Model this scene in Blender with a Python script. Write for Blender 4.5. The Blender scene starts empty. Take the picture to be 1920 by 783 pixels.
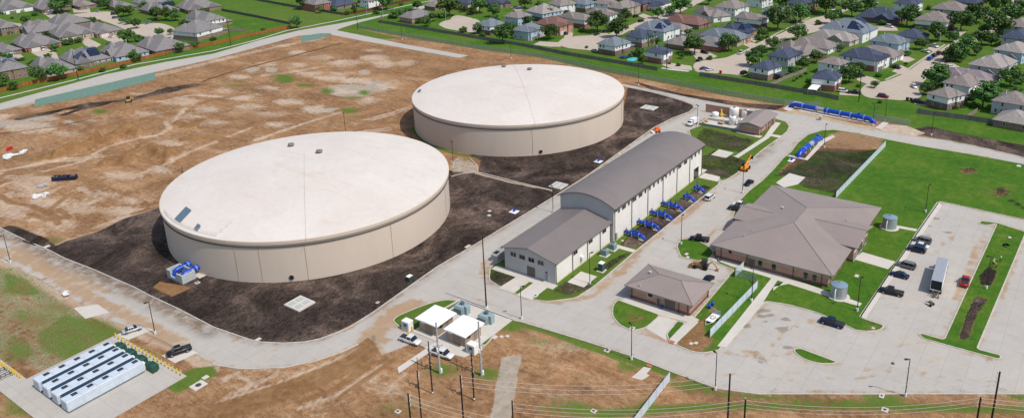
import bpy, bmesh, math, random
import numpy as np
from mathutils import Vector, Matrix
from mathutils.geometry import delaunay_2d_cdt
PI = math.pi
SC = bpy.context.scene
C = SC.collection
# ---------------------------------------------------------------- camera (solved from the photograph)
F_PX, PITCH, ROLL, PPY, CH, GA = (1526.2102684450515, 0.3221862709429862, -0.042204769628426106, 226.6866631509432, 2.4784939317809047, 0.9191655837097445)
S = 45.0
def _axes():
    F = np.array([0, math.cos(PITCH), -math.sin(PITCH)]); R0 = np.array([1., 0, 0]); U0 = np.cross(R0, F)
    R = math.cos(ROLL)*R0 + math.sin(ROLL)*U0; U = -math.sin(ROLL)*R0 + math.cos(ROLL)*U0
    M = np.array([[math.cos(GA), math.sin(GA), 0], [-math.sin(GA), math.cos(GA), 0], [0, 0, 1]])
    return M@F, M@R, M@U
AF, AR, AU = _axes()
CZ = CH*S
def G(px, py, z=0.0):
    """ground point (metres) seen at a photo position, at height z"""
    d = AF*F_PX + AR*(px-960) - AU*(py-PPY)
    t = (z-CZ)/d[2]
    return (float(d[0]*t), float(d[1]*t))
def GL(pts, z=0.0): return [G(x, y, z) for x, y in pts]
cam = bpy.data.cameras.new('camera'); co = bpy.data.objects.new('camera', cam); C.objects.link(co)
co.matrix_world = Matrix(((AR[0], AU[0], -AF[0], 0), (AR[1], AU[1], -AF[1], 0), (AR[2], AU[2], -AF[2], CZ), (0, 0, 0, 1)))
cam.sensor_width = 36; cam.lens = 36*F_PX/1920; cam.shift_y = -(391.5-PPY)/1920
cam.clip_start = 1; cam.clip_end = 6000
SC.camera = co
# ---------------------------------------------------------------- light
SUN_AZ = math.radians(-90)     # direction the light comes from, in the ground plane
SUN_EL = math.radians(56)
w = bpy.data.worlds.new('World'); SC.world = w; w.use_nodes = True
nt = w.node_tree; nt.nodes.clear()
sky = nt.nodes.new('ShaderNodeTexSky'); sky.sky_type = 'NISHITA'; sky.sun_disc = False
sky.sun_elevation = SUN_EL; sky.sun_rotation = PI/2-SUN_AZ; sky.air_density = 1.0; sky.dust_density = 1.5
bg = nt.nodes.new('ShaderNodeBackground'); bg.inputs[1].default_value = 0.14
wo = nt.nodes.new('ShaderNodeOutputWorld')
nt.links.new(sky.outputs[0], bg.inputs[0]); nt.links.new(bg.outputs[0], wo.inputs[0])
sl = bpy.data.lights.new('sun', 'SUN'); sl.energy = 3.5; sl.angle = math.radians(0.6); sl.color = (1.0, 0.955, 0.90)
so = bpy.data.objects.new('sun', sl); C.objects.link(so)
sd = Vector((math.cos(SUN_AZ)*math.cos(SUN_EL), math.sin(SUN_AZ)*math.cos(SUN_EL), math.sin(SUN_EL)))
so.rotation_euler = sd.to_track_quat('Z', 'Y').to_euler(); so.location = (200, 100, 300)
SC.view_settings.view_transform = 'Standard'; SC.view_settings.look = 'None'
SC.view_settings.exposure = 0.0; SC.view_settings.gamma = 1.0
SC.view_settings.use_curve_mapping = False
# ---------------------------------------------------------------- materials
MATS = {}
def _new(name):
    m = bpy.data.materials.new(name); m.use_nodes = True; MATS[name] = m
    n = m.node_tree.nodes; b = n['Principled BSDF']
    return m, m.node_tree, b
def mat(name, col, rough=0.7, metal=0.0, var=0.12, scale=1.5, spec=0.3, bump=0.0, bscale=None, obj=False, col2=None, emit=None, stretch=None, obvar=0.0):
    if name in MATS: return MATS[name]
    m, t, b = _new(name); N = t.nodes; L = t.links
    b.inputs['Roughness'].default_value = rough; b.inputs['Metallic'].default_value = metal
    b.inputs['Specular IOR Level'].default_value = spec
    c2 = col2 or tuple(min(1, c*(1+var)) for c in col); c1 = col if col2 else tuple(c*(1-var) for c in col)
    geo = N.new('ShaderNodeNewGeometry'); src = geo.outputs['Position']
    if obj:
        tc = N.new('ShaderNodeTexCoord'); src = tc.outputs['Object']
    if stretch:
        mp = N.new('ShaderNodeMapping'); mp.inputs['Scale'].default_value = stretch; L.new(src, mp.inputs[0]); src = mp.outputs[0]
    no = N.new('ShaderNodeTexNoise'); no.inputs['Scale'].default_value = scale; no.inputs['Detail'].default_value = 5; no.inputs['Roughness'].default_value = .6
    L.new(src, no.inputs['Vector'])
    rp = N.new('ShaderNodeValToRGB'); rp.color_ramp.elements[0].position = .3; rp.color_ramp.elements[1].position = .7
    rp.color_ramp.elements[0].color = (*c1, 1); rp.color_ramp.elements[1].color = (*c2, 1)
    L.new(no.outputs[0], rp.inputs[0])
    out = rp.outputs[0]
    if obvar:
        oi = N.new('ShaderNodeObjectInfo'); hs = N.new('ShaderNodeHueSaturation')
        mr = N.new('ShaderNodeMapRange'); mr.inputs[3].default_value = 1-obvar; mr.inputs[4].default_value = 1+obvar
        L.new(oi.outputs['Random'], mr.inputs[0]); L.new(mr.outputs[0], hs.inputs['Value']); L.new(out, hs.inputs['Color']); out = hs.outputs[0]
    L.new(out, b.inputs['Base Color'])
    if bump:
        n2 = N.new('ShaderNodeTexNoise'); n2.inputs['Scale'].default_value = bscale or scale*3; n2.inputs['Detail'].default_value = 6
        L.new(src, n2.inputs['Vector'])
        bp = N.new('ShaderNodeBump'); bp.inputs['Strength'].default_value = 1; bp.inputs['Distance'].default_value = bump
        L.new(n2.outputs[0], bp.inputs['Height']); L.new(bp.outputs[0], b.inputs['Normal'])
    if emit: b.inputs['Emission Color'].default_value = (*emit, 1); b.inputs['Emission Strength'].default_value = 1
    return m
def noise(t, scale, detail=5, rough=.6, vec=None, dist=0):
    n = t.nodes.new('ShaderNodeTexNoise'); n.inputs['Scale'].default_value = scale; n.inputs['Detail'].default_value = detail
    n.inputs['Roughness'].default_value = rough; n.inputs['Distortion'].default_value = dist
    if vec is not None: t.links.new(vec, n.inputs['Vector'])
    return n.outputs[0]
def ramp(t, fac, stops):
    r = t.nodes.new('ShaderNodeValToRGB'); e = r.color_ramp.elements
    while len(e) < len(stops): e.new(.5)
    for el, (p, c) in zip(e, stops):
        el.position = p; el.color = (*c, 1) if len(c) == 3 else c
    t.links.new(fac, r.inputs[0]); return r.outputs[0]
def mixc(t, fac, a, b, mode='MIX'):
    m = t.nodes.new('ShaderNodeMix'); m.data_type = 'RGBA'; m.blend_type = mode
    for s, v in ((m.inputs[0], fac), (m.inputs[6], a), (m.inputs[7], b)):
        if isinstance(v, (int, float)): s.default_value = v
        elif isinstance(v, tuple): s.default_value = (*v, 1)
        else: t.links.new(v, s)
    return m.outputs[2]
def mth(t, op, a, b=0.0, c=None):
    m = t.nodes.new('ShaderNodeMath'); m.operation = op
    for i, v in enumerate((a, b) if c is None else (a, b, c)):
        if isinstance(v, (int, float)): m.inputs[i].default_value = v
        else: t.links.new(v, m.inputs[i])
    return m.outputs[0]
def attr_rgb(t, name):
    a = t.nodes.new('ShaderNodeAttribute'); a.attribute_name = name
    s = t.nodes.new('ShaderNodeSeparateColor'); t.links.new(a.outputs['Color'], s.inputs[0]); return s.outputs
def mask(t, val, nz, k=.7, soft=.12):
    v = mth(t, 'ADD', val, mth(t, 'MULTIPLY', mth(t, 'SUBTRACT', nz, .5), k*2.2))
    r = t.nodes.new('ShaderNodeMapRange'); r.interpolation_type = 'SMOOTHSTEP'
    r.inputs[1].default_value = .5-soft; r.inputs[2].default_value = .5+soft
    t.links.new(v, r.inputs[0]); 
    # nothing where the mask is nearly zero
    z = t.nodes.new('ShaderNodeMapRange'); z.inputs[1].default_value = .02; z.inputs[2].default_value = .15; t.links.new(val, z.inputs[0])
    return mth(t, 'MULTIPLY', r.outputs[0], z.outputs[0])
def ground_material(name, base='dirt'):
    m, t, b = _new(name); N = t.nodes; L = t.links
    geo = N.new('ShaderNodeNewGeometry'); P = geo.outputs['Position']
    a1 = attr_rgb(t, 'm1'); a2 = attr_rgb(t, 'm2')
    st = N.new('ShaderNodeMapping'); st.inputs['Rotation'].default_value = (0, 0, .3); st.inputs['Scale'].default_value = (1, .32, 1); L.new(P, st.inputs[0])
    nb = noise(t, .02, 4, .6, st.outputs[0], .6); nm = noise(t, .11, 6, .62, st.outputs[0], .5); nf = noise(t, .55, 6, .7, P); nv = noise(t, 2.6, 5, .7, P)
    # dirt
    d1 = ramp(t, nb, [(.36, (0.218, 0.114, 0.053)), (.47, (0.306, 0.166, 0.081)), (.56, (0.377, 0.219, 0.112)), (.66, (0.347, 0.209, 0.109))])
    d2 = ramp(t, nm, [(.36, (0.173, 0.088, 0.040)), (.46, (0.296, 0.161, 0.077)), (.55, (0.387, 0.234, 0.123)), (.66, (0.510, 0.370, 0.237))])
    dirt = mixc(t, .55, d1, d2)
    nw = noise(t, .035, 6, .7, P, 1.6)
    dirt = mixc(t, 1.0, dirt, ramp(t, nw, [(.38, (.62, .57, .53)), (.5, (.94, .93, .92)), (.62, (1.2, 1.17, 1.14))]), 'MULTIPLY')
    dirt = mixc(t, .4, dirt, ramp(t, nf, [(.34, (0.163, 0.086, 0.040)), (.52, (0.325, 0.190, 0.098)), (.68, (0.510, 0.360, 0.220))]))
    dirt = mixc(t, 1.0, dirt, ramp(t, nv, [(.36, (.80, .78, .76)), (.5, (1, 1, 1)), (.64, (1.18, 1.17, 1.15))]), 'MULTIPLY')
    dirt = mixc(t, 1.0, dirt, ramp(t, noise(t, .9, 8, .75, st.outputs[0], .8), [(.38, (.72, .68, .66)), (.5, (1, 1, 1)), (.62, (1.15, 1.14, 1.12))]), 'MULTIPLY')
    pale = mixc(t, .5, ramp(t, nm, [(.36, (.38, .26, .165)), (.64, (.60, .48, .36))]), ramp(t, nf, [(.36, (.36, .24, .15)), (.64, (.62, .51, .40))]))
    soil = ramp(t, nf, [(.34, (.013, .010, .009)), (.48, (.034, .025, .022)), (.58, (.075, .056, .046)), (.70, (.16, .12, .095))])
    soil = mixc(t, .45, soil, ramp(t, nm, [(.3, (.030, .023, .021)), (.55, (.062, .047, .041)), (.75, (.15, .115, .09))]))
    soil = mixc(t, .35, soil, ramp(t, nv, [(.35, (.03, .022, .02)), (.7, (.15, .12, .10))]))
    rut = mixc(t, .5, ramp(t, nf, [(.34, (.14, .068, .026)), (.66, (.33, .185, .082))]), ramp(t, nm, [(.36, (.18, .090, .036)), (.64, (.31, .175, .08))]))
    grey = ramp(t, nf, [(.3, (.30, .245, .185)), (.7, (.44, .37, .29))])
    grs = mixc(t, .5, ramp(t, nm, [(.28, (.065, .110, .016)), (.5, (.110, .165, .026)), (.7, (.165, .205, .04))]), ramp(t, nf, [(.28, (.05, .092, .014)), (.5, (.105, .165, .026)), (.75, (.17, .21, .042))]))
    grs = mixc(t, .3, grs, ramp(t, nv, [(.3, (.02, .05, .008)), (.7, (.13, .21, .03))]))
    lush = mixc(t, .6, ramp(t, nm, [(.3, (.055, .140, .010)), (.52, (.098, .195, .014)), (.72, (.165, .235, .022))]), ramp(t, nf, [(.3, (.018, .080, .008)), (.7, (.065, .165, .014))]))
    lush = mixc(t, .3, lush, ramp(t, nv, [(.3, (.015, .055, .008)), (.7, (.085, .185, .018))]))
    col = dirt
    nmask = mixc(t, .5, nm, nf); 
    col = mixc(t, mask(t, a2[1], nmask, .8, .15), col, grey)
    col = mixc(t, mth(t, 'MULTIPLY', mask(t, a1[2], nmask, 1.0, .33), .74), col, pale)
    col = mixc(t, mth(t, 'MULTIPLY', mask(t, a2[0], nmask, .75, .3), .92), col, rut)
    soilm = mask(t, a1[1], mixc(t, .4, nmask, nv), .62, .10)
    nbig = noise(t, .05, 4, .6, P, 1.0)
    ds = N.new('ShaderNodeMapping'); ds.inputs['Rotation'].default_value = (0, 0, -.5); ds.inputs['Scale'].default_value = (.62, 1.0, 1); L.new(P, ds.inputs[0])
    ns = noise(t, .34, 9, .74, ds.outputs[0], 1.8)
    soil = mixc(t, ramp(t, ns, [(.52, (0, 0, 0)), (.68, (.62, .62, .62))]), soil, (.19, .145, .115)); soil = mixc(t, ramp(t, ns, [(.36, (.8, .8, .8)), (.46, (0, 0, 0))]), soil, (.016, .012, .011))
    nr = noise(t, .30, 3, .55, P, 2.6); rid = mth(t, 'ABSOLUTE', mth(t, 'SUBTRACT', nr, .5))
    soil = mixc(t, ramp(t, rid, [(.0, (.6, .6, .6)), (.018, (.0, .0, .0))]), soil, (.22, .165, .13))
    nr2 = noise(t, .62, 3, .6, ds.outputs[0], 2.2); rid2 = mth(t, 'ABSOLUTE', mth(t, 'SUBTRACT', nr2, .5))
    soil = mixc(t, ramp(t, rid2, [(.0, (.7, .7, .7)), (.03, (.0, .0, .0))]), soil, (.21, .155, .12))
    soil = mixc(t, 1.0, soil, ramp(t, nbig, [(.37, (.38, .36, .36)), (.50, (.78, .74, .73)), (.63, (1.75, 1.62, 1.55))]), 'MULTIPLY')
    gm = mask(t, a1[0], mixc(t, .45, mixc(t, .5, nm, nf), nv), 1.35, .12)
    col = mixc(t, gm, col, grs)
    gdry = mixc(t, .5, noise(t, .06, 5, .65, P, .8), noise(t, .4, 5, .7, P, .5))
    lush = mixc(t, ramp(t, gdry, [(.50, (0, 0, 0)), (.62, (.62, .62, .62))]), lush, (.15, .19, .03))
    lush = mixc(t, ramp(t, gdry, [(.36, (.5, .5, .5)), (.46, (0, 0, 0))]), lush, (.02, .075, .012))
    col = mixc(t, mask(t, a2[2], nf, .5, .15), col, lush)
    col = mixc(t, soilm, col, soil)
    L.new(col, b.inputs['Base Color']); b.inputs['Roughness'].default_value = .95; b.inputs['Specular IOR Level'].default_value = .1
    h = mth(t, 'ADD', mth(t, 'MULTIPLY', nf, mth(t, 'ADD', .55, mth(t, 'MULTIPLY', soilm, 1.0))), mth(t, 'MULTIPLY', nv, mth(t, 'ADD', .14, mth(t, 'MULTIPLY', soilm, .25))))
    bp = N.new('ShaderNodeBump'); bp.inputs['Distance'].default_value = .9; bp.inputs['Strength'].default_value = .8
    L.new(h, bp.inputs['Height']); L.new(bp.outputs[0], b.inputs['Normal'])
    return m
def concrete_material(name, tint=(.450, .418, .372), joints=4.6, ang=0.0, stain=.35):
    m, t, b = _new(name); N = t.nodes; L = t.links
    geo = N.new('ShaderNodeNewGeometry'); P = geo.outputs['Position']
    n1 = noise(t, .045, 4, .6, P, .4); n2 = noise(t, .3, 6, .65, P); n3 = noise(t, 3, 4, .7, P)
    tt = lambda k: tuple(c*k for c in tint)
    c1 = ramp(t, n1, [(.3, tt(.90)), (.7, tt(1.08))]); c2 = ramp(t, n2, [(.3, (tint[0]*.88, tint[1]*.85, tint[2]*.80)), (.55, tt(1.02)), (.75, tt(1.12))])
    col = mixc(t, .5, c1, c2); col = mixc(t, .25, col, ramp(t, n3, [(.3, tt(.82)), (.7, tt(1.12))]))
    a2 = attr_rgb(t, 'm2')
    col = mixc(t, mth(t, 'MULTIPLY', mask(t, a2[0], n2, .9, .25), .9), col, (.38, .25, .142))
    col = mixc(t, mth(t, 'MULTIPLY', mask(t, a2[1], n2, .9, .15), .7), col, (.20, .165, .13))
    n6 = noise(t, .07, 6, .7, P, 1.4)
    col = mixc(t, mth(t, 'MULTIPLY', ramp(t, n6, [(.52, (0, 0, 0)), (.66, (1, 1, 1))]), .32), col, (.50, .42, .33))
    if joints:
        mp = N.new('ShaderNodeMapping'); mp.inputs['Rotation'].default_value = (0, 0, ang); L.new(P, mp.inputs[0])
        br = N.new('ShaderNodeTexBrick'); br.offset = 0; br.inputs['Scale'].default_value = 1; br.inputs['Brick Width'].default_value = joints; br.inputs['Row Height'].default_value = joints
        br.inputs['Mortar Size'].default_value = .05; br.inputs['Mortar Smooth'].default_value = .3
        br.inputs['Color1'].default_value = (1, 1, 1, 1); br.inputs['Color2'].default_value = (.965, .965, .965, 1); br.inputs['Mortar'].default_value = (.80, .79, .77, 1)
        L.new(mp.outputs[0], br.inputs[0]); col = mixc(t, 1.0, col, br.outputs[0], 'MULTIPLY')
    col = mixc(t, mth(t, 'MULTIPLY', attr_rgb(t, 'm1')[1], ramp(t, n2, [(.32, (.1, .1, .1)), (.56, (.85, .85, .85))])), col, (.15, .115, .09))
    # hairline dark stains
    n5 = noise(t, .12, 8, .7, P, 1.5); cr = ramp(t, n5, [(.485, (1, 1, 1)), (.5, (.80, .78, .75)), (.515, (1, 1, 1))])
    col = mixc(t, stain, col, cr, 'MULTIPLY')
    L.new(col, b.inputs['Base Color']); b.inputs['Roughness'].default_value = .9; b.inputs['Specular IOR Level'].default_value = .15
    bp = N.new('ShaderNodeBump'); bp.inputs['Distance'].default_value = .03; L.new(n3, bp.inputs['Height']); L.new(bp.outputs[0], b.inputs['Normal'])
    return m
# ---------------------------------------------------------------- mesh helpers
class MB:
    def __init__(s): s.v = []; s.f = []; s.mi = []; s.sm = []; s.M = None; s.cur = 0; s.smooth = False
    def add(s, vs, fs, smooth=None):
        o = len(s.v)
        if s.M is not None: vs = [tuple(s.M @ Vector(v)) for v in vs]
        s.v.extend([tuple(v) for v in vs])
        for f in fs: s.f.append([i+o for i in f]); s.mi.append(s.cur); s.sm.append(s.smooth if smooth is None else smooth)
        return s
    def mat(s, i): s.cur = i; return s
    def box(s, x0, x1, y0, y1, z0, z1):
        return s.add([(x0,y0,z0),(x1,y0,z0),(x1,y1,z0),(x0,y1,z0),(x0,y0,z1),(x1,y0,z1),(x1,y1,z1),(x0,y1,z1)],
                     [(0,3,2,1),(4,5,6,7),(0,1,5,4),(1,2,6,5),(2,3,7,6),(3,0,4,7)])
    def cbox(s, c, d): return s.box(c[0]-d[0]/2, c[0]+d[0]/2, c[1]-d[1]/2, c[1]+d[1]/2, c[2]-d[2]/2, c[2]+d[2]/2)
    def bbox(s, x0, x1, y0, y1, z0, z1, b=.05):
        """box with chamfered top edge"""
        vs = [(x0,y0,z0),(x1,y0,z0),(x1,y1,z0),(x0,y1,z0),(x0,y0,z1-b),(x1,y0,z1-b),(x1,y1,z1-b),(x0,y1,z1-b),(x0+b,y0+b,z1),(x1-b,y0+b,z1),(x1-b,y1-b,z1),(x0+b,y1-b,z1)]
        return s.add(vs, [(0,3,2,1),(0,1,5,4),(1,2,6,5),(2,3,7,6),(3,0,4,7),(4,5,9,8),(5,6,10,9),(6,7,11,10),(7,4,8,11),(8,9,10,11)])
    def cyl(s, p0, p1, r0, r1=None, n=12, caps=True, smooth=True):
        r1 = r0 if r1 is None else r1
        p0 = Vector(p0); p1 = Vector(p1); d = (p1-p0).normalized()
        a = d.orthogonal().normalized(); b = d.cross(a)
        vs = []
        for p, r in ((p0, r0), (p1, r1)):
            for i in range(n):
                t = 2*PI*i/n; vs.append(p + a*math.cos(t)*r + b*math.sin(t)*r)
        s.add(vs, [(i, (i+1) % n, n+(i+1) % n, n+i) for i in range(n)], smooth)
        if caps: s.add(vs, [list(range(n))[::-1], [n+i for i in range(n)]], False)
        return s
    def tube(s, pts, r, n=8, smooth=True):
        pts = [Vector(p) for p in pts]; rr = r if isinstance(r, (list, tuple)) else [r]*len(pts)
        vs = []; ref = None
        for i, p in enumerate(pts):
            d = (pts[min(i+1, len(pts)-1)]-pts[max(i-1, 0)]).normalized()
            a = d.orthogonal().normalized() if ref is None else (ref - d*ref.dot(d)).normalized()
            ref = a; b = d.cross(a)
            for k in range(n):
                t = 2*PI*k/n; vs.append(p+(a*math.cos(t)+b*math.sin(t))*rr[i])
        fs = [(i*n+k, i*n+(k+1) % n, (i+1)*n+(k+1) % n, (i+1)*n+k) for i in range(len(pts)-1) for k in range(n)]
        s.add(vs, fs, smooth); s.add(vs, [list(range(n))[::-1], [(len(pts)-1)*n+k for k in range(n)]], False)
        return s
    def lathe(s, prof, n=24, c=(0, 0, 0), smooth=True):
        vs = [(c[0]+r*math.cos(2*PI*i/n), c[1]+r*math.sin(2*PI*i/n), c[2]+z) for r, z in prof for i in range(n)]
        fs = [(j*n+i, j*n+(i+1) % n, (j+1)*n+(i+1) % n, (j+1)*n+i) for j in range(len(prof)-1) for i in range(n)]
        return s.add(vs, fs, smooth)
    def prism(s, poly, z0, z1, bottom=False):
        n = len(poly)
        a = sum(poly[i][0]*poly[(i+1) % n][1]-poly[(i+1) % n][0]*poly[i][1] for i in range(n))
        if a < 0: poly = poly[::-1]
        vs = [(x, y, z0) for x, y in poly]+[(x, y, z1) for x, y in poly]
        fs = [(i, (i+1) % n, n+(i+1) % n, n+i) for i in range(n)]+[[n+i for i in range(n)]]
        if bottom: fs.append(list(range(n))[::-1])
        return s.add(vs, fs)
    def profx(s, prof, y0, y1):
        """side profile (x,z) extruded along y"""
        n = len(prof); vs = [(x, y0, z) for x, z in prof]+[(x, y1, z) for x, z in prof]
        return s.add(vs, [(i, (i+1) % n, n+(i+1) % n, n+i) for i in range(n)]+[list(range(n))[::-1], [n+i for i in range(n)]])
    def build(s, name, mats, parent=None, loc=None, rot=None, fix=True):
        me = bpy.data.meshes.new(name); me.from_pydata(s.v, [], s.f)
        if not isinstance(mats, (list, tuple)): mats = [mats]
        for m in mats: me.materials.append(m)
        me.polygons.foreach_set('material_index', s.mi); me.polygons.foreach_set('use_smooth', s.sm)
        if fix:
            bm = bmesh.new(); bm.from_mesh(me); bmesh.ops.recalc_face_normals(bm, faces=bm.faces); bm.to_mesh(me); bm.free()
        me.update()
        o = bpy.data.objects.new(name, me); C.objects.link(o)
        if parent is not None: o.parent = parent
        if loc: o.location = loc
        if rot is not None: o.rotation_euler = (0, 0, rot)
        return o
def tag(o, label=None, cat=None, group=None, kind=None):
    if label: o['label'] = label
    if cat: o['category'] = cat
    if group: o['group'] = group
    if kind: o['kind'] = kind
    return o
def empty(name, label, cat, loc=(0, 0, 0), rz=0.0, group=None):
    o = bpy.data.objects.new(name, None); C.objects.link(o); o.location = loc; o.rotation_euler = (0, 0, rz); o.empty_display_size = .5
    return tag(o, label, cat, group)
def link(name, me, parent=None, loc=(0, 0, 0), rz=0.0, scale=None):
    o = bpy.data.objects.new(name, me); C.objects.link(o); o.parent = parent; o.location = loc; o.rotation_euler = (0, 0, rz)
    if scale: o.scale = scale
    return o
KIDS = {}
def copy_tree(o, parent=None):
    c = o.copy(); C.objects.link(c)
    if parent is not None: c.parent = parent
    for ch in list(o.children): copy_tree(ch, c)
    return c
def spline(pts, closed=True, k=4):
    out = []; n = len(pts)
    rng = range(n if closed else n-1)
    for i in rng:
        if closed: p = [pts[(i+j-1) % n] for j in range(4)]
        else: p = [pts[max(i-1, 0)], pts[i], pts[i+1], pts[min(i+2, n-1)]]
        for q in range(k):
            t = q/k
            out.append(tuple(.5*((2*p[1][d])+(-p[0][d]+p[2][d])*t+(2*p[0][d]-5*p[1][d]+4*p[2][d]-p[3][d])*t*t+(-p[0][d]+3*p[1][d]-3*p[2][d]+p[3][d])*t**3) for d in (0, 1)))
    if not closed: out.append(pts[-1])
    return out
def rnd_corner(pts, r=2.0, k=4):
    """polygon with rounded corners"""
    out = []; n = len(pts)
    for i in range(n):
        a, b, c = Vector(pts[i-1]), Vector(pts[i]), Vector(pts[(i+1) % n])
        u = a-b; v = c-b; rr = min(r, u.length*.45, v.length*.45)
        p0 = b+u.normalized()*rr; p1 = b+v.normalized()*rr
        for q in range(k+1):
            t = q/k; out.append(tuple(p0*(1-t)**2+b*2*t*(1-t)+p1*t*t))
    return out
def in_poly(X, Y, poly):
    inside = np.zeros(X.shape, bool); n = len(poly); j = n-1
    for i in range(n):
        xi, yi = poly[i]; xj, yj = poly[j]
        if yi != yj:
            cnd = ((yi > Y) != (yj > Y)) & (X < (xj-xi)*(Y-yi)/(yj-yi)+xi); inside ^= cnd
        j = i
    return inside
def seg_dist(X, Y, pts, closed):
    D = np.full(X.shape, 1e9); n = len(pts)
    for i in range(n if closed else n-1):
        ax, ay = pts[i]; bx, by = pts[(i+1) % n]; dx, dy = bx-ax, by-ay; L2 = dx*dx+dy*dy+1e-9
        t = np.clip(((X-ax)*dx+(Y-ay)*dy)/L2, 0, 1); D = np.minimum(D, np.hypot(X-ax-t*dx, Y-ay-t*dy))
    return D
CHN = dict(grass=0, soil=1, pale=2, rut=3, grey=4, lush=5)
PAINT = []   # (kind, channel, world points, soft/width, amount)
def paint_poly(ch, px, amt=1.0, soft=1.5, world=False): PAINT.append(('poly', CHN[ch], px if world else GL(px), soft, amt))
def paint_line(ch, px, width, amt=1.0, world=False): PAINT.append(('line', CHN[ch], px if world else GL(px), width, amt))
def paint_ell(ch, cx, cy, rx, ry, amt=1.0):
    pts = [G(cx+rx*math.cos(a), cy+ry*math.sin(a)) for a in [i*PI/8 for i in range(16)]]
    PAINT.append(('poly', CHN[ch], pts, 4.5, amt))
def eval_paint(X, Y, base=None):
    M = np.zeros((6,)+X.shape)
    if base:
        for k, v in base.items(): M[CHN[k]] = v
    for kind, ch, pts, s, amt in PAINT:
        xs = [p[0] for p in pts]; ys = [p[1] for p in pts]; pad = s*2+1
        sel = (X > min(xs)-pad) & (X < max(xs)+pad) & (Y > min(ys)-pad) & (Y < max(ys)+pad)
        if not sel.any(): continue
        x = X[sel]; y = Y[sel]
        if kind == 'poly':
            d = seg_dist(x, y, pts, True); d = np.where(in_poly(x, y, pts), d, -d); v = np.clip(.5+d/(2*s), 0, 1)
        else:
            d = seg_dist(x, y, pts, False); v = np.clip(1.3-d/s, 0, 1)
        v = v*abs(amt)
        if amt < 0:
            M[ch][sel] = M[ch][sel]*(1-v)
            if ch == 5: M[0][sel] = M[0][sel]*(1-v)
            continue
        M[ch][sel] = np.maximum(M[ch][sel], v)
    return M
def set_masks(me, M):
    n = M.shape[1]
    for nm, ids in (('m1', (0, 1, 2)), ('m2', (3, 4, 5))):
        a = me.color_attributes.new(nm, 'FLOAT_COLOR', 'POINT'); d = np.ones((n, 4), np.float32)
        for k, i in enumerate(ids): d[:, k] = M[i]
        a.data.foreach_set('color', d.ravel())
def sheet(name, poly, z, material, cell=3.0, base=None, masks=True, z0=None, kind='structure', edge=None):
    """horizontal polygon with inner grid so that masks can vary; optional skirt down to z0"""
    n = len(poly); xs = [p[0] for p in poly]; ys = [p[1] for p in poly]
    pts = [Vector(p) for p in poly]
    if cell:
        gx, gy = np.meshgrid(np.arange(min(xs), max(xs), cell)+.37, np.arange(min(ys), max(ys), cell)+.41)
        gx = gx.ravel(); gy = gy.ravel()
        ok = in_poly(gx, gy, poly) & (seg_dist(gx, gy, poly, True) > cell*.4)
        pts += [Vector((float(a), float(b))) for a, b in zip(gx[ok], gy[ok])]
    r = delaunay_2d_cdt(pts, [(i, (i+1) % n) for i in range(n)], [list(range(n))], 1, 1e-4)
    vs = [(v.x, v.y, z) for v in r[0]]; fs = [list(f) for f in r[2]]
    if z0 is not None:
        o = len(vs); vs += [(x, y, z) for x, y in poly]+[(x, y, z0) for x, y in poly]
        fs += [(o+i, o+(i+1) % n, o+n+(i+1) % n, o+n+i) for i in range(n)]
    me = bpy.data.meshes.new(name); me.from_pydata(vs, [], fs); me.materials.append(material)
    if masks:
        V = np.array(vs); M_ = eval_paint(V[:, 0], V[:, 1], base)
        if edge:
            d_ = np.full(len(V), 99.0)
            for pl in edge: d_ = np.minimum(d_, seg_dist(V[:, 0], V[:, 1], pl, True))
            M_[3] = np.maximum(M_[3], .52*np.clip(1.25-d_/1.6, 0, 1))
        set_masks(me, M_)
    ob = bpy.data.objects.new(name, me); C.objects.link(ob); ob['kind'] = kind
    return ob
def offset_poly(poly, d):
    """inward offset"""
    n = len(poly); a = sum(poly[i][0]*poly[(i+1) % n][1]-poly[(i+1) % n][0]*poly[i][1] for i in range(n)); sg = 1 if a > 0 else -1
    out = []
    for i in range(n):
        p0, p1, p2 = Vector(poly[i-1]), Vector(poly[i]), Vector(poly[(i+1) % n])
        e1 = (p1-p0).normalized() if (p1-p0).length > 1e-6 else Vector((1, 0)); e2 = (p2-p1).normalized() if (p2-p1).length > 1e-6 else e1
        n1 = Vector((-e1.y, e1.x))*sg; n2 = Vector((-e2.y, e2.x))*sg
        m = (n1+n2); m = m.normalized() if m.length > 1e-3 else n1
        k = d/max(.5, m.dot(n1)); out.append((p1.x+m.x*k, p1.y+m.y*k))
    return out

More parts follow.
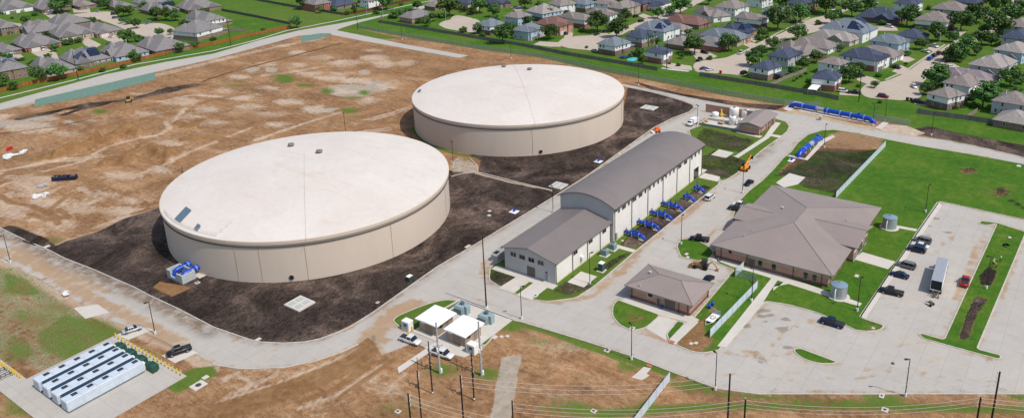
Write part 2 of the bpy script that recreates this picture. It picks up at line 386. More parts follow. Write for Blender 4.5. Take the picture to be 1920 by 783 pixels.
GROUND = ground_material('earth and grass')
CONC = concrete_material('road concrete')
CONC_TAN = concrete_material('street concrete', (.47, .395, .32), 6, .3, .2)
PAD = concrete_material('pad concrete', (.56, .52, .46), 0, 0, .2)
KERB = mat('kerb concrete', (.48, .44, .38), .9, var=.2, scale=.8)
WALK = concrete_material('walk concrete', (.56, .54, .50), 1.6, 0, .1)
TANKW = mat('tank wall coating', (.60, .50, .405), .85, var=.03, scale=.2, stretch=(1, 1, .25))
ROOFM = mat('standing seam brown metal', (.325, .268, .240), .55, metal=.05, var=.08, scale=.25, spec=.3)
def seam_metal(name, c, step=.6):
    m, t, b = _new(name); N = t.nodes; L = t.links
    geo = N.new('ShaderNodeNewGeometry'); sx = N.new('ShaderNodeSeparateXYZ'); L.new(geo.outputs['Position'], sx.inputs[0]); sn = N.new('ShaderNodeSeparateXYZ'); L.new(geo.outputs['True Normal'], sn.inputs[0])
    pick = mth(t, 'GREATER_THAN', mth(t, 'ABSOLUTE', sn.outputs[0]), mth(t, 'ABSOLUTE', sn.outputs[1]))
    co_ = mth(t, 'ADD', mth(t, 'MULTIPLY', sx.outputs[1], pick), mth(t, 'MULTIPLY', sx.outputs[0], mth(t, 'SUBTRACT', 1.0, pick)))
    pp = mth(t, 'PINGPONG', co_, step/2); seam = mth(t, 'LESS_THAN', pp, .035)
    n1 = noise(t, .12, 5, .6, geo.outputs['Position'], .5); n2 = noise(t, 1.2, 4, .6, geo.outputs['Position'])
    col = mixc(t, .3, ramp(t, n1, [(.35, tuple(k*.93 for k in c)), (.65, tuple(k*1.07 for k in c))]), ramp(t, n2, [(.3, tuple(k*.92 for k in c)), (.7, tuple(k*1.08 for k in c))]))
    col = mixc(t, mth(t, 'MULTIPLY', seam, .35), col, tuple(k*.55 for k in c))
    L.new(col, b.inputs['Base Color']); b.inputs['Roughness'].default_value = .5; b.inputs['Specular IOR Level'].default_value = .3
    bp = N.new('ShaderNodeBump'); bp.inputs['Distance'].default_value = .04; L.new(seam, bp.inputs['Height']); L.new(bp.outputs[0], b.inputs['Normal'])
    return m
ROOFM = seam_metal('taupe seam metal', (.30, .245, .218)); ROOFD = seam_metal('dark taupe seam metal', (.205, .175, .162))
WHITE = mat('white paint', (.78, .77, .74), .6, var=.05)
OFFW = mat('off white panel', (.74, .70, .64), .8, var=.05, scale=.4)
SHADEW = mat('grey wall panel', (.44, .435, .425), .8, var=.05, scale=.4)  # off-white wall with the shade of the unlit gable ends in its colour
BLACK = mat('black paint', (.015, .015, .017), .5, var=.2)
DGLASS = mat('dark window glass', (.012, .014, .018), .12, spec=.6, var=.1)
BLUE = mat('blue pipe paint', (.004, .052, .42), .35, spec=.5, var=.15, scale=1)
BLUEF = mat('pale blue flange', (.22, .40, .68), .5)
STEEL = mat('galvanized steel', (.42, .45, .47), .38, metal=.55, var=.12, scale=2)
GALV = mat('galvanized pole', (.40, .42, .43), .6, metal=.2)
YEL = mat('safety yellow', (.72, .50, .02), .6)
ORANGE = mat('orange machine paint', (.75, .24, .015), .5)
RED = mat('red paint', (.5, .02, .02), .5)
GREEN = mat('dark green enamel', (.018, .075, .045), .5)
CONT = mat('pale container paint', (.52, .575, .63), .5, var=.08, scale=.6)
NAVY = mat('navy strip', (.018, .042, .075), .5)
WOODP = mat('dark utility pole timber', (.018, .014, .012), .9)
RUB = mat('tyre rubber', (.012, .012, .012), .9)
RIM = mat('wheel rim', (.35, .35, .36), .3, metal=.7)
EQUIP = mat('blue grey equipment paint', (.27, .36, .37), .55)
GREYC = mat('grey cabinet', (.40, .42, .42), .5)
def brick_mat(name, c1, c2, mort=(.42, .38, .34)):
    m, t, b = _new(name); N = t.nodes; L = t.links
    tc = N.new('ShaderNodeTexCoord'); geo = N.new('ShaderNodeNewGeometry')
    # run bricks along whichever horizontal direction the wall has
    sx = N.new('ShaderNodeSeparateXYZ'); L.new(tc.outputs['Object'], sx.inputs[0])
    cb = N.new('ShaderNodeCombineXYZ'); L.new(mth(t, 'ADD', sx.outputs[0], sx.outputs[1]), cb.inputs[0]); L.new(sx.outputs[2], cb.inputs[1])
    br = N.new('ShaderNodeTexBrick'); br.inputs['Scale'].default_value = 1; br.inputs['Brick Width'].default_value = .42; br.inputs['Row Height'].default_value = .2; br.inputs['Mortar Size'].default_value = .02
    br.inputs['Color1'].default_value = (*c1, 1); br.inputs['Color2'].default_value = (*c2, 1); br.inputs['Mortar'].default_value = (*mort, 1)
    L.new(cb.outputs[0], br.inputs[0])
    nz = noise(t, .5, 5, .6, geo.outputs['Position'])
    col = mixc(t, .5, br.outputs[0], ramp(t, nz, [(.3, tuple(c*.85 for c in c1)), (.7, tuple(c*1.1 for c in c2))]))
    L.new(col, b.inputs['Base Color']); b.inputs['Roughness'].default_value = .9; b.inputs['Specular IOR Level'].default_value = .15
    return m
BR_PINK = brick_mat('pink tan brick', (.40, .205, .145), (.49, .27, .195))
BR_DARK = brick_mat('dark brown brick', (.13, .062, .045), (.18, .09, .065))
BR_RED = brick_mat('red brick', (.27, .075, .05), (.34, .11, .075))
BR_BROWN = brick_mat('brown brick', (.20, .12, .085), (.27, .17, .12))
BR_TAN = brick_mat('tan split face block', (.31, .23, .16), (.36, .27, .19))
BR_BUFF = brick_mat('buff stone', (.42, .34, .26), (.50, .41, .32))
def tank_roof_material():
    m, t, b = _new('tank dome coating'); N = t.nodes; L = t.links
    tc = N.new('ShaderNodeTexCoord'); P = tc.outputs['Object']
    n1 = noise(t, .05, 4, .6, P, .5); n2 = noise(t, .6, 5, .6, P)
    st = N.new('ShaderNodeMapping'); st.inputs['Scale'].default_value = (.25, .03, 1); st.inputs['Rotation'].default_value = (0, 0, .9); L.new(P, st.inputs[0])
    n3 = noise(t, 1.0, 5, .7, st.outputs[0])
    col = mixc(t, .5, ramp(t, n1, [(.35, (.60, .525, .455)), (.65, (.68, .625, .565))]), ramp(t, n2, [(.3, (.60, .535, .47)), (.7, (.68, .625, .565))]))
    col = mixc(t, ramp(t, n3, [(.56, (0, 0, 0)), (.72, (.5, .5, .5))]), col, (.58, .45, .34))
    # faint radial strips and seam circles
    sx = N.new('ShaderNodeSeparateXYZ'); L.new(P, sx.inputs[0])
    r = mth(t, 'SQRT', mth(t, 'ADD', mth(t, 'POWER', sx.outputs[0], 2), mth(t, 'POWER', sx.outputs[1], 2)))
    ring = mth(t, 'ABSOLUTE', mth(t, 'SUBTRACT', mth(t, 'PINGPONG', r, 9.4), 0.0))
    rl = ramp(t, ring, [(0.0, (.86, .85, .84)), (.12, (1, 1, 1))])
    col = mixc(t, .45, col, rl, 'MULTIPLY')
    L.new(col, b.inputs['Base Color']); b.inputs['Roughness'].default_value = .8; b.inputs['Specular IOR Level'].default_value = .2
    return m
DOME = tank_roof_material()
def mesh_wire_material(name, col, alpha, vertical=True):
    """chain link: far finer than a pixel, so a share of the light passes straight through"""
    m, t, b = _new(name); N = t.nodes; L = t.links
    b.inputs['Base Color'].default_value = (*col, 1); b.inputs['Roughness'].default_value = .6; b.inputs['Metallic'].default_value = .0
    geo = N.new('ShaderNodeNewGeometry'); nz = noise(t, 6, 3, .6, geo.outputs['Position'])
    mr = N.new('ShaderNodeMapRange'); mr.inputs[1].default_value = .3; mr.inputs[2].default_value = .7; mr.inputs[3].default_value = alpha-.15; mr.inputs[4].default_value = alpha+.15
    L.new(nz, mr.inputs[0]); L.new(mr.outputs[0], b.inputs['Alpha'])
    return m
CHAIN = mesh_wire_material('chain link wire', (.33, .37, .37), .5)
CHAIN2 = mesh_wire_material('slatted chain link', (.58, .66, .72), .9)

# ================================================================ ground painting (where the earth itself changes)
SITE = [(-700, 330), (-300, 270), (0, 207), (67, 191), (197, 157), (292, 135), (400, 111), (492, 86), (560, 67.4), (613, 63), (640, 60), (669, 53), (780, 73), (900, 93), (1013, 108), (1120, 132), (1252, 157), (1365, 180), (1471, 197), (1540, 203), (1636, 222), (1700, 236), (1780, 262), (1920, 284), (2300, 370), (3200, 900), (2600, 1500), (960, 1500), (-900, 1400)]
SITE_W = GL(SITE)
def P_(s): return [tuple(float(v) for v in q.split(',')) for q in s.split()]
# main dark soil around the two tanks
SOIL = '93,466 121,453 180,435 233,410 303,388 330,380 420,430 700,400 800,310 842,318 895,322 902,300 880,290 1000,285 1165,228 1178,165 1240,176 1297,197 1302,206 1225,241 1040,369 880,466 700,586 600,637 530,644 470,638 400,614 281,555 180,508'
paint_poly('soil', P_(SOIL), 1, 2.2)
paint_poly('soil', P_('1185,152 1280,176 1400,194 1474,198 1452,207 1337,192 1224,169'), .95, 1)
paint_poly('soil', P_('1700,246 1740,236 1800,250 1920,272 2300,365 2300,395 1920,296 1852,279 1779,264'), .9, 1.5)
# near-white olive dirt beside the vault, pale dirt at the road edge
paint_poly('rut', P_('270,553 300,527 345,535 360,540 330,553 300,560'), .9, .7)
paint_poly('soil', P_('270,553 300,527 345,535 360,540 330,553 300,560'), -1, .7)
paint_poly('soil', P_('845,330 900,324 895,302 860,292 842,300'), -.45, 1)
paint_poly('grey', P_('845,330 900,324 895,302 860,292 842,300'), .6, 1)
paint_line('pale', P_('893,325 960,342 1035,357'), 1.2, 1); paint_line('soil', P_('893,325 960,342 1035,357'), .7, -1)
paint_line('grass', P_('772,240 800,272 850,287 905,297'), 1.3, .85)
paint_line('pale', P_('84,466 180,436 233,411 305,386'), 2, .9)
for cx, cy, rx, ry, a in ((600,560,60,12,.35),(440,580,30,12,.3),(900,350,40,8,.35),(1000,310,30,6,.3),(1230,190,30,8,.35),(930,440,30,8,.3),(700,540,40,10,.3)): paint_ell('rut', cx, cy, rx, ry, a)
# outside the site: meadow and lawns
def grass_outside(X, Y): return ~in_poly(X, Y, SITE_W)
# pale scraped patches in the big dirt field
for e in ((700,108,25,6),(650,118,30,5),(560,122,15,5),(640,138,22,4),(620,146,28,5),(448,183,20,5),(470,200,28,5),(545,190,28,5),(720,120,20,8),(670,152,28,6),(580,138,25,4),(600,108,22,5),(55,240,50,9),(235,329,36,7),(300,317,20,6),(195,365,30,8),(150,392,30,9),(280,214,30,5),(320,268,24,5),(60,345,40,18),(25,395,28,12),(120,420,25,8),(345,190,30,8),(420,170,18,5),(390,205,26,6),(590,205,22,5),(510,215,30,5),(690,190,20,6),(730,160,18,7),(15,220,30,5),(130,250,25,5),(445,145,18,4),(500,120,20,4),(560,98,16,3),(760,118,18,5),(240,395,40,8),(90,380,40,8),(620,170,25,4),(330,350,18,5),(400,230,22,4),(520,232,20,3),(500,165,22,4),(475,175,16,3),(350,220,24,4),(700,95,20,3),(60,440,20,5),(250,375,26,6)):
    paint_ell('pale', *e, 1.0)
for e in ((655,170,45,13),(705,162,24,11),(600,205,35,7),(508,131,14,5),(683,136,12,5),(560,100,18,4),(30,232,60,8),(150,228,30,5),(660,150,20,4),(470,130,18,5),(70,222,40,6)): paint_ell('grey', *e, .95)
for e in ((188,209,14,4,1),(535,148,18,8,.95),(575,160,22,4,.85),(450,160,30,4,.6),(612,171,15,6,.9),(683,174,9,4,.9),(660,183,20,3,.7),(655,208,18,5,.9),(420,155,20,3,.5),(97,452,16,7,.9),(690,195,14,4,.5),(520,140,20,3,.7)): paint_ell('grass', e[0], e[1], e[2], e[3], e[4])
for e in ((560,110,60,10),(420,130,50,10),(500,220,70,10),(650,220,60,8),(250,240,60,8),(110,290,40,6),(170,400,60,8),(300,350,40,10),(40,330,50,8),(740,140,30,10),(650,100,60,8)): paint_ell('rut', *e, .45)
paint_line('soil', P_('380,153 410,142 460,128 540,108 600,92 640,81'), .9, .75)
paint_line('rut', P_('380,153 460,128 640,81'), 2.2, .8)
paint_line('soil', P_('40,222 110,208 170,196 240,188 300,172 365,160'), 4.2, .74)
paint_line('rut', P_('30,220 110,205 240,186 380,158'), 5, .9)
paint_line('soil', P_('0,251 60,244 120,235 165,224'), 1.0, .6)
paint_line('rut', P_('130,215 150,228 172,232'), 3, .9)
for l in ('310,228 318,240 300,252 240,264 200,276 150,304 95,318 0,350', '345,205 320,235 316,243', '345,292 310,308 250,330', '110,352 60,380 0,405', '20,360 5,380 25,400', '150,352 190,372 130,400 60,412', '400,360 300,385 180,425', '640,210 560,235 480,262', '300,190 360,178 420,182', '470,240 380,275 330,295', '0,320 60,310 120,300'):
    paint_line('pale', P_(l), 1.7, .85)
for l in ('120,372 90,395 110,420', '55,400 90,412 130,408 110,392', '350,372 250,400', '330,395 230,425', '0,365 20,380 60,385 115,410', '0,290 40,300 70,296'):
    paint_line('rut', P_(l), 1.4, .95)
rsx = random.Random(21)
for k in range(46):
    cx, cy = rsx.uniform(-20, 760), rsx.uniform(95, 430)
    if cy < 215-cx*.2 or (cx > 290 and cy > 250) or (cx > 90 and cy > 455-cx*.22): continue
    a_ = rsx.uniform(-.35, .05); n_ = rsx.uniform(40, 130); b_ = rsx.uniform(-.25, .25)
    pts = [(cx+n_*q, cy+n_*q*a_+b_*n_*q*q*.5) for q in (-.5, -.2, .1, .4)]
    if any(p[1] < 212-p[0]*.2 for p in pts): continue
    g_ = [G(*p) for p in pts]
    for off in (0, 2.4):
        PAINT.append(('line', CHN['pale' if k % 3 else 'rut'], [(x+off*.5, y+off) for x, y in g_], 1.15, .95))
paint_line('pale', P_('0,205 120,182 300,140 500,92 600,72'), 5, .7)
# strip between gate road and tank
paint_poly('rut', P_('625,66 860,112 960,108 850,135 780,140 640,80'), .35, 4)
paint_poly('grass', P_('640,58 669,52 690,58 755,72 720,74 660,66'), .8, 1)
# lower-left quarter: worn grass over dirt
paint_poly('grass', P_('-60,480 60,500 130,560 190,605 240,640 205,650 120,705 0,690 -80,680'), .46, 3)
for e in ((60,600,40,14),(25,545,30,8),(110,575,30,8),(150,630,26,8),(30,660,34,8),(230,632,14,4)): paint_ell('rut', *e, .8)
paint_poly('grey', P_('-60,480 100,520 190,605 240,640 120,705 -80,700'), .5, 3)
paint_poly('grass', P_('120,580 210,598 245,618 215,645 120,688 60,660 50,630'), .60, 2.5)
paint_poly('grass', P_('0,500 60,520 90,550 40,560 0,550'), .6, 2)
paint_poly('grass', P_('10,620 60,625 80,660 30,690 -10,680'), .58, 2)
paint_poly('grass', P_('330,702 365,688 405,684 408,700 370,722 330,737 305,722'), .8, 1)
paint_poly('grass', P_('240,640 300,655 330,680 310,680 220,645'), .45, 1)
paint_poly('grass', P_('0,700 60,745 110,783 0,783'), .52, 2)
for e in ((35,560,30,14),(120,600,26,8),(90,650,30,8)): paint_ell('pale', *e, .6)
paint_line('pale', P_('0,492 60,520 140,566 230,610 330,655 400,690'), 2.2, .9)
# bottom centre
paint_line('rut', P_('300,830 400,778 520,738 600,707 650,683 690,655 705,625 722,600 745,580'), 3.4, 1)
paint_line('grey', P_('300,830 400,778 520,738 600,707 650,683 690,655 705,628'), .7, .9)
paint_line('rut', P_('560,752 620,731 660,706 700,678'), .9, 1); paint_line('rut', P_('585,745 640,722 690,690'), .8, 1)
for e in ((620,752,34,14),(560,700,30,6),(455,735,25,6),(520,690,25,5),(700,700,30,9),(720,735,25,8),(1050,650,40,8)): paint_ell('pale', *e, .6)
for l in ('400,760 480,735 560,708 640,676 690,648 712,618', '420,785 520,752 600,722 660,694 700,664 726,625', '330,800 420,775 470,760', '640,740 700,700 740,672'):
    paint_line('rut', P_(l), .75, 1)
for l in ('410,752 490,728 570,700 645,668 688,645', '560,765 620,745 680,712 716,684'): paint_line('pale', P_(l), .8, .95)
paint_poly('grey', P_('940,668 978,664 955,800 916,800'), 1, .6)
for l in ('430,740 520,700', '480,720 440,700 420,712', '760,700 730,730'): paint_line('pale', P_(l), 1, .7)
for e in ((800,700,16,9,.7),(828,694,22,12,1),(915,698,20,9,1),(785,765,26,9,.5),(740,768,45,18,.65),(1070,768,70,16,.7),(955,610,34,12,.95),(920,650,10,10,.6),(1020,640,45,10,.55),(1010,665,20,15,.5),(1075,650,30,8,.5),(1300,722,38,14,.95),(1655,752,42,14,.95),(1240,690,24,12,.7),(900,742,16,6,.6),(1120,765,25,10,.4),(1215,765,22,14,.9),(1450,755,60,8,.5),(1275,765,40,8,.45),(1180,688,22,9,.9),(1800,765,50,5,.4),(1910,742,16,6,1),(980,760,18,14,.4)):
    paint_ell('grass', e[0], e[1], e[2], e[3], e[4])
paint_line('grass', P_('960,598 1040,622 1110,648 1180,672 1260,700'), 2.2, .85)
paint_line('grass', P_('1260,720 1350,738 1500,748 1600,752'), 1.6, .62)
paint_line('grass', P_('1130,775 1300,762 1480,760 1640,760 1800,765 1920,768'), 2.2, .68)
for e in ((1120,700,60,14),(1350,755,60,6),(1500,770,60,6),(900,770,30,8),(1800,750,60,5)): paint_ell('rut', *e, .4)
# mud on the paving
paint_line('soil', P_('10,432 60,452 121,487 180,510 253,543 337,584 400,618'), 4.0, 1)
paint_line('soil', P_('100,478 200,520 300,572'), 4.5, .45)
paint_line('rut', P_('690,650 700,628 716,606 745,584'), 2.6, 1)
paint_line('rut', P_('690,640 705,622 718,603 745,586 775,570'), 3.6, .95)
paint_line('rut', P_('700,640 712,620 735,600'), 5, .6)
for l, wd, a in (('0,470 60,492 120,528 200,575 260,604 340,645', 3.2, .75), ('0,440 80,478 180,520 280,565 380,615', 2.0, .6), ('20,460 100,500 200,550', 1.6, .8), ('1120,545 1190,480 1240,440 1300,396 1340,362', .9, .8), ('1060,565 1110,556 1150,525 1200,480', 1.5, .7), ('960,545 1030,566 1060,568', 1.2, .7), ('908,490 905,515 920,532', 1.2, .8), ('850,535 920,570 960,590', .8, .5), ('1210,622 1250,640', 1.4, .9), ('430,640 600,672', 1.0, .3), ('1410,395 1330,440 1290,460', 1.1, .7), ('1340,660 1420,668 1500,660', 1.2, .5), ('1400,655 1440,668', 1.2, .7), ('1790,440 1760,470 1740,480',1.3,.5),('1850,430 1830,470 1810,500 1790,560',1,.6),('1500,735 1600,733 1700,734',.9,.5),('1560,600 1500,600 1440,650',1.2,.35)):
    paint_line('rut', P_(l), wd, a)
for l, wd in (('1436,580 1448,592 1442,606 1478,622 1490,606 1478,590', .5), ('1462,592 1475,600 1490,612', .3), ('1750,385 1762,392 1754,396', .35), ('1735,405 1762,412', .35), ('1730,420 1752,428 1780,436', .5), ('1735,440 1765,448 1788,455', .3), ('1700,482 1735,490', .35), ('1716,382 1700,420 1660,480', .3), ('1380,622 1420,600', .5), ('1395,565 1420,575 1425,590 1440,600', .7), ('1492,620 1470,612',.35),('1460,642 1480,652 1495,660',.4)):
    paint_line('grey', P_(l), wd, 1)
for e in ((1345,738,8,3),(1390,739,10,2),(1440,739,9,2),(1870,688,8,4),(1555,745,8,2),(1800,736,12,2),(1870,737,12,2),(1700,738,8,2),(1430,670,10,3),(1560,603,8,4)): paint_ell('grey', *e, 1)
for l in ('1500,600 1560,615 1600,640 1590,670', '1640,640 1680,650 1740,640', '1480,700 1600,690 1760,700', '1340,700 1500,712 1650,705 1900,715', '1660,560 1700,600 1690,650', '1840,600 1800,660 1700,690 1560,690'):
    paint_line('rut', P_(l), .7, .42)
# ---- island ground
paint_poly('soil', P_('912,530 918,500 985,520 955,545'), .56, 1)                 # by the annex
paint_poly('soil', P_('1030,550 1060,525 1115,520 1112,540 1070,556'), .56, .8)
paint_poly('soil', P_('1110,505 1160,478 1205,466 1145,512'), .56, .8)
paint_poly('soil', P_('1160,462 1190,430 1320,345 1332,352 1325,372 1280,400 1200,463'), .82, .7)
paint_poly('soil', P_('1300,300 1340,280 1400,300 1450,270 1455,285 1365,336 1320,334'), .51, 1)
paint_poly('soil', P_('1318,236 1390,256 1424,262 1400,290 1330,280 1292,262'), .5, 2)
paint_poly('soil', P_('1440,335 1500,285 1545,276 1660,280 1640,300 1575,368 1500,352 1480,330'), .51, 1.5)
paint_poly('soil', P_('1440,270 1470,262 1430,285'), .6, 1)
paint_poly('pale', P_('1553,256 1580,248 1650,262 1650,276 1600,284 1550,278'), .56, 1)
paint_poly('rut', P_('1553,256 1580,248 1650,262 1650,276 1600,284 1550,278'), .6, 1)
paint_poly('lush', P_('1553,252 1580,246 1658,260 1655,278 1600,288 1550,282 1440,340 1500,285 1540,278'), -.9, 1)
paint_line('soil', P_('120,215 150,205 250,184 330,170'), 3, .7)
paint_ell('soil', 1816, 321, 16, 6, .8); paint_ell('soil', 1878, 361, 18, 10, .75); paint_ell('lush', 1875, 360, 34, 14, -.6); paint_ell('lush', 1816, 321, 18, 7, -.8); paint_line('soil', P_('1895,375 1920,390'), 2, .6)
paint_line('soil', P_('1833,520 1858,508 1872,470'), 1.2, .5)
paint_line('soil', P_('1858,507 1848,532'), 1.6, .95); paint_line('lush', P_('1858,507 1848,532'), 1.5, -1)
paint_line('soil', P_('1840,560 1822,590 1808,632'), 1.3, .95); paint_line('lush', P_('1840,560 1822,590 1808,632'), 1.2, -1)
paint_ell('soil', 1192, 596, 16, 7, .7); paint_ell('lush', 1192, 596, 17, 8, -.8)
paint_ell('soil', 1366, 535, 14, 6, .6); paint_ell('lush', 1366, 535, 14, 6, -.6)
paint_poly('lush', P_('1265,647 1298,660 1322,662 1340,640 1322,620 1330,590 1310,565 1340,560 1345,590 1310,600'), -.85, 1.5)
paint_poly('rut', P_('1270,645 1298,658 1322,655 1325,625 1320,590 1300,600'), .6, 1.5)
paint_ell('rut', 1632, 613, 10, 4, 1); paint_ell('lush', 1632, 613, 10, 4, -1)
paint_ell('rut', 1702, 290, 10, 4, .0)
# ---------------------------------------------------------------- the ground itself
def smooth_noise(X, Y, s, seed):
    rs = np.random.RandomState(seed); T = rs.rand(64, 64)
    gx = X/s; gy = Y/s; ix = np.floor(gx).astype(int); iy = np.floor(gy).astype(int); fx = gx-ix; fy = gy-iy
    fx = fx*fx*(3-2*fx); fy = fy*fy*(3-2*fy); g = lambda a, b: T[a % 64, b % 64]
    return (g(ix, iy)*(1-fx)+g(ix+1, iy)*fx)*(1-fy)+(g(ix, iy+1)*(1-fx)+g(ix+1, iy+1)*fx)*fy
MOUNDS = [('79,300 100,297 130,289 160,279 190,268 214,262', 6.0, 3.6), ('225,250 240,245 258,252', 6, 2.6), ('200,308 225,306 243,300', 5.5, 2.6), ('262,288 280,284 300,288 320,293', 7.5, 3.4), ('205,300 235,292', 4, 1.2),
          ('345,262 390,258 420,262', 4, .8), ('60,448 80,452', 3, .9), ('330,232 360,238 370,228', 4, .9), ('120,208 150,198 240,190', 3.0, .8), ('300,170 360,160', 3.5, .9)]
def build_ground():
    step = .85
    xs = np.arange(30, 470, step); ys = np.arange(-20, 520, step)
    X, Y = np.meshgrid(xs, ys, indexing='ij'); Xf = X.ravel(); Yf = Y.ravel()
    M = eval_paint(Xf, Yf)
    out = grass_outside(Xf, Yf); d = seg_dist(Xf, Yf, SITE_W, True)
    gv = np.clip(.5+np.where(out, d, -d)/3.0, 0, 1)
    M[0] = np.maximum(M[0], gv)
    n1 = smooth_noise(Xf, Yf, 9, 3); n2 = smooth_noise(Xf, Yf, 2.6, 5)
    lush = gv*np.clip(.25+smooth_noise(Xf, Yf, 30, 9)*.9, 0, 1)
    meadow = in_poly(Xf, Yf, GL(P_('200,-60 640,-60 646,28 560,60 545,47 400,20 250,-8')))
    lush = np.where(meadow, 0.12, lush); M[5] = np.maximum(M[5]*1.0, np.where(out, lush, 0))
    Z = np.zeros_like(Xf)
    for l, wd, h in MOUNDS:
        dd = seg_dist(Xf, Yf, GL(P_(l)), False); k = np.clip(1-dd/wd, 0, 1); k = k*k*(3-2*k)
        Z += h*k*(.45+1.0*n2)*(.7+.6*n1); 
        M[3] = np.maximum(M[3], np.clip(k*1.6, 0, 1))
    inside = ~out
    # gentle roughness of the open soil, flat near anything built
    field = in_poly(Xf, Yf, GL(P_('0,250 300,170 600,90 740,110 780,150 760,250 620,245 400,262 310,330 290,385 60,440 0,420')))
    Z += np.where(field, (n2-.5)*.28+(n1-.5)*.35, 0)
    sp = GL(P_(SOIL)); soilz = np.where(in_poly(Xf, Yf, sp) & (seg_dist(Xf, Yf, sp, True) > 1.8), (n2-.45)*.34, 0)
    Z += np.where(np.hypot(Xf-155.4, Yf-202.5) < 47.5, 0, np.where(np.hypot(Xf-269, Yf-201.4) < 47.5, 0, soilz))
    Z = np.where(Z < 0, Z*.3, Z)
    nx, ny = len(xs), len(ys)
    idx = np.arange(nx*ny).reshape(nx, ny)
    F = np.stack([idx[:-1, :-1], idx[1:, :-1], idx[1:, 1:], idx[:-1, 1:]], -1).reshape(-1, 4)
    me = bpy.data.meshes.new('ground'); V = np.stack([Xf, Yf, Z-.02], 1).astype(np.float32)
    # outer ring to the horizon, joined to the same sheet's border
    B = 4000.0; x0, x1, y0, y1 = xs[0], xs[-1], ys[0], ys[-1]
    extra = [(x0, y0), (x1, y0), (x1, y1), (x0, y1), (-B, -B), (B, -B), (B, B), (-B, B)]
    nV = len(V); V = np.vstack([V, np.array([(a, b, -.024) for a, b in extra], np.float32)])
    ring = [(nV, nV+4, nV+5, nV+1), (nV+1, nV+5, nV+6, nV+2), (nV+2, nV+6, nV+7, nV+3), (nV+3, nV+7, nV+4, nV)]
    ring = [r[::-1] for r in ring]
    F = np.vstack([F, np.array(ring)])
    me.vertices.add(len(V)); me.vertices.foreach_set('co', V.ravel())
    me.loops.add(F.size); me.loops.foreach_set('vertex_index', F.ravel().astype(np.int32))
    me.polygons.add(len(F)); me.polygons.foreach_set('loop_start', np.arange(0, F.size, 4, dtype=np.int32)); me.polygons.foreach_set('loop_total', np.full(len(F), 4, np.int32))
    me.update(calc_edges=True); me.validate()
    M8 = np.zeros((6, 8)); M8[0] = 1; M8[5] = .5
    set_masks(me, np.hstack([M, M8])); me.materials.append(GROUND)
    me.polygons.foreach_set('use_smooth', np.ones(len(me.polygons), bool))
    o = bpy.data.objects.new('ground', me); C.objects.link(o); o['kind'] = 'structure'
build_ground()
# ---------------------------------------------------------------- paving
NE_TOP = '1165,157 1224,168.5 1280,180 1337,191 1393,202 1449,206 1521,217 1597,233 1646,242.5 1705,253.6 1779,263 1852,278 1920,294 2200,362 2700,520'
LOW = '2900,760 2300,742 1920,738 1600,738 1420,738 1345,728 1260,697 1183,667 1100,640 980,604 948,597 905,655 870,670 795,650 775,640 762,648 715,666 700,640 690,632 672,645 640,660 590,677 530,689 450,691 400,683 375,668 330,650 262,618 195,598 140,563 60,517 0,487'
INNER = '0,427 53,453 84,465 121,484 180,507 253,539 281,554 337,580 400,613 470,637 490,641 530,643 570,641 600,635 640,620 660,610 700,585 770,535 820,500 880,465 1040,368 1100,330 1225,240 1260,222 1292,210 1301,203 1299,197 1275,188 1224,174 1165,161.5'
pave = GL(P_(NE_TOP))+GL(P_(LOW))+[(80, 300), (80, 420), (92, 420), (92, 300)]+GL(P_(INNER))
ISLP = []
def strip(px, wd):
    pts = [Vector(p) for p in px]; L = []; R = []
    for i, p in enumerate(pts):
        d = (pts[min(i+1, len(pts)-1)]-pts[max(i-1, 0)]).normalized(); n = Vector((-d.y, d.x))
        L.append(tuple(p+n*wd/2)); R.append(tuple(p-n*wd/2))
    return L+R[::-1]
def kerb_line(pts, name='kerb', wd=.3, h=.16):
    mb = MB(); pts = [Vector(p) for p in pts]; prev = None
    for i, p in enumerate(pts):
        d = (pts[min(i+1, len(pts)-1)]-pts[max(i-1, 0)]).normalized(); n = Vector((-d.y, d.x))*wd/2
        cur = [(p.x+n.x, p.y+n.y, 0), (p.x+n.x, p.y+n.y, h), (p.x-n.x, p.y-n.y, h), (p.x-n.x, p.y-n.y, 0)]
        if prev: mb.add(prev+cur, [(0, 1, 5, 4), (1, 2, 6, 5), (2, 3, 7, 6)])
        prev = cur
    o = mb.build(name, KERB, fix=True); o['kind'] = 'structure'
kerb_line(GL(P_(INNER))); kerb_line(GL(P_('2300,742 1920,738 1600,738 1420,738 1345,728 1260,697 1183,667 1100,640 980,604 948,597')))
kerb_line(GL(P_('846,331 870,325 893,322.5 925,330 975,343 1035,357')), wd=.45); kerb_line(GL(P_('880,296 893,308 896,321')), wd=.35)
kerb_line(GL(P_('672,645 640,660 590,677 530,689 450,691 400,683')))
NISL = [0]
def island(px, base=None, name='verge', kerb=True, r=2.0, cell=1.5, world=False, sm=False):
    pts = px if world else GL(P_(px))
    pts = spline(pts, True, 4) if sm else rnd_corner(pts, r)
    NISL[0] += 1; ISLP.append(list(pts))
    if kerb:
        k = offset_poly(pts, .30)
        n = len(pts); mb = MB()
        mb.add([(x, y, 0) for x, y in pts]+[(x, y, .15) for x, y in pts]+[(x, y, .15) for x, y in k]+[(x, y, .09) for x, y in k],
               [(i, (i+1) % n, n+(i+1) % n, n+i) for i in range(n)]+[(n+i, n+(i+1) % n, 2*n+(i+1) % n, 2*n+i) for i in range(n)]+[(2*n+i, 2*n+(i+1) % n, 3*n+(i+1) % n, 3*n+i) for i in range(n)])
        mb.build('kerb', KERB, fix=False)['kind'] = 'structure'
        pts = k
    return sheet(name, pts, .125+.002*NISL[0], GROUND, cell, base or dict(grass=.0, lush=0), z0=0)
LG = dict(grass=1, lush=.85); MIXG = dict(grass=.75, lush=.45)
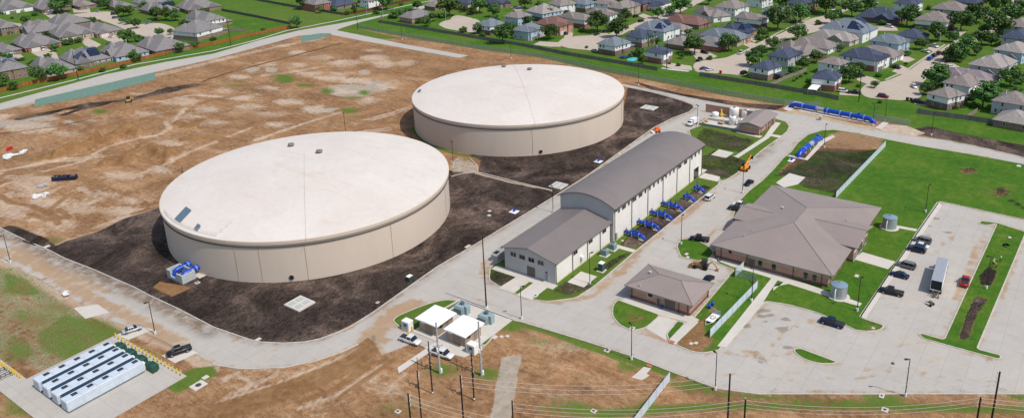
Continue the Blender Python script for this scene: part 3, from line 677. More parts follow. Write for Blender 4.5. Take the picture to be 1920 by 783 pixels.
# around the pump building
island([(152.2, 126.5), (150.9, 122), (149.7, 112), (151.5, 106.5), (157, 101.2), (165, 100.3), (190, 100.5), (225, 100.2), (246, 99.8), (251.3, 101.5), (253, 105.5), (251.5, 109.5), (251.5, 129.3), (240, 130.0), (158, 130.6)], MIXG, world=True, r=1.5)
# chemical block
island('1291,244 1323,231.6 1360,222 1452.6,222 1475,229 1481,237.5 1476.5,247 1464,257 1427,283.6 1382,325.7 1362,338 1343,340.5 1319,335', MIXG, r=1.2)
# east block with the corrugated fence, big lawn
island('1381,381 1405,356.6 1427,340 1450,317 1466.6,297.6 1483.5,283.6 1494.7,268 1514,252.7 1541,244.5 1563,243.5 1607,250 1661,261 1730,274.5 1828,290.5 1920,308 2250,400 2250,492 1920,412 1762,378 1668,514 1614,595 1660,610 1652,619 1629,622 1604,619.5 1585,610 1531,586 1480,572 1436,565 1427,575 1349,656 1344,657.5 1322,662 1298,660 1265,646 1296,600 1336,553 1376,506 1345,494 1345,489 1334,474 1380,436 1372,410', dict(grass=1, lush=.9), r=1.0, cell=2)
# lower garden in front of the administration building
island('1158,561 1148,572 1147,592 1161,610 1186,620.5 1212,615 1240,590 1172,566', LG, r=1.5)
island('1254,640 1249,626 1270,600 1286,606', LG, r=.8)
island('1268,462 1275,449 1300,446 1330,462 1340,474 1330,486 1310,490 1276,482', LG, r=1)
island('1486,654 1500,652 1573,679 1560,682.5 1535,682 1510,675 1492,664', dict(grass=1, lush=1), r=1)
island('1722,627 1726,624 1769,636 1868,420 1851,423 1834,419 1838,414 1870,418 1925,435 1833,654 1876,665 1879,671 1872,674 1730,635', dict(grass=1, lush=.75), r=.8)
island('735,601 745,592 780,577 812,566 838,561 865,564 950,599 910,650 850,625 780,620 752,616', MIXG, r=1.5)
sheet('service_road', pave, .02, CONC, 1.6, edge=[pave]+ISLP)
# light grounds under the rooms, drives and paths (each slab lies proud of the soil)
def slab(px, z=.145, m=None, name='paved_path', world=False, z0=0):
    p = px if world else GL(P_(px)); o = MB(); o.prism(p, z0, z); ob = o.build(name, m or PAD); ob['kind'] = 'structure'; return ob
slab([(122.2, 118.4), (122.2, 109.0), (139.5, 109.0), (139.5, 125.6), (133.8, 125.6), (133.8, 126.6), (122.2, 126.6)], .17, world=True, name='equipment_yard')
slab('748,699 745,689 800,652 812,655', .05, name='paved_path')
slab('795,652 840,632 905,655 870,669', .149, name='paved_path')
slab('138,577 183,570 205,585 160,597', .05, name='concrete_slab'); slab('218,627 262,611 288,617 240,637', .05, name='concrete_slab'); slab('303,666 345,652 372,660 328,680', .05, name='concrete_slab')
slab([(150.1, 121.5), (150.1, 116.4), (157.5, 116.4), (157.5, 121.0)], .135, world=True)       # annex drive
slab([(149.8, 115.2), (149.8, 110.5), (157.4, 110.5), (157.4, 115.2)], .138, world=True)
slab([(157.35, 129.5), (157.35, 108.8), (159.9, 108.8), (159.9, 129.5)], .142, world=True)
slab([(162.7, 107.6), (162.7, 102.4), (169.6, 102.4), (169.6, 107.6)], .142, world=True, name='concrete_slab')
slab([(187, 108), (187, 100.9), (188.8, 100.9), (188.8, 108)], .142, world=True)
slab([(247.8, 108.2), (247.8, 101), (252.4, 102.2), (252.8, 108.2)], .146, world=True)
slab([(251.6, 116), (251.6, 108.5), (256, 108.5), (256, 116)], .147, world=True)
slab('1333,291 1348,280.5 1376,287 1361,296.5', .15, name='concrete_slab')
slab('1378,293 1433,257 1442,259 1384,296.5 1374,293', .145); slab('1433,257 1452,229 1464,231 1442,259', .15); slab('1380,249 1386,244 1430,256 1424,259', .155); slab('1440,251 1466,255 1462,259 1436,254', .152)
slab('1455,343 1480,325 1510,333 1496,346 1470,352', .15, name='concrete_slab')
slab([(GX, GY) for GX, GY in GL(P_('1352,488 1390,492 1430,515 1476,535 1600,560 1560,555 1555,551 1420,522'))] if False else GL(P_('1345,489 1362,484 1422,501 1600,563 1616,569 1612,574 1595,570 1415,512 1372,500')), .15, world=True)
slab('1345,649 1360,652 1428,572 1444,546 1458,526 1446,522', .153); slab('1450,545 1450,538 1480,532 1470,528', .154)
slab('1611,593 1622,597 1766,385 1757,379', .15); slab('1600,486 1617,473 1679,491 1665,505', .155)
slab('1679,427 1681,423 1720,430 1717,434', .155)
slab('1165,565 1175,556 1296,592 1312,600 1296,606 1240,592', .155); slab('1253,641 1266,646 1310,604 1300,597 1286,606', .158)
slab('1212,615 1239,591 1268,600 1249,625 1250,638', .045, name='driveway')
slab('1330,485 1352,474 1372,478 1345,492', .15)
slab('1476,293 1480,291 1509,298 1540,262 1562,254 1566,257 1546,268 1514,301', .155, name='pipe_yard_kerb')
slab('1468,205 1490,190 1505,193 1480,209', .15, name='concrete_slab'); slab('1640,241 1656,229 1666,231 1652,243', .15, name='concrete_slab')
slab('1492,203 1512,205 1645,230 1640,234 1500,209', .12, name='concrete_slab')
slab('1184,707 1196,697 1207,687 1221,690 1212,700 1218,703 1204,712', .05, name='paved_path')
slab('1480,205 1492,206 1600,232 1640,238 1640,246 1597,236 1500,215 1470,212', .04, mat('yellow clay', (.42, .33, .21), .95, var=.2, scale=.5), name='clay_strip')
slab('1655,232 1700,236 1735,250 1715,256 1650,246', .05, mat('pink clay', (.46, .36, .27), .95, var=.25, scale=.4), name='clay_strip')
# red tactile ramps
RT = mat('tactile paving', (.42, .13, .09), .9)
slab('1253,641.5 1257,637.5 1266,640.5 1262,645.5', .162, RT, 'tactile_paving'); slab('1211,684 1214,681 1224,685 1220,688.5', .055, RT, 'tactile_paving')
# battery yard slab
slab([(50, 210), (50, 189.2), (57.2, 189.2), (57.2, 163), (79.9, 157.8), (79.9, 188.6), (77.6, 188.6), (77.6, 189.2), (58.4, 189.2), (58.4, 210)] if False else [(53, 215), (53, 158), (80.2, 158), (80.2, 188.8), (58.6, 188.8), (58.6, 215)], .10, CONC, world=True, name='battery_yard')
# public road and gate road on the far side
pub = GL(P_('-300,226 0,194 84,171 197,140 309,116.6 400,101 492,74 560,57.6 633,45 737,25 780,14 850,0 900,-12 930,-12 870,6 790,18 728,29 675,42 640,53 630,57.6 613,63 560,67.4 492,86 400,111 292,135 197,157 67,191 0,206.5 -300,250'))
sheet('public_road', pub, .03, CONC, 4); 
sheet('gate_road', GL(P_('612,63.5 630,57 683,67.5 760,83.5 878,104.5 861,109 760,91 680,77')), .026, CONC, 4)
walk = strip(GL(P_('-200,217 0,184 140,150 253,121 400,95.5 478,76 537,58 633,39 717,21 780,7 850,-6')), 1.7); sheet('sidewalk', walk, .05, WALK, 0, masks=False)
# green erosion matting beside the public road
MAT_G = mat('green erosion matting', (.13, .22, .17), .9, var=.15, scale=.4)
for q, l in (('64,200 66,187 290,136 293,149 180,178', 'long strip of green erosion matting beside the site road, at left'), ('565,79 564,69 600,63 622,63 600,73', 'short piece of green erosion matting near the gate junction')):
    b_ = MB(); b_.prism(GL(P_(q)), 0, .12); tag(b_.build('erosion_mat', MAT_G), l, 'erosion mat')

# ================================================================ the two storage tanks
TH = 12.8
def tank(cx, cy, lab, extras):
    t = empty('storage_tank', lab, 'storage tank', (cx, cy, 0), 0, 'large round storage tanks')
    R = 45.0; n = 160
    m = MB(); m.lathe([(R+.05, 0), (R+.05, TH-1.15)], n); m.build('wall', TANKW, t)
    # overhanging rim band
    m = MB(); m.lathe([(R+.05, TH-1.75), (R+.12, TH-1.2), (R+.42, TH-1.05), (R+.45, TH-.12), (R+.2, TH)], n, smooth=False); m.build('rim', TANKW, t)
    m = MB(); prof = [(R+.2, TH)]
    for i in range(1, 13):
        r = (R+.2)*(1-i/12.5); prof.append((r, TH+3.3*(1-(r/(R+.2))**2)))
    prof.append((.01, TH+3.3)); m.lathe(prof, n); m.build('dome_roof', DOME, t)
    m = MB()                                        # shadow of the overhanging rim, painted as a dark band
    m.lathe([(R+.07, TH-1.72), (R+.30, TH-1.74), (R+.30, TH-2.02), (R+.07, TH-2.05)], n, smooth=False); m.build('flashing', mat('dark flashing', (.10, .085, .075), .8), t)
    zr = lambda r: TH+3.3*(1-(r/(R+.2))**2)
    for (px, py) in extras['vents']:
        x, y = G(px, py, TH+3.0); x -= cx; y -= cy; r = math.hypot(x, y); z = zr(r)
        m = MB(); m.cyl((x, y, z-.2), (x, y, z+.55), .75, n=20); m.lathe([(1.15, .55), (1.2, .75), (1.05, .98), (.01, 1.05)], 20, (x, y, z)); m.lathe([(1.2, .75), (1.0, .55), (.7, .5)], 20, (x, y, z))
        m.build('roof_vent', mat('vent grey', (.20, .18, .17), .7), t)
    for (pts, hh, mm, nm) in extras['hatches']:
        q = [(a-cx, b-cy) for a, b in GL(pts, TH+.8)]
        zz = [zr(math.hypot(*p)) for p in q]; m = MB()
        n4 = len(q); m.add([(a, b, z-.1) for (a, b), z in zip(q, zz)]+[(a, b, z+hh) for (a, b), z in zip(q, zz)], [(i, (i+1) % n4, n4+(i+1) % n4, n4+i) for i in range(n4)]+[[n4+i for i in range(n4)]])
        m.build(nm, mm, t)
    # one raised seam across the dome
    for (p0, p1) in extras['seams']:
        m = MB(); a = G(*p0, TH+2); b = G(*p1, TH+2); pp = []
        for i in range(21):
            x = a[0]+(b[0]-a[0])*i/20-cx; y = a[1]+(b[1]-a[1])*i/20-cy; r = min(math.hypot(x, y), R); pp.append((x, y, zr(r)+.02))
        m.tube(pp, .045, 5); m.build('seam', mat('seam grey', (.40, .37, .34), .8), t)
    for az in extras['pipes']:
        a = math.radians(az); m = MB(); m.cyl(((R+.14)*math.cos(a), (R+.14)*math.sin(a), 0), ((R+.14)*math.cos(a), (R+.14)*math.sin(a), TH-1.2), .06, n=6); m.build('downpipe', mat('pipe tan', (.54, .44, .345), .8), t)
    for (px, py) in extras['ports']:
        x, y = G(px, py, 1.0); a = math.atan2(y-cy, x-cx); m = MB()
        m.cyl(((R-.1)*math.cos(a), (R-.1)*math.sin(a), 1.4), ((R+.35)*math.cos(a), (R+.35)*math.sin(a), 1.4), .62, n=20)
        p = m.build('manway', mat('manway black', (.02, .018, .016), .6), t)
        m = MB(); m.cyl(((R+.0)*math.cos(a), (R+.0)*math.sin(a), 1.4), ((R+.22)*math.cos(a), (R+.22)*math.sin(a), 1.4), .82, n=20); m.build('flange', mat('flange tan', (.38, .33, .28), .8), p)
    return t, zr
TGL = mat('skylight blue', (.10, .15, .19), .3)
ta, zrA = tank(155.4, 202.5, 'nearer of the two huge round beige tanks, with a guard rail on its dome',
     dict(vents=[(545.5, 269), (599, 286)], hatches=[([(327, 408), (337, 414.5), (359, 396), (349, 389)], .35, TGL, 'roof_skylight'), ([(364, 427), (369, 430), (376, 423), (371, 420)], .6, TGL, 'roof_hatch')],
          seams=[((571, 290), (572, 440))], pipes=[-157, -148, -132, -100, -62], ports=[(548, 519)]))
tb, zrB = tank(269.0, 201.4, 'farther of the two huge round beige tanks, standing nearer the houses',
     dict(vents=[(944.5, 118), (993, 128)], hatches=[([(783, 171), (787, 172), (790, 168), (786, 167)], .5, TGL, 'roof_hatch')],
          seams=[((960, 110), (1005, 228))], pipes=[-137, -72, -45], ports=[(1014, 286)]))
# rail around the hatches on the nearer tank
rl = MB(); az0, az1 = [math.atan2(G(px, py, TH)[1]-202.5, G(px, py, TH)[0]-155.4) for px, py in ((318, 395), (412, 440))]
RR = 44.3; az0 = az0 if az0 > 0 else az0+2*PI; az1 = az1 if az1 > 0 else az1+2*PI; NR = 26
pt = [(RR*math.cos(az0+(az1-az0)*i/NR), RR*math.sin(az0+(az1-az0)*i/NR)) for i in range(NR+1)]
for zz in (.55, 1.1): rl.tube([(x, y, TH+zz+.1) for x, y in pt], .035, 5)
for x, y in pt: rl.cyl((x, y, TH), (x, y, TH+1.2), .035, n=5)
k = .85; inner = [(pt[-1][0]*k, pt[-1][1]*k)]; zi = zrA(RR*k)
rl.tube([(pt[-1][0], pt[-1][1], TH+1.2), (inner[0][0], inner[0][1], zi+1.1)], .035, 5)
for f in (.95, .9, .85): rl.cyl((pt[-1][0]*f, pt[-1][1]*f, zrA(RR*f)-.1), (pt[-1][0]*f, pt[-1][1]*f, zrA(RR*f)+1.1), .035, n=5)
rl.build('guard_rail', mat('rail pale', (.55, .53, .50), .6), ta)

# ================================================================ buildings of the works
def downspout(mb, x, y, z0, z1): mb.box(x-.09, x+.09, y-.09, y+.09, z0, z1)
def window_part(par, x0, x1, y0, y1, z0, z1, face, glass=None, frame=None, name='window', muntins=0):
    """window set proud of a wall; face is -x,+x,-y,+y"""
    m = MB(); e = .05; f = .09
    if face[1] == 'y':
        s = -1 if face[0] == '-' else 1; y = y0
        m.mat(0).box(x0, x1, min(y, y+s*e), max(y, y+s*e), z0, z1)
        m.mat(1)
        for a, b, c, d in ((x0-f, x1+f, z1, z1+f), (x0-f, x1+f, z0-f, z0), (x0-f, x0, z0, z1), (x1, x1+f, z0, z1)): m.box(a, b, min(y, y+s*.09), max(y, y+s*.09), c, d)
        for i in range(1, muntins+1):
            xx = x0+(x1-x0)*i/(muntins+1); m.box(xx-.03, xx+.03, min(y, y+s*.08), max(y, y+s*.08), z0, z1)
    else:
        s = -1 if face[0] == '-' else 1; x = x0
        m.mat(0).box(min(x, x+s*e), max(x, x+s*e), y0, y1, z0, z1)
        m.mat(1)
        for a, b, c, d in ((y0-f, y1+f, z1, z1+f), (y0-f, y1+f, z0-f, z0), (y0-f, y0, z0, z1), (y1, y1+f, z0, z1)): m.box(min(x, x+s*.09), max(x, x+s*.09), a, b, c, d)
        for i in range(1, muntins+1):
            yy = y0+(y1-y0)*i/(muntins+1); m.box(min(x, x+s*.08), max(x, x+s*.08), yy-.03, yy+.03, z0, z1)
    return m.build(name, [glass or DGLASS, frame or WHITE], par)
def seams(mb, f, a0, a1, step, h=.05):
    pass
# ---- pump hall with barrel roof and its lower gabled annex
pb = empty('pump_building', 'long grey-roofed pump hall with a curved roof and a lower gabled annex', 'building', (0, 0, 0))
X0, X1, Y0, Y1, EH, RISE = 189.4, 251.3, 108.6, 127.2, 11.0, 2.85
def arch(y):   # height of the roof above the eave
    c = (Y0+Y1)/2; h = (Y1-Y0)/2+.7; r = (h*h+RISE*RISE)/(2*RISE); return math.sqrt(max(r*r-(y-c)**2, 0))-(r-RISE)
NA = 24; ys = [Y0+(Y1-Y0)*i/NA for i in range(NA+1)]
m = MB(); top = [(y, EH+max(0, arch(y))-.12) for y in ys]
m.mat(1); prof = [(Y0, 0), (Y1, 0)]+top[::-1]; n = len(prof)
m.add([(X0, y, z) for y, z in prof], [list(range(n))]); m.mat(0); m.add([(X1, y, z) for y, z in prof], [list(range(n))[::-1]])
m.mat(0); m.add([(X0, Y0, 0), (X1, Y0, 0), (X1, Y0, top[0][1]), (X0, Y0, top[0][1])], [(0, 1, 2, 3)]); m.add([(X0, Y1, 0), (X1, Y1, 0), (X1, Y1, top[-1][1]), (X0, Y1, top[-1][1])], [(3, 2, 1, 0)])
m.build('hall_wall', [OFFW, SHADEW], pb, fix=False)
m = MB(); yo = [Y0-.7+(Y1-Y0+1.4)*i/28 for i in range(29)]; xs_ = [X0-.6, X1+.8]
zt = [EH+arch(y)+.12 for y in yo]
vs = []
for x in xs_:
    vs += [(x, y, z) for y, z in zip(yo, zt)]; vs += [(x, y, z-.3) for y, z in zip(yo, zt)]
k = 29; fs = []
for i in range(28):
    fs += [(i, i+1, 2*k+i+1, 2*k+i), (k+i, 3*k+i, 3*k+i+1, k+i+1), (i, k+i, k+i+1, i+1), (2*k+i, 2*k+i+1, 3*k+i+1, 3*k+i)]
fs += [(0, 2*k, 3*k, k), (k-1, 2*k-1, 4*k-1, 3*k-1)]
m.add(vs, fs)
for i in range(155):                                  # standing seams
    x = X0-.6+.4+i*.4
    if i % 2: continue
    for j in range(0, 28, 2):
        pass
m.build('hall_roof', ROOFD, pb)
m = MB()
m.box(X0-.6, X1+.8, Y0-.86, Y0-.7, EH-.25, EH+.02)
m.build('gutter', mat('gutter brown', (.10, .085, .075), .6), pb)
GB = mat('downspout grey', (.10, .095, .09), .6)
bays = [X0+.5+ (X1-X0-1.0)*i/6.0 for i in range(7)]
for x in [189.9, 200.2, 210.6, 221.0, 231.2, 241.0, 250.9]:
    m = MB(); m.box(x-.1, x+.1, Y0-.2, Y0-.02, .1, EH-.9); m.box(x-.1, x+.1, Y0-.75, Y0-.02, EH-.9, EH-.6); m.box(x-.16, x+.16, Y0-.9, Y0-.6, EH-.8, EH-.2); m.build('downspout', GB, pb)
# high windows read from the photograph: (x centre, width)
for x, wd in ((192.4, 1.0), (195.4, 2.2), (198.4, .9), (201.9, 2.2), (205.8, 2.2), (209.0, .9), (211.9, .9), (214.6, .9), (217.6, .9), (220.2, .9), (223.2, .9), (226.0, .9), (228.8, .9), (233.2, 2.2), (237.6, 2.2), (242.6, .9), (245.4, .9), (248.4, .9)):
    window_part(pb, x-wd/2, x+wd/2, Y0-.003, 0, 8.7, 9.9, '-y', frame=mat('window frame grey', (.45, .43, .41), .6), muntins=1 if wd > 1.5 else 0)
window_part(pb, 244.6, 248.4, Y0-.003, 0, .15, 4.2, '-y', name='door', frame=mat('door frame', (.5, .5, .5), .6))
m = MB(); m.box(190.3, 190.9, Y0-.5, Y0-.01, .9, 2.9); m.build('meter_cabinet', GREYC, pb)
m = MB(); m.box(X0, X1, Y0-.05, Y0-.004, .1, .75); m.build('base_strip', mat('cream base strip', (.62, .56, .38), .85), pb)
# annex
AX0, AX1, AY0, AY1, AEH, ARZ = 160.0, 189.35, 109.6, 126.6, 6.75, 8.75; AYR = 118.2
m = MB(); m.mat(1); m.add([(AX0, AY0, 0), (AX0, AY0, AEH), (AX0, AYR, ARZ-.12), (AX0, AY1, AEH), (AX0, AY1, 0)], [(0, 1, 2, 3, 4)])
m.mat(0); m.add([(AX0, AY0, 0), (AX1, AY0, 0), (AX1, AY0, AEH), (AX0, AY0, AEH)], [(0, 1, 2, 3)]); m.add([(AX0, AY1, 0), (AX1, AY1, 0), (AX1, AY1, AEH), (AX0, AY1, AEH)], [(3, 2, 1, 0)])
m.build('annex_wall', [OFFW, SHADEW], pb, fix=False)
m = MB(); o = .7; sl_ = (ARZ-AEH)/(AY1-AYR); e0 = AEH-sl_*o*.9
P1 = [(AY0-o, e0+.15), (AYR, ARZ+.12), (AY1+o, e0+.15), (AY1+o, e0-.1), (AYR, ARZ-.13), (AY0-o, e0-.1)]
m.add([(AX0-.8, y, z) for y, z in P1]+[(AX1, y, z) for y, z in P1], [(i, (i+1) % 6, 6+(i+1) % 6, 6+i) for i in range(6)]+[(0, 1, 4, 5), (1, 2, 3, 4), (6, 11, 10, 7), (7, 10, 9, 8)])
m.build('annex_roof', ROOFD, pb)
for yy in (123.6, 120.6, 117.5, 114.4): window_part(pb, AX0-.003, 0, yy-1.05, yy+.85, 4.6, 5.85, '-x', muntins=1, frame=mat('window frame grey', (.45, .43, .41), .6))
window_part(pb, AX0-.003, 0, 116.2, 119.0, .16, 3.1, '-x', glass=mat('roller door brown', (.12, .10, .09), .6, stretch=(1, 1, 8), scale=1, var=.25), name='roller_door', frame=mat('door frame', (.5, .5, .5), .6))
window_part(pb, AX0-.003, 0, 111.9, 113.0, .16, 2.35, '-x', glass=mat('door blue grey', (.22, .27, .32), .6), name='door', frame=mat('door frame', (.5, .5, .5), .6))
m = MB(); m.box(AX0-.3, AX0-.02, 112.2, 112.7, 2.8, 3.0); m.build('wall_lamp', BLACK, pb)
for x in (160.2, 168.4, 176.2, 183.2, 189.0):
    m = MB(); m.box(x-.1, x+.1, AY0-.2, AY0-.02, .1, AEH-.6); m.box(x-.1, x+.1, AY0-.6, AY0-.02, AEH-.6, AEH-.35); m.build('downspout', GB, pb)
for x in (170.0, 178.0, 185.6): window_part(pb, x-1.0, x+1.0, AY0-.003, 0, 4.7, 5.8, '-y', muntins=1, frame=mat('window frame grey', (.45, .43, .41), .6))
m = MB(); m.box(172.3, 173.3, AY0-.8, AY0-.02, 2.2, 3.0); m.cyl((172.8, AY0-.4, 1.2), (172.8, AY0-.4, 2.2), .15); m.build('exhaust_hood', WHITE, pb)
m = MB(); m.box(AX0, AX1, AY0-.05, AY0-.004, .1, .6); m.build('base_strip', mat('cream base strip', (.62, .56, .38), .85), pb)
# ---- hip roof helper (closed solid with a soffit)
def hip(mb, x0, x1, y0, y1, z, rz, rx0=None, rx1=None, ry=None, axis='x', th=.22):
    c = [(x0, y0), (x1, y0), (x1, y1), (x0, y1)]
    if axis == 'x': r = [(rx0, ry), (rx1, ry)]; tf = [(0, 1, 5, 4), (1, 2, 5), (2, 3, 4, 5), (3, 0, 4)]
    else: r = [(ry, rx0), (ry, rx1)]; tf = [(0, 1, 4), (1, 2, 5, 4), (2, 3, 5), (3, 0, 4, 5)]
    vs = [(a, b, z) for a, b in c]+[(a, b, rz) for a, b in r]+[(a, b, z-th) for a, b in c]
    return mb.add(vs, tf+[(0, 6, 7, 1), (1, 7, 8, 2), (2, 8, 9, 3), (3, 9, 6, 0), (6, 9, 8, 7)])
def brick_walls(par, x0, x1, y0, y1, h, lo=.9, name='wall', main=BR_PINK, low=BR_DARK, band=True):
    m = MB(); m.mat(0).box(x0, x1, y0, y1, lo, h); m.mat(1).box(x0-.05, x1+.05, y0-.05, y1+.05, 0, lo)
    if band: m.mat(2); z = h*.68; m.box(x0-.03, x1+.03, y0-.03, y1+.03, z, h-.35)
    return m.build(name, [main, low, BR_BUFF], par)
def roof_knobs(par, pts, z):
    for px, py, k in pts:
        x, y = G(px, py, z); m = MB(); m.cyl((x, y, z-.6), (x, y, z+.25), .12 if k == 0 else .22, n=8)
        if k: m.cbox((x, y, z+.4), (.7, .7, .35))
        m.build('roof_vent', mat('vent pale', (.5, .47, .44), .6) if k != 2 else mat('vent grey', (.20, .18, .17), .7), par)

def ridge_caps(par, segs, r=.075):
    m_ = mat('ridge cap dark', (.17, .14, .125), .6)
    for a, b in segs: q = MB(); q.tube([a, b], r, 5); q.build('ridge_cap', m_, par)
DSP = mat('downspout red brown', (.14, .06, .045), .6)
# ---- administration building
ad = empty('office_building', 'large pink-brick office building under a wide brown hip roof', 'building')
brick_walls(ad, 196.8, 243.9, 49.2, 80.0, 4.0)
m = MB(); hip(m, 195.7, 245.3, 47.8, 81.3, 4.25, 7.6, 214.6, 226.2, 64.4); m.build('roof', ROOFM, ad)
ridge_caps(ad, [((195.7, 47.8, 4.27), (214.6, 64.4, 7.62)), ((195.7, 81.3, 4.27), (214.6, 64.4, 7.62)), ((245.3, 81.3, 4.27), (226.2, 64.4, 7.62)), ((245.3, 47.8, 4.27), (226.2, 64.4, 7.62)), ((214.6, 64.4, 7.62), (226.2, 64.4, 7.62))])
# raised gabled bays toward the street and toward the car park
def gable_bay(x0, x1, ye, yi, ze, zr, wy, nm):
    xm = (x0+x1)/2; s = 1 if ye > yi else -1
    m = MB(); lo_, hi_ = min(wy, yi), max(wy, yi); m.mat(0).box(x0+.7, x1-.7, min(wy, wy-s*3), max(wy, wy-s*3), .9, ze-.2); m.mat(1).box(x0+.65, x1-.65, min(wy+s*.05, wy-s*3), max(wy+s*.05, wy-s*3), 0, .9)
    m.mat(2).add([(x0+.7, wy, ze-.25), (x1-.7, wy, ze-.25), (xm, wy, zr-.3)], [(0, 1, 2)]); m.build(nm+'_wall', [BR_PINK, BR_DARK, BR_BUFF], ad)
    m = MB(); P = [(x0, ze), (xm, zr), (x1, ze), (x1, ze-.22), (xm, zr-.24), (x0, ze-.22)]
    m.add([(x, ye, z) for x, z in P]+[(x, yi, z-.0) for x, z in P], [(i, (i+1) % 6, 6+(i+1) % 6, 6+i) for i in range(6)]+[(0, 1, 4, 5), (1, 2, 3, 4), (6, 11, 10, 7), (7, 10, 9, 8)]); m.build(nm+'_roof', ROOFM, ad)
gable_bay(213.8, 226.5, 82.0, 69.5, 4.85, 6.35, 80.9, 'street_bay'); gable_bay(213.2, 229.3, 46.3, 60.4, 4.95, 6.95, 47.5, 'entrance_bay')
ridge_caps(ad, [((220.15, 82.0, 6.37), (220.15, 72, 6.37)), ((221.25, 46.3, 6.97), (221.25, 60.4, 6.97))])
for x in (215.2, 218.0, 221.4, 224.6, 227.2):
    window_part(ad, x-.45, x+.45, 47.5-.035, 0, 3.6, 4.4, '-y', frame=BR_BUFF)
for x0_, x1_, z1_ in ((214.4, 216.2, 2.8), (217.6, 222.9, 3.0), (225.4, 227.6, 2.8)): window_part(ad, x0_, x1_, 47.5-.055, 0, .2, z1_, '-y', name='entrance_glazing', muntins=2)
for x in (199.2, 203.5, 207.8, 232.0, 235.2, 239.6): window_part(ad, x-.6, x+.6, 49.2-.035, 0, .9, 3.0, '-y', frame=BR_BUFF)
for y, wd in ((69.6, 0), (67.2, 0), (63.4, 0), (54.9, 0), (52.6, 0)):
    window_part(ad, 196.8-.035, 0, y-.55, y+.55, .95, 2.75, '-x', frame=BR_BUFF) if y < 68 else window_part(ad, 196.8-.035, 0, y-1.0, y+.9, .15, 2.6, '-x', name='door', glass=mat('door brown', (.12, .09, .08), .6), frame=BR_BUFF)
m = MB(); m.cyl((196.75, 75.8, 2.9), (196.85, 75.8, 2.9), .45, n=16); m.cyl((196.6, 75.8, 2.9), (196.76, 75.8, 2.9), .36, n=16); m.build('louvre', BLACK, ad)
for y in (78.4, 70.9, 58.2, 50.8):
    m = MB(); m.box(196.6, 196.78, y-.08, y+.08, .1, 4.0); m.build('downspout', DSP, ad)
roof_knobs(ad, [(1467, 391, 1), (1502, 393, 1), (1549, 383, 0), (1536, 400, 0), (1396, 440, 0), (1410, 430, 0), (1588, 350+60, 0)], 6.2)
# ---- small brick building by the drive
bb = empty('brick_outbuilding', 'small pink-brick building with a hip roof, roller door and blue bin outside', 'building')
brick_walls(bb, 165.0, 176.0, 73.1, 89.7, 3.6, lo=.9)
m = MB(); hip(m, 163.9, 177.1, 71.9, 90.9, 3.85, 5.9, 78.2, 84.2, 170.4, axis='y'); m.build('roof', ROOFM, bb)
ridge_caps(bb, [((163.9, 71.9, 3.87), (170.4, 78.2, 5.92)), ((177.1, 71.9, 3.87), (170.4, 78.2, 5.92)), ((163.9, 90.9, 3.87), (170.4, 84.2, 5.92)), ((177.1, 90.9, 3.87), (170.4, 84.2, 5.92)), ((170.4, 78.2, 5.92), (170.4, 84.2, 5.92))], .07)
window_part(bb, 165.0-.055, 0, 76.9, 79.9, .15, 2.9, '-x', name='roller_door', glass=mat('roller door brown', (.12, .10, .09), .6, stretch=(1, 1, 8), scale=1, var=.25), frame=BR_BUFF)
window_part(bb, 165.0-.055, 0, 81.2, 82.1, .15, 2.3, '-x', name='door', glass=mat('door brown', (.12, .09, .08), .6), frame=BR_BUFF)
window_part(bb, 165.0-.035, 0, 83.2, 84.6, 2.0, 3.0, '-x')
window_part(bb, 169.6, 170.4, 73.1-.035, 0, 1.6, 2.6, '-y')
for x, y in ((164.8, 89.2), (164.8, 76.0), (164.8, 73.6), (175.6, 72.9)):
    m = MB(); m.box(x-.09, x+.09, y-.09, y+.09, .1, 3.7); m.build('downspout', DSP, bb)
roof_knobs(bb, [(1219, 512, 1), (1208, 520, 0), (1233, 502, 0), (1275, 520, 0), (1200, 532, 0)], 4.9)
m = MB(); m.lathe([(.01, 0), (.3, 0), (.36, .9), (.4, .92), (.01, 1.0)], 12, (164.2, 80.4, .16)); tag(m.build('waste_drum', BLUE), 'blue drum standing beside the roller door of the small brick building', 'drum')
# ---- chemical building and its walled yard
cb_ = empty('chemical_building', 'low brick chemical store beside white tanks in a walled yard', 'building')
brick_walls(cb_, 299.4, 317.3, 105.9, 113.8, 4.0, lo=.8)
m = MB(); y0_, y1_, yr_ = 105.0, 114.8, 110.2; P1 = [(y0_, 4.0), (yr_, 5.2), (y1_, 4.0), (y1_, 3.78), (yr_, 4.95), (y0_, 3.78)]
m.add([(298.6, y, z) for y, z in P1]+[(318.4, y, z) for y, z in P1], [(i, (i+1) % 6, 6+(i+1) % 6, 6+i) for i in range(6)]+[(0, 1, 4, 5), (1, 2, 3, 4), (6, 11, 10, 7), (7, 10, 9, 8)]); m.build('roof', ROOFM, cb_)
for xg in (299.4, 317.3): m = MB(); m.add([(xg, 105.9, 3.99), (xg, 113.8, 3.99), (xg, 110.2, 4.95)], [(0, 1, 2)]); m.build('gable', BR_BUFF, cb_)
for x, a, b, g in ((303.0, .45, .8, 1), (307.2, .6, .2, 0), (311.6, .55, .2, 0), (315.0, .8, .2, 0)):
    window_part(cb_, x-a, x+a, 105.9-.055, 0, .15 if not g else 2.0, 2.5 if not g else 2.8, '-y', name='door' if not g else 'window', glass=mat('door brown', (.12, .09, .08), .6), frame=BR_BUFF)
for x in (301, 309.5, 313.3): m = MB(); m.box(x-.08, x+.08, 105.66, 105.84, .1, 3.7); m.build('downspout', DSP, cb_)
yard = empty('containment_wall', 'brick-faced wall behind the white chemical tanks with low grey front wall', 'wall')
m = MB()
a, b = G(1347, 224), G(1420, 214); 
m.box(318.2, 318.6, 113.6, 140.0, 0, 3.6) if False else m.box(317.6, 318.0, 113.9, 136.5, 0, 3.4); m.build('rear_wall', BR_PINK, yard)
m = MB(); m.box(317.5, 318.1, 113.9, 136.6, 3.4, 3.6); m.build('coping', mat('coping stone', (.36, .30, .26), .8), yard)
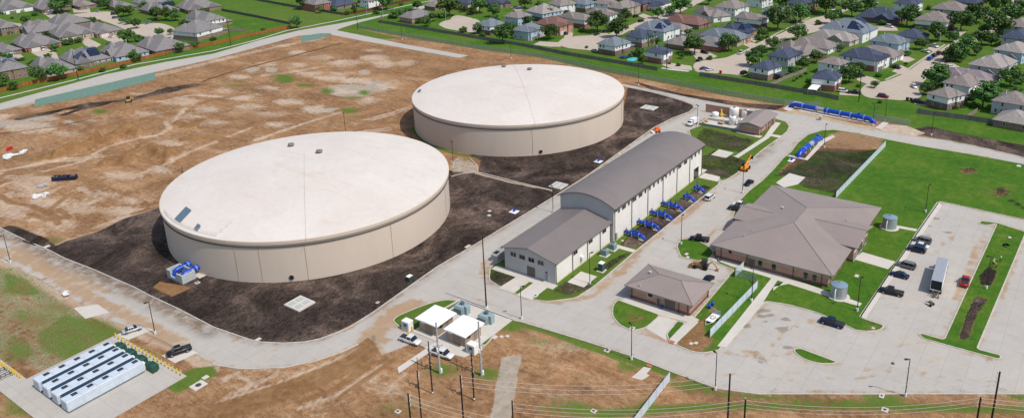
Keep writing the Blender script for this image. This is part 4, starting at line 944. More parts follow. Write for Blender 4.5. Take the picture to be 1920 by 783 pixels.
m = MB(); m.box(299.9, 300.2, 113.9, 131.5, 0, 1.1); m.build('front_wall', mat('grey containment wall', (.22, .24, .26), .8), yard)
m = MB(); m.box(307.6, 307.9, 121.5, 131.5, 0, 1.2); m.box(300.2, 307.6, 131.2, 131.5, 0, 1.1); m.build('inner_wall', PAD, yard)
slab([(300.2, 113.9), (317.6, 113.9), (317.6, 133), (300.2, 131.2)], .17, world=True, name='concrete_slab')
def chem_tank(px, py, r, h, lab, grp='white tanks in the walled chemical yard'):
    x, y = G(px, py); t = empty('chemical_tank', lab, 'tank', (x, y, .17), 0, grp)
    m = MB(); m.lathe([(.01, 0), (r, 0), (r, h*.9), (r*.93, h*.97), (r*.4, h), (.01, h*1.01)], 20); m.build('tank_shell', WHITE, t)
    m = MB(); m.cyl((0, 0, h), (0, 0, h+.25), r*.28, n=12); m.build('lid', BLACK, t)
    m = MB(); m.tube([(-r-.05, -.2, 0), (-r-.05, -.2, h*.6), (-r+.3, -.2, h*1.05)], .07, 6); m.build('feed_pipe', GREYC, t)
chem_tank(1376, 221, 1.95, 4.4, 'tallest white chemical tank, at the back of the walled yard')
chem_tank(1373, 234, 1.45, 3.6, 'white chemical tank in front of the tallest one')
chem_tank(1397, 220, 1.7, 3.1, 'wide white chemical tank hard against the brick store roof')
chem_tank(1388, 236, 1.0, 2.9, 'slim white chemical tank at the left corner of the brick store')
x, y = G(1341, 219); m = MB(); m.M = Matrix.Translation((x, y, .17)); m.lathe([(.01, 0), (1.5, 0), (1.5, 1.6), (1.1, 1.9), (.01, 1.95)], 16); tag(m.build('chemical_tank', WHITE), 'squat white tank at the open left end of the walled yard', 'tank', 'white tanks in the walled chemical yard')
x, y = G(1353, 218); t = empty('work_platform', 'yellow folded lift standing in the chemical yard', 'lift', (x, y, .17), .6)
m = MB(); m.box(-1.2, 1.2, -.7, .7, .25, .9); m.build('chassis', YEL, t); m = MB(); m.tube([(-1, 0, .9), (1.6, 0, 2.6)], .22, 6); m.tube([(1.6, .1, 2.6), (-1.4, .1, 3.2)], .2, 6); m.build('boom', YEL, t)
for a_ in (-.9, .9):
    for b_ in (-.7, .7): m = MB(); m.cyl((a_, b_-.12, .35), (a_, b_+.12, .35), .35, n=12); m.build('wheel', RUB, t)
for i, (px, py, l) in enumerate(((1322, 229, 'tan heap of sand bags at the left end of the chemical yard'), (1355, 231, 'tan bags stacked inside the low grey yard wall'))):
    x, y = G(px, py); rs = random.Random(i); m = MB()
    for q in range(16):
        u = Matrix.Translation((x+rs.uniform(-2.4, 2.4), y+rs.uniform(-1.0, 1.0), .3+rs.uniform(0, .7))) @ Matrix.Rotation(rs.uniform(0, 3), 4, 'Z') @ Matrix.Diagonal((.8, .5, .3, 1))
        m.M = u; m.lathe([(.01, -1), (.7, -.7), (1, 0), (.7, .7), (.01, 1)], 8)
    m.M = None; tag(m.build('bag_heap', mat('tan sacking', (.42, .31, .17), .9)), l, 'bag heap')
# ---- two switch rooms with white roofs
for (x0, x1, y0, y1, lab) in ((123.7, 129.7, 119.9, 125.6, 'tan block switch room with white roof, the one nearer the road'), (124.0, 130.0, 111.3, 116.6, 'tan block switch room with white roof, the one beside the power poles')):
    r_ = empty('switch_room', lab, 'building', (0, 0, 0), 0, 'tan block rooms with white roofs'); zf = .17
    m = MB(); m.box(x0, x1, y0, y1, zf, 3.35); m.build('wall', BR_TAN, r_)
    m = MB(); hip(m, x0-.75, x1+.75, y0-.75, y1+.75, 3.5, 3.62, x0-.75, x1+.75, (y0+y1)/2, th=.25); m.build('roof', mat('white membrane roof', (.80, .80, .78), .6, var=.03), r_)
    window_part(r_, x0-.003, 0, y0+1.6, y0+3.6, .2, 2.5, '-x', name='door', glass=mat('door tan', (.25, .19, .14), .6), frame=mat('door frame tan', (.3, .23, .17), .7))
    window_part(r_, x0+1.0, x0+2.0, y0-.003, 0, 1.9, 2.7, '-y', name='louvre', glass=BLACK, frame=mat('door frame tan', (.3, .23, .17), .7))
    window_part(r_, x0+3.4, x0+4.3, y0-.003, 0, .2, 2.3, '-y', name='door', glass=mat('door tan', (.25, .19, .14), .6), frame=mat('door frame tan', (.3, .23, .17), .7))
    m = MB(); m.box(x0-.25, x0-.02, y0+3.9, y0+5.0, 2.55, 2.8); m.build('light_fitting', WHITE, r_)

# ================================================================ equipment, poles and fences
def at(px, py, z=0.0): return G(px, py, z)
# ---- pump discharge pipes in front of the hall
PADM = PAD
def bend(p0, p1, p2, k=6): return [tuple(Vector(p0)*(1-t)**2+Vector(p1)*2*t*(1-t)+Vector(p2)*t*t) for t in [i/k for i in range(k+1)]]
def ring(mb, p, d, r, w=.14): p = Vector(p); d = Vector(d).normalized(); mb.cyl(p-d*w/2, p+d*w/2, r, n=16, smooth=False)
def discharge(x, y0, y1, lab, full=True, grp='blue pump discharge pipes beside the hall'):
    """pipe comes out of the wall (y0), runs to the bend and dives into the ground at y1"""
    t = empty('discharge_pipe', lab, 'pipe', (x, (y0+y1)/2, .13), 0, grp); o = (y0+y1)/2; z = 1.15; r = .48
    m = MB(); m.tube([(0, y0-o, z), (0, y1-o+1.6, z)]+bend((0, y1-o+1.6, z), (0, y1-o+.2, z), (0, y1-o, .0)), r, 14); m.build('main_pipe', BLUE, t)
    L_ = y0-y1
    for f in ((.12, .3, .48, .62, .78) if full else (.1, .35, .6)):
        m = MB(); ring(m, (0, y0-o-L_*f, z), (0, 1, 0), r+.2, .12); m.build('flange', BLUE, t)
    for f in ((.36, .72) if full else (.3,)):
        m = MB(); ring(m, (0, y0-o-L_*f, z), (0, 1, 0), r+.07, .22); m.build('clamp_ring', BLUEF, t)
        m = MB(); m.bbox(-.35, .35, y0-o-L_*f-.2, y0-o-L_*f+.2, -.1, z-r+.1, .04); m.build('support', PADM, t)
    for f in ((.42, .66) if full else (.35,)):
        yy = y0-o-L_*f; m = MB(); m.cyl((0, yy, z+r-.1), (0, yy, z+r+.55), .3, .26, 10); m.cyl((0, yy, z+r+.55), (0, yy, z+r+.72), .4, n=10); b = m.build('valve', BLUE, t)
        m = MB(); m.cyl((0, yy, z+r+.72), (0, yy, z+r+1.25), .07, n=6); m.lathe([(.28, -.05), (.33, 0), (.28, .05)], 12, (0, yy, z+r+1.25)); m.build('hand_wheel', mat('hand wheel blue', (.01, .03, .15), .5), b)
    m = MB(); m.bbox(-.9, .9, y1-o+.1, y1-o+1.6, -.1, .12, .03); m.build('base_slab', PADM, t)
    if full:
        m = MB(); m.cyl((-.3, y0-o-.6, 0), (-.3, y0-o-.6, 2.0), .06, n=6); m.cbox((-.3, y0-o-.6, 2.2), (.35, .3, .55)); m.build('gauge_post', mat('gauge brown', (.22, .16, .12), .7), t)
ends = [(1171, 431, 1206, 447), (1197, 412, 1232, 429), (1221, 394, 1256, 410), (1243, 378, 1277, 393), (1284, 364, 1297, 376), (1303, 348, 1316, 359)]
labs = ['blue pipe with valve wheels in front of the hall, closest to the annex', 'second blue pipe from the annex, in front of the hall', 'third blue pipe from the annex, beside a green-tinged patch', 'fourth blue pipe from the annex, the last of the long ones', 'short blue pipe bend after the four long ones', 'short blue pipe bend farthest from the annex, by the kerb end']
for i, ((a, b, c, d), l) in enumerate(zip(ends, labs)):
    p = at(a, b+4, .6); q = at(c, d+3, .2); discharge((p[0]+q[0])/2, p[1] if i > 3 else 108.3, q[1]-.2, l, i < 4)
# ---- the two big above-ground pipe runs
def big_pipe(p0, p1, r, z, ringf, greyf, lab, dive0=1, dive1=1, name='pipe_run'):
    p0 = Vector((*p0, 0)); p1 = Vector((*p1, 0)); L_ = (p1-p0).length; ang = math.atan2(p1.y-p0.y, p1.x-p0.x)
    t = empty(name, lab, 'pipe', tuple(p0), ang)
    pts = []
    e = 3.0
    pts += bend((0, 0, -.3), (.9, 0, z), (e, 0, z)) if dive0 else [(0, 0, z)]
    a = pts[-1][0]; g0, g1 = greyf[0]*L_, greyf[1]*L_
    m = MB(); m.tube(pts+[(g0, 0, z)], r, 20); m.build('pipe', BLUE, t)
    m = MB(); m.tube([(g0, 0, z), (g1, 0, z)], r*.96, 20); m.build('meter_section', mat('meter grey', (.33, .34, .35), .5), t)
    pe = bend((L_-e, 0, z), (L_-.9, 0, z), (L_, 0, -.3)) if dive1 else [(L_, 0, z)]
    m = MB(); m.tube([(g1, 0, z)]+pe, r, 20); m.build('pipe', BLUE, t)
    for f in ringf:
        m = MB(); ring(m, (f*L_, 0, z), (1, 0, 0), r+.16, .28); m.build('clamp_ring', BLUEF, t)
        m = MB(); m.bbox(f*L_-.3, f*L_+.3, -r*.9, r*.9, 0, z-r+.25, .05); m.build('pier', PADM, t)
    for f in (greyf[0]-.01, greyf[1]+.01, .8):
        m = MB(); ring(m, (f*L_, 0, z), (1, 0, 0), r+.22, .2); m.build('flange', BLUE, t)
    m = MB(); m.cyl((.82*L_, 0, z+r-.1), (.82*L_, 0, z+r+.6), .35, n=10); m.cyl((.82*L_, 0, z+r+.6), (.82*L_, 0, z+r+.8), .5, n=10); m.build('air_valve', BLUE, t)
    return t
big_pipe(at(1481, 201), at(1640, 232), .95, 1.7, (.16, .32, .46, .61, .73, .88), (.33, .42), 'longest blue pipe run, lying along the boundary fence')
big_pipe(at(1497, 295), at(1539, 262), .95, 1.6, (.22, .42, .58, .78), (.44, .58), 'shorter blue pipe run with grey middle, beside the street')
# small drum-like valve beside pads
def small_pad(px, py, w, d, lab, name='valve_pad', blue=True, h=.18):
    x, y = at(px, py); t = empty(name, lab, 'valve' if blue else 'slab', (x, y, 0))
    m = MB(); m.bbox(-w/2, w/2, -d/2, d/2, -.05, h, .03); m.build('slab', WHITE if blue else PAD, t)
    if blue:
        m = MB(); m.cyl((0, 0, h), (0, 0, h+.8), .35, n=10); m.tube([(0, 0, h+.5), (.9, 0, h+.6), (1.1, 0, h)], .28, 8); m.build('valve_body', BLUE, t)
        m = MB(); m.lathe([(.5, -.05), (.56, 0), (.5, .05)], 12, (0, 0, h+1.1)); m.cyl((0, 0, h+.8), (0, 0, h+1.1), .05, n=6); m.build('hand_wheel', mat('hand wheel blue', (.01, .03, .15), .5), t)
small_pad(964, 397, 2.6, 2.6, 'blue valve on a white pad in dark soil right of the nearer tank')
small_pad(1122, 303, 2.6, 2.6, 'blue valve on a white pad in dark soil below the farther tank')
small_pad(1484, 301, 3.0, 2.0, 'blue valve on a white pad below the shorter blue pipe run')
# ---- pump vault with twin pipes beside the nearer tank
vt = empty('valve_vault', 'open grey concrete box at the foot of the nearer tank', 'vault', (*at(343, 533), 0), 0)
vx, vy = at(343, 533); q = at(310, 521); ww = 4.2; dd = q[1]-vy
VC = mat('vault concrete', (.42, .45, .45), .85)
for nm, (x0, x1, y0, y1, z1) in (('side_wall', (0, ww, 0, .4, 2.6)), ('side_wall', (0, ww, dd-.4, dd, 2.6)), ('rear_wall', (ww-.4, ww-.001, .401, dd-.401, 2.6)), ('front_wall', (.001, .4, .401, dd*.36, 2.6)), ('front_wall', (.001, .4, dd*.74, dd-.401, 2.6)), ('front_sill', (.002, .39, dd*.361, dd*.739, .9))):
    m = MB(); m.bbox(x0, x1, y0, y1, 0, z1, .04); m.build(nm, VC, vt)
m = MB(); m.box(.1, ww-.1, .1, dd-.1, 0, .12); m.build('floor', VC, vt)
for i, (yy, l) in enumerate(((dd*.74, 'left one of the twin blue pipes between vault and nearer tank'), (dd*.22, 'right one of the twin blue pipes between vault and nearer tank'))):
    t = empty('inlet_pipe', l, 'pipe', (vx, vy+yy, 0), .0, 'twin blue pipes at the vault')
    m = MB(); m.tube([(1.2, 0, .2), (1.4, 0, 1.9), (2.2, 0, 2.1), (9.4, 0, 2.1)], .68, 16); m.build('main_pipe', BLUE, t)
    for xx in (5.0, 6.6, 9.3): m = MB(); ring(m, (xx, 0, 2.1), (1, 0, 0), .92, .2); m.build('flange', BLUE, t)
    for xx in (5.5, 7.6): m = MB(); ring(m, (xx, 0, 2.1), (1, 0, 0), .78, .28); m.build('clamp_ring', BLUEF, t)
slab([(vx+4.6, vy-1), (vx+9.2, vy-1), (vx+9.2, vy+dd), (vx+4.6, vy+dd)], .1, world=True, name='concrete_slab')
# ---- cooling units, cabinets
def louvre_box(px, py, w, d, h, lab, grp=None, name='cooling_unit', cat_='cooling unit', m1=None, fans=1, base=.13, rz=0):
    x, y = at(px, py); t = empty(name, lab, cat_, (x, y, base), rz, grp)
    m = MB(); m.bbox(-w/2-.4, w/2+.4, -d/2-.4, d/2+.4, 0, .18, .03); m.build('base_slab', PAD, t)
    m = MB(); m.bbox(-w/2, w/2, -d/2, d/2, .18, h, .06); m.build('cabinet', m1 or EQUIP, t)
    for k in range(5):
        pass
    m = MB(); n = 6
    for k in range(n):
        z = .4+(h-.7)*k/n
        m.box(-w/2-.02, w/2+.02, -d/2-.03, d/2+.03, z, z+.06)
    m.build('grille', mat('grille dark', (.10, .13, .14), .6), t)
    for k in range(fans):
        fx = -w/2+w*(k+.5)/fans; m = MB(); m.lathe([(min(w/fans, d)*.38, h), (min(w/fans, d)*.38, h+.15), (min(w/fans, d)*.30, h+.15), (.01, h+.03)], 14, (fx, 0, 0)); m.build('fan_cowl', mat('grille dark', (.10, .13, .14), .6), t)
    return t
louvre_box(1134, 479, 1.7, 1.7, 2.1, 'grey cooling unit beside the annex, the one nearer the portable cabinet', 'cooling units beside the annex')
louvre_box(1149, 468, 1.7, 1.7, 2.1, 'grey cooling unit beside the annex, the one nearer the pump hall', 'cooling units beside the annex')
t = louvre_box(1128, 508, 1.5, 1.3, 2.4, 'dark green and white upright cabinet on the slab beside the annex', None, 'control_cabinet', 'cabinet', GREEN, 0)
m = MB(); m.bbox(-.8, .8, -.7, .7, 2.4, 2.62, .05); m.build('canopy', WHITE, t)
# generator behind the annex
x, y = at(936, 487); t = empty('generator', 'long grey generator housing standing behind the annex corner', 'generator', (x+.8, 131.3, .0))
m = MB(); m.bbox(-2.8, 6.0, -1.3, 1.3, 0, .35, .04); m.build('base_frame', GREYC, t)
m = MB(); m.profx([(-2.6, .35), (5.8, .35), (5.8, 2.6), (-1.6, 2.6), (-2.6, 2.1)], -1.15, 1.15); m.build('housing', mat('generator grey', (.33, .32, .30), .55), t)
m = MB(); m.box(-2.0, -.6, -.6, .6, 2.6, 2.72); m.build('roof_grille', BLACK, t); m = MB(); m.cyl((1.5, .4, 2.6), (1.5, .4, 3.2), .16, n=8); m.build('exhaust', BLACK, t)
for px, py, l in ((864, 588, 'blue-grey transformer behind the switch rooms, the one nearer the road'), (909, 606, 'blue-grey transformer behind the switch rooms, beside the tall mast')):
    x, y = at(px, py); t = empty('transformer', l, 'transformer', (x+1.0, y+.4, .17), 0, 'blue-grey transformers')
    m = MB(); m.bbox(-1.3, 1.3, -1.5, 1.5, 0, 1.9, .08); m.build('tank_body', EQUIP, t)
    m = MB()
    for k in range(9): m.box(-1.75, -1.3, -1.3+k*.3, -1.2+k*.3, .3, 1.7)
    m.build('radiator', EQUIP, t)
    m = MB()
    for k in range(9): m.box(1.3, 1.75, -1.3+k*.3, -1.2+k*.3, .3, 1.7)
    m.build('radiator', EQUIP, t)
    m = MB(); m.bbox(-.9, .5, -2.4, -1.5, .0, 2.3, .05); m.build('switch_box', EQUIP, t)
    m = MB(); m.cyl((.3, 0, 1.9), (.3, 0, 2.5), .55, n=14); m.build('fan_cowl', mat('grille dark', (.10, .13, .14), .6), t)
# low concrete curb of the yard
slab([(133.9, 126.7), (139.6, 126.0), (139.6, 108.6), (139.9, 108.6), (139.9, 126.4), (133.9, 127.0)], .42, world=True, name='yard_kerb')
def switch_cabinet(px, py, lab):
    x, y = at(px, py); t = empty('switch_cabinet', lab, 'cabinet', (x, y, .17), 0, 'white switch cabinets')
    m = MB(); m.bbox(-.9, .9, -1.2, 1.2, 0, 2.5, .06); m.build('cabinet', WHITE, t)
    m = MB(); m.box(-.95, -.9, -.9, -.1, .3, 2.2); m.box(-.95, -.9, .1, .9, .3, 2.2) ; m.build('door', GREYC, t)
    m = MB(); m.box(-.97, -.951, -.5, .35, 1.2, 1.9); m.build('window', DGLASS, t)
switch_cabinet(765, 617, 'white switch cabinet in dark soil left of the switch rooms'); switch_cabinet(887, 661, 'white switch cabinet standing beside the right-hand grey steel pole')
# ---- bollards
def bollard(x, y, h=1.15, r=.11, lab='', grp='', z=.1):
    m = MB(); m.cyl((0, 0, 0), (0, 0, h-r*.6), r, n=10); m.lathe([(r, h-r*.6), (r*.75, h-.03), (.01, h)], 10); o = m.build('bollard', YEL); o.location = (x, y, z); return tag(o, lab, 'bollard', grp)
b0 = None
def bollard_row(n, p0, p1, lab, grp, h=1.3):
    global b0
    for i in range(n):
        t_ = i/(n-1); x = p0[0]+(p1[0]-p0[0])*t_; y = p0[1]+(p1[1]-p0[1])*t_
        if b0 is None: b0 = bollard(0, 0, 1.3, .15)
        o = b0 if i == 0 and 'label' not in b0 else b0.copy()
        if o is not b0: C.objects.link(o)
        o.location = (x, y, .1); tag(o, lab, 'bollard', grp)
bollard_row(19, (79.4, 187.6), (79.6, 159.2), 'one of the yellow bollards in the row beside the green transformer boxes', 'yellow bollards right of the battery yard')
bollard_row(11, (57.6, 202.6), (57.9, 190.2), 'one of the yellow bollards in the row at the left photo edge', 'yellow bollards at the left photo edge')
for px, py, l in ((770, 614, 'yellow bollard right of the left white switch cabinet'), (763, 622, 'yellow bollard in front of the left white switch cabinet'), (896, 664, 'yellow bollard right of the switch cabinet by the steel pole'), (893, 655, 'yellow bollard behind the switch cabinet by the steel pole')):
    o = b0.copy(); C.objects.link(o); o.location = (*at(px+3, py+6), .1); tag(o, l, 'bollard', 'yellow bollards around the switch cabinets')
# ---- battery containers
CW, CL = 2.9, 17.6
rowy = [182.7-2.9, 0, 0, 0]
for i in range(4):
    y1 = 183.2-i*4.28; y0 = y1-2.75
    nm = ['uppermost of the four white battery containers, beside the worn grass', 'second white battery container below the worn grass', 'third white battery container, between the two inner blue strips', 'lowest white battery container, with its long white side in full view'][i]
    t = empty('battery_container', nm, 'container', (58.0, y0, .1), 0, 'white battery containers')
    m = MB(); m.mat(0).bbox(0, CL, 0, 2.75, .35, 2.75, .10); m.build('shell', CONT, t)
    m = MB(); m.box(.05, CL-.05, .1, 2.65, 0, .34); m.build('base_frame', mat('dark base frame', (.10, .12, .13), .7), t)
    for k in range(5):
        x = 1.9+k*3.5; m = MB(); m.box(x, x+1.3, 1.15, 2.25, 2.75, 2.80); v = m.build('roof_vent', mat('vent louvre blue grey', (.09, .12, .15), .5), t)
        m = MB()
        for q in range(3): m.box(x+.12+q*.4, x+.36+q*.4, 1.25, 2.15, 2.80, 2.86)
        m.build('fan', BLACK, v)
        m = MB(); m.box(x+1.55, x+1.62, .02, 2.7, 2.75, 2.79); m.build('roof_joint', GREYC, t)
    # door panels along the side
    for k in range(5):
        m = MB(); m.bbox(.15+k*3.5, 3.45+k*3.5, -.10, 0, .55, 1.65, .04); m.build('side_door', CONT, t)
    m = MB(); m.box(.1, CL-.1, -.02, -.001, 1.70, 1.76); m.build('side_rail', GREYC, t)
    if i < 3:
        m = MB(); m.box(.6, CL-.3, -1.4, -.3, 2.58, 2.68); m.build('cable_cover', NAVY, t)
        m = MB()
        for k in range(8): m.box(1+k*2.2, 1.1+k*2.2, -1.3, -.3, 0, 2.58)
        m.build('cover_bracket', mat('dark base frame', (.10, .12, .13), .7), t)
    m = MB(); m.box(-.04, 0, .3, 2.45, .6, 2.5); m.build('end_panel', mat('end panel', (.50, .54, .60), .5), t)
    # pale conduit box at the far end
    m = MB(); m.bbox(CL, CL+.8, .6, 1.9, .2, 1.9, .06); m.build('cable_box', WHITE, t)
for i, (px, py) in enumerate(((220, 656), (243, 668), (264, 681), (287, 697))):
    y = 181.8-i*4.7+.2; lab = ['dark green transformer box at the end of the uppermost container', 'dark green transformer box second from the worn grass side', 'dark green transformer box third from the worn grass side', 'dark green transformer box nearest the bottom right of the battery yard'][i]
    t = empty('transformer_box', lab, 'transformer', (76.9, y-1.1, .1), 0, 'green transformer boxes')
    m = MB(); m.bbox(-.75, .6, -1.4, 1.4, 0, 1.9, .1); m.build('cabinet', GREEN, t)
    m = MB()
    for k in range(8): m.box(.6, 1.15, -1.2+k*.32, -1.08+k*.32, .3, 1.6)
    m.build('cooling_fin', GREEN, t)
    m = MB(); m.box(-.8, .65, -.03, .03, 1.9, 1.95); m.build('lid_joint', BLACK, t)
# pipe racks at the very left edge
for i, (y, l) in enumerate(((196.5, 'low dark cable rack at the left photo edge, the upper one'), (193.6, 'low dark cable rack at the left photo edge, the lower one'))):
    t = empty('cable_rack', l, 'rack', (54.5, y, .1), 0, 'cable racks'); m = MB()
    for yy in (-.5, .5): m.tube([(-1.5, yy, .8), (2.6, yy, .8), (2.9, yy, 0)], .09, 6)
    m.build('rail', mat('rack dark', (.05, .06, .07), .6), t); m = MB()
    for k in range(5): m.box(-1.4+k, -1.28+k, -.6, .6, .72, .86)
    m.build('rung', mat('rack dark', (.05, .06, .07), .6), t)
# ---- galvanized cisterns
def cistern(px, py, lab):
    x, y = at(px, py); t = empty('cistern', lab, 'water tank', (x, y, .13), 0, 'galvanized cisterns')
    m = MB(); m.cyl((0, 0, 0), (0, 0, .12), 2.7, n=28); m.build('base_slab', PAD, t)
    m = MB(); R = 1.95; prof = []
    for k in range(25):
        z = .12+3.3*k/24; prof.append((R+(.03 if k % 2 else 0), z))
    m.lathe(prof, 40, smooth=False); m.build('corrugated_shell', STEEL, t)
    m = MB(); m.lathe([(R+.08, 3.38), (R+.08, 3.5), (.6, 3.85), (.01, 3.88)], 40, smooth=False); m.build('roof', mat('cistern roof blue grey', (.27, .37, .42), .4, metal=.4), t)
    m = MB(); m.cyl((.5, .3, 3.7), (.5, .3, 4.0), .3, n=12); m.build('hatch', mat('vent grey', (.20, .18, .17), .7), t)
    m = MB(); m.tube([(-R-.5, .3, .1), (-R-.5, .3, 2.6), (-R+.1, .3, 3.0)], .14, 8); m.build('inlet_pipe', WHITE, t)
cistern(1667, 427, 'round galvanized cistern at the far right corner of the office building'); cistern(1572, 556, 'round galvanized cistern at the near corner of the office building')
# ---- lamp posts
def lamp_proto(double=False, h=9.2):
    t = bpy.data.objects.new('lamp_post', None); C.objects.link(t); t.empty_display_size = .3
    m = MB(); m.cyl((0, 0, 0), (0, 0, .8), .32, n=12); m.build('concrete_base', mat('lamp base', (.66, .64, .60), .8), t)
    m = MB(); m.cyl((0, 0, .8), (0, 0, h), .11, .075, 8); m.build('pole', mat('lamp pole bronze', (.022, .018, .016), .5), t)
    for s in ((-1, 1) if double else (1,)):
        m = MB(); m.box(min(0, s*.5), max(0, s*.5), -.05, .05, h-.15, h-.05); m.bbox(min(s*.4, s*1.15), max(s*.4, s*1.15), -.22, .22, h-.2, h, .04); m.build('lamp_head', mat('lamp pole bronze', (.022, .018, .016), .5), t)
    return t
LP1 = lamp_proto(); LP2 = lamp_proto(True); used = set()
LAMPS = [(20, 492, 1, 160, 'lamp post beside the road, leftmost in the photo', 0), (291, 625, 1, 160, 'lamp post on the road verge above the black pickup, left', 0), (978, 597, 1, -40, 'lamp post on the verge between annex and steel poles', 0),
 (1184, 673, 1, 60, 'lamp post opposite the small brick building, on the dirt verge', 0), (1341, 730, 1, 60, 'lamp post on the verge above the right-hand utility poles', 0), (1697, 742, 1, 130, 'lamp post on the dirt verge below the wide car park', 0),
 (850, 308, 2, 50, 'two-headed lamp post in the gap between the two tanks', 0), (1392, 362, 1, 20, 'lamp post on the street verge above the orange telehandler', .1), (1307, 237, 2, 50, 'two-headed lamp post left of the chemical yard', .0),
 (1735, 398, 1, -20, 'lamp post at the far left corner of the car park', .1), (1277, 458, 1, 0, 'lamp post on the verge in mid-street beside the black pickup', .1), (1607, 583, 1, -20, 'lamp post on the lawn beside the near cistern', .1),
 (1849, 541, 1, 100, 'lamp post on the grass median close to the workers', .1), (1409, 565, 1, 60, 'lamp post by the slatted fence in front of the office building', .1), (1106, 532, 1, -20, 'lamp post on the verge beside the annex long side', .1),
 (1037, 398, 1, 60, 'lamp post at the road corner behind the annex', 0), (1197, 160, 1, 60, 'lamp post right of the farther tank, in brown dirt', 0), (1545, 277, 1, 0, 'lamp post beside the shorter blue pipe run', .1),
 (754, 75, 1, 60, 'lamp post beside the gate road, far side', 0), (1746, 254, 1, 0, 'lamp post in dark soil beyond the big lawn', 0), (1659, 227, 1, 60, 'lamp post at the right end of the longest blue pipe run, taller-looking one', 0), (1636, 235, 1, 60, 'lamp post just left of the one at the pipe run end', 0)]
for px, py, k, rz, lab, z in LAMPS:
    pr_ = LP1 if k == 1 else LP2
    o = pr_ if pr_.name not in used else copy_tree(pr_); used.add(pr_.name)
    o.location = (*at(px, py), z); o.rotation_euler = (0, 0, math.radians(rz)); tag(o, lab, 'lamp post', 'lamp posts of the works')
for (px, py, lab) in ((644, 211, 'lamp post whose top rises behind the nearer tank dome'), (957, 80, 'lamp post whose top rises behind the farther tank dome'), (341, 315, 'lamp post peeking over the left rim of the nearer tank')):
    o = copy_tree(LP1); x, y = at(px, py, 9.2); o.location = (x, y, 0); o.rotation_euler = (0, 0, 1); tag(o, lab, 'lamp post', 'lamp posts of the works')
# ---- tall mast, steel poles, utility poles, wires
def pole(px, py, h, r0, r1, lab, m_, name='utility_pole', arms=(), lean=0, grp=None, base=0, gear=()):
    x, y = at(px, py); t = empty(name, lab, 'pole', (x, y, base), 0, grp)
    mb = MB(); mb.cyl((0, 0, -.3), (lean, 0, h), r0, r1, 10); mb.build('shaft', m_, t)
    for (z, ln, ang) in arms:
        mb = MB(); mb.M = Matrix.Rotation(ang, 4, 'Z'); mb.box(-ln/2, ln/2, -.07, .07, z-.07, z+.07)
        a = mb.build('crossarm', GALV if m_ is GALV else mat('crossarm timber', (.12, .10, .09), .8), t)
        for u in (-.46, 0, .46):
            mb = MB(); mb.M = Matrix.Rotation(ang, 4, 'Z'); mb.cyl((u*ln, 0, z+.07), (u*ln, 0, z+.38), .07, .1, 6); mb.build('insulator', mat('insulator grey', (.5, .5, .5), .4), a)
    for (z, dx, dy, w, hh, mm) in gear:
        mb = MB(); mb.cyl((dx, dy, z), (dx, dy, z+hh), w, n=10); mb.build('fitting', mm, t)
    return t
m = pole(912, 577, 20.8, .22, .12, 'tall black mast rising behind the switch rooms, highest pole in the photo', mat('lamp pole bronze', (.022, .018, .016), .5), 'mast', base=0, gear=((0, 0, 0, .5, .6, mat('lamp base', (.66, .64, .60), .8)),))
pole(825, 699, 13.2, .28, .18, 'left grey steel pole with crossarms, beside the white pickups', GALV, 'steel_pole', ((10.3, 4.4, .8), (8.2, 3.0, .8), (7.2, 2.2, 2.4)), grp='grey steel poles', gear=((.0, .45, 0, .3, 1.0, WHITE), (6.0, .5, .2, .2, .9, WHITE), (6.0, -.5, -.2, .2, .9, WHITE)))
pole(903, 703, 13.9, .28, .18, 'right grey steel pole with crossarms, in front of the switch cabinet', GALV, 'steel_pole', ((10.8, 4.4, .8), (8.6, 3.0, .8)), grp='grey steel poles', gear=((.0, .45, 0, .3, 1.0, WHITE), (6.3, .5, .2, .2, .9, WHITE), (6.3, -.5, -.2, .2, .9, WHITE)))
pa = pole(811, 737, 13.2, .17, .12, 'black timber pole left of the white pickup with dark canisters on it', WOODP, arms=((10.4, 2.6, 1.0), (7.6, 2.0, 1.0)), grp='black timber poles', gear=((6.6, .35, .2, .22, .9, BLACK), (6.6, -.3, -.3, .22, .9, BLACK), (8.3, .2, .4, .14, .7, WHITE), (0.2, 0, 0, .2, .35, WHITE)))
pb2 = pole(889, 749, 11.8, .17, .12, 'black timber pole in front of the right grey steel pole', WOODP, arms=((9.4, 2.6, 1.0), (7.4, 2.0, 1.0)), grp='black timber poles', gear=((5.4, .35, .2, .22, .9, BLACK), (6.0, -.3, -.3, .22, .9, BLACK), (7.3, .2, .4, .14, .7, WHITE), (0.2, 0, 0, .2, .35, WHITE)))
def pole_top(pxt, pyt, h, r, lab, gear=()):
    """pole known by its top (its foot is below the frame)"""
    x, y = at(pxt, pyt, h); t = empty('utility_pole', lab, 'pole', (x, y, 0), 0, 'black timber poles')
    mb = MB(); mb.cyl((0, 0, -.3), (0, 0, h), r, r*.75, 10); mb.build('shaft', WOODP, t)
    for z in gear:
        mb = MB(); mb.tube([(.1, 0, z-.25), (.55, .25, z), (.75, .35, z+.05)], .05, 5); mb.cyl((.75, .35, z-.1), (.75, .35, z+.2), .09, n=6); mb.build('insulator', mat('insulator grey', (.5, .5, .5), .4), t)
    return (x, y, h)
T1 = pole_top(765, 737, 15.5, .2, 'black timber pole at the bottom edge, left of centre, leftmost one', (14.6, 13.6, 12.5))
T2 = pole_top(782, 694, 16.5, .17, 'black timber pole at the bottom edge, second from the left', (15.3, 14.6))
T3 = pole_top(863, 703, 16.5, .2, 'black timber pole at the bottom edge where three wires begin', (15.6, 14.6, 13.6))
T4 = pole_top(960, 750, 15.5, .17, 'short-looking black timber pole at the bottom edge beside the gravel path', ())
T5 = pole_top(1369, 700, 16.5, .2, 'tall black timber pole at the bottom edge, left of the bottom-right pair', (15.6, 14.6, 13.6))
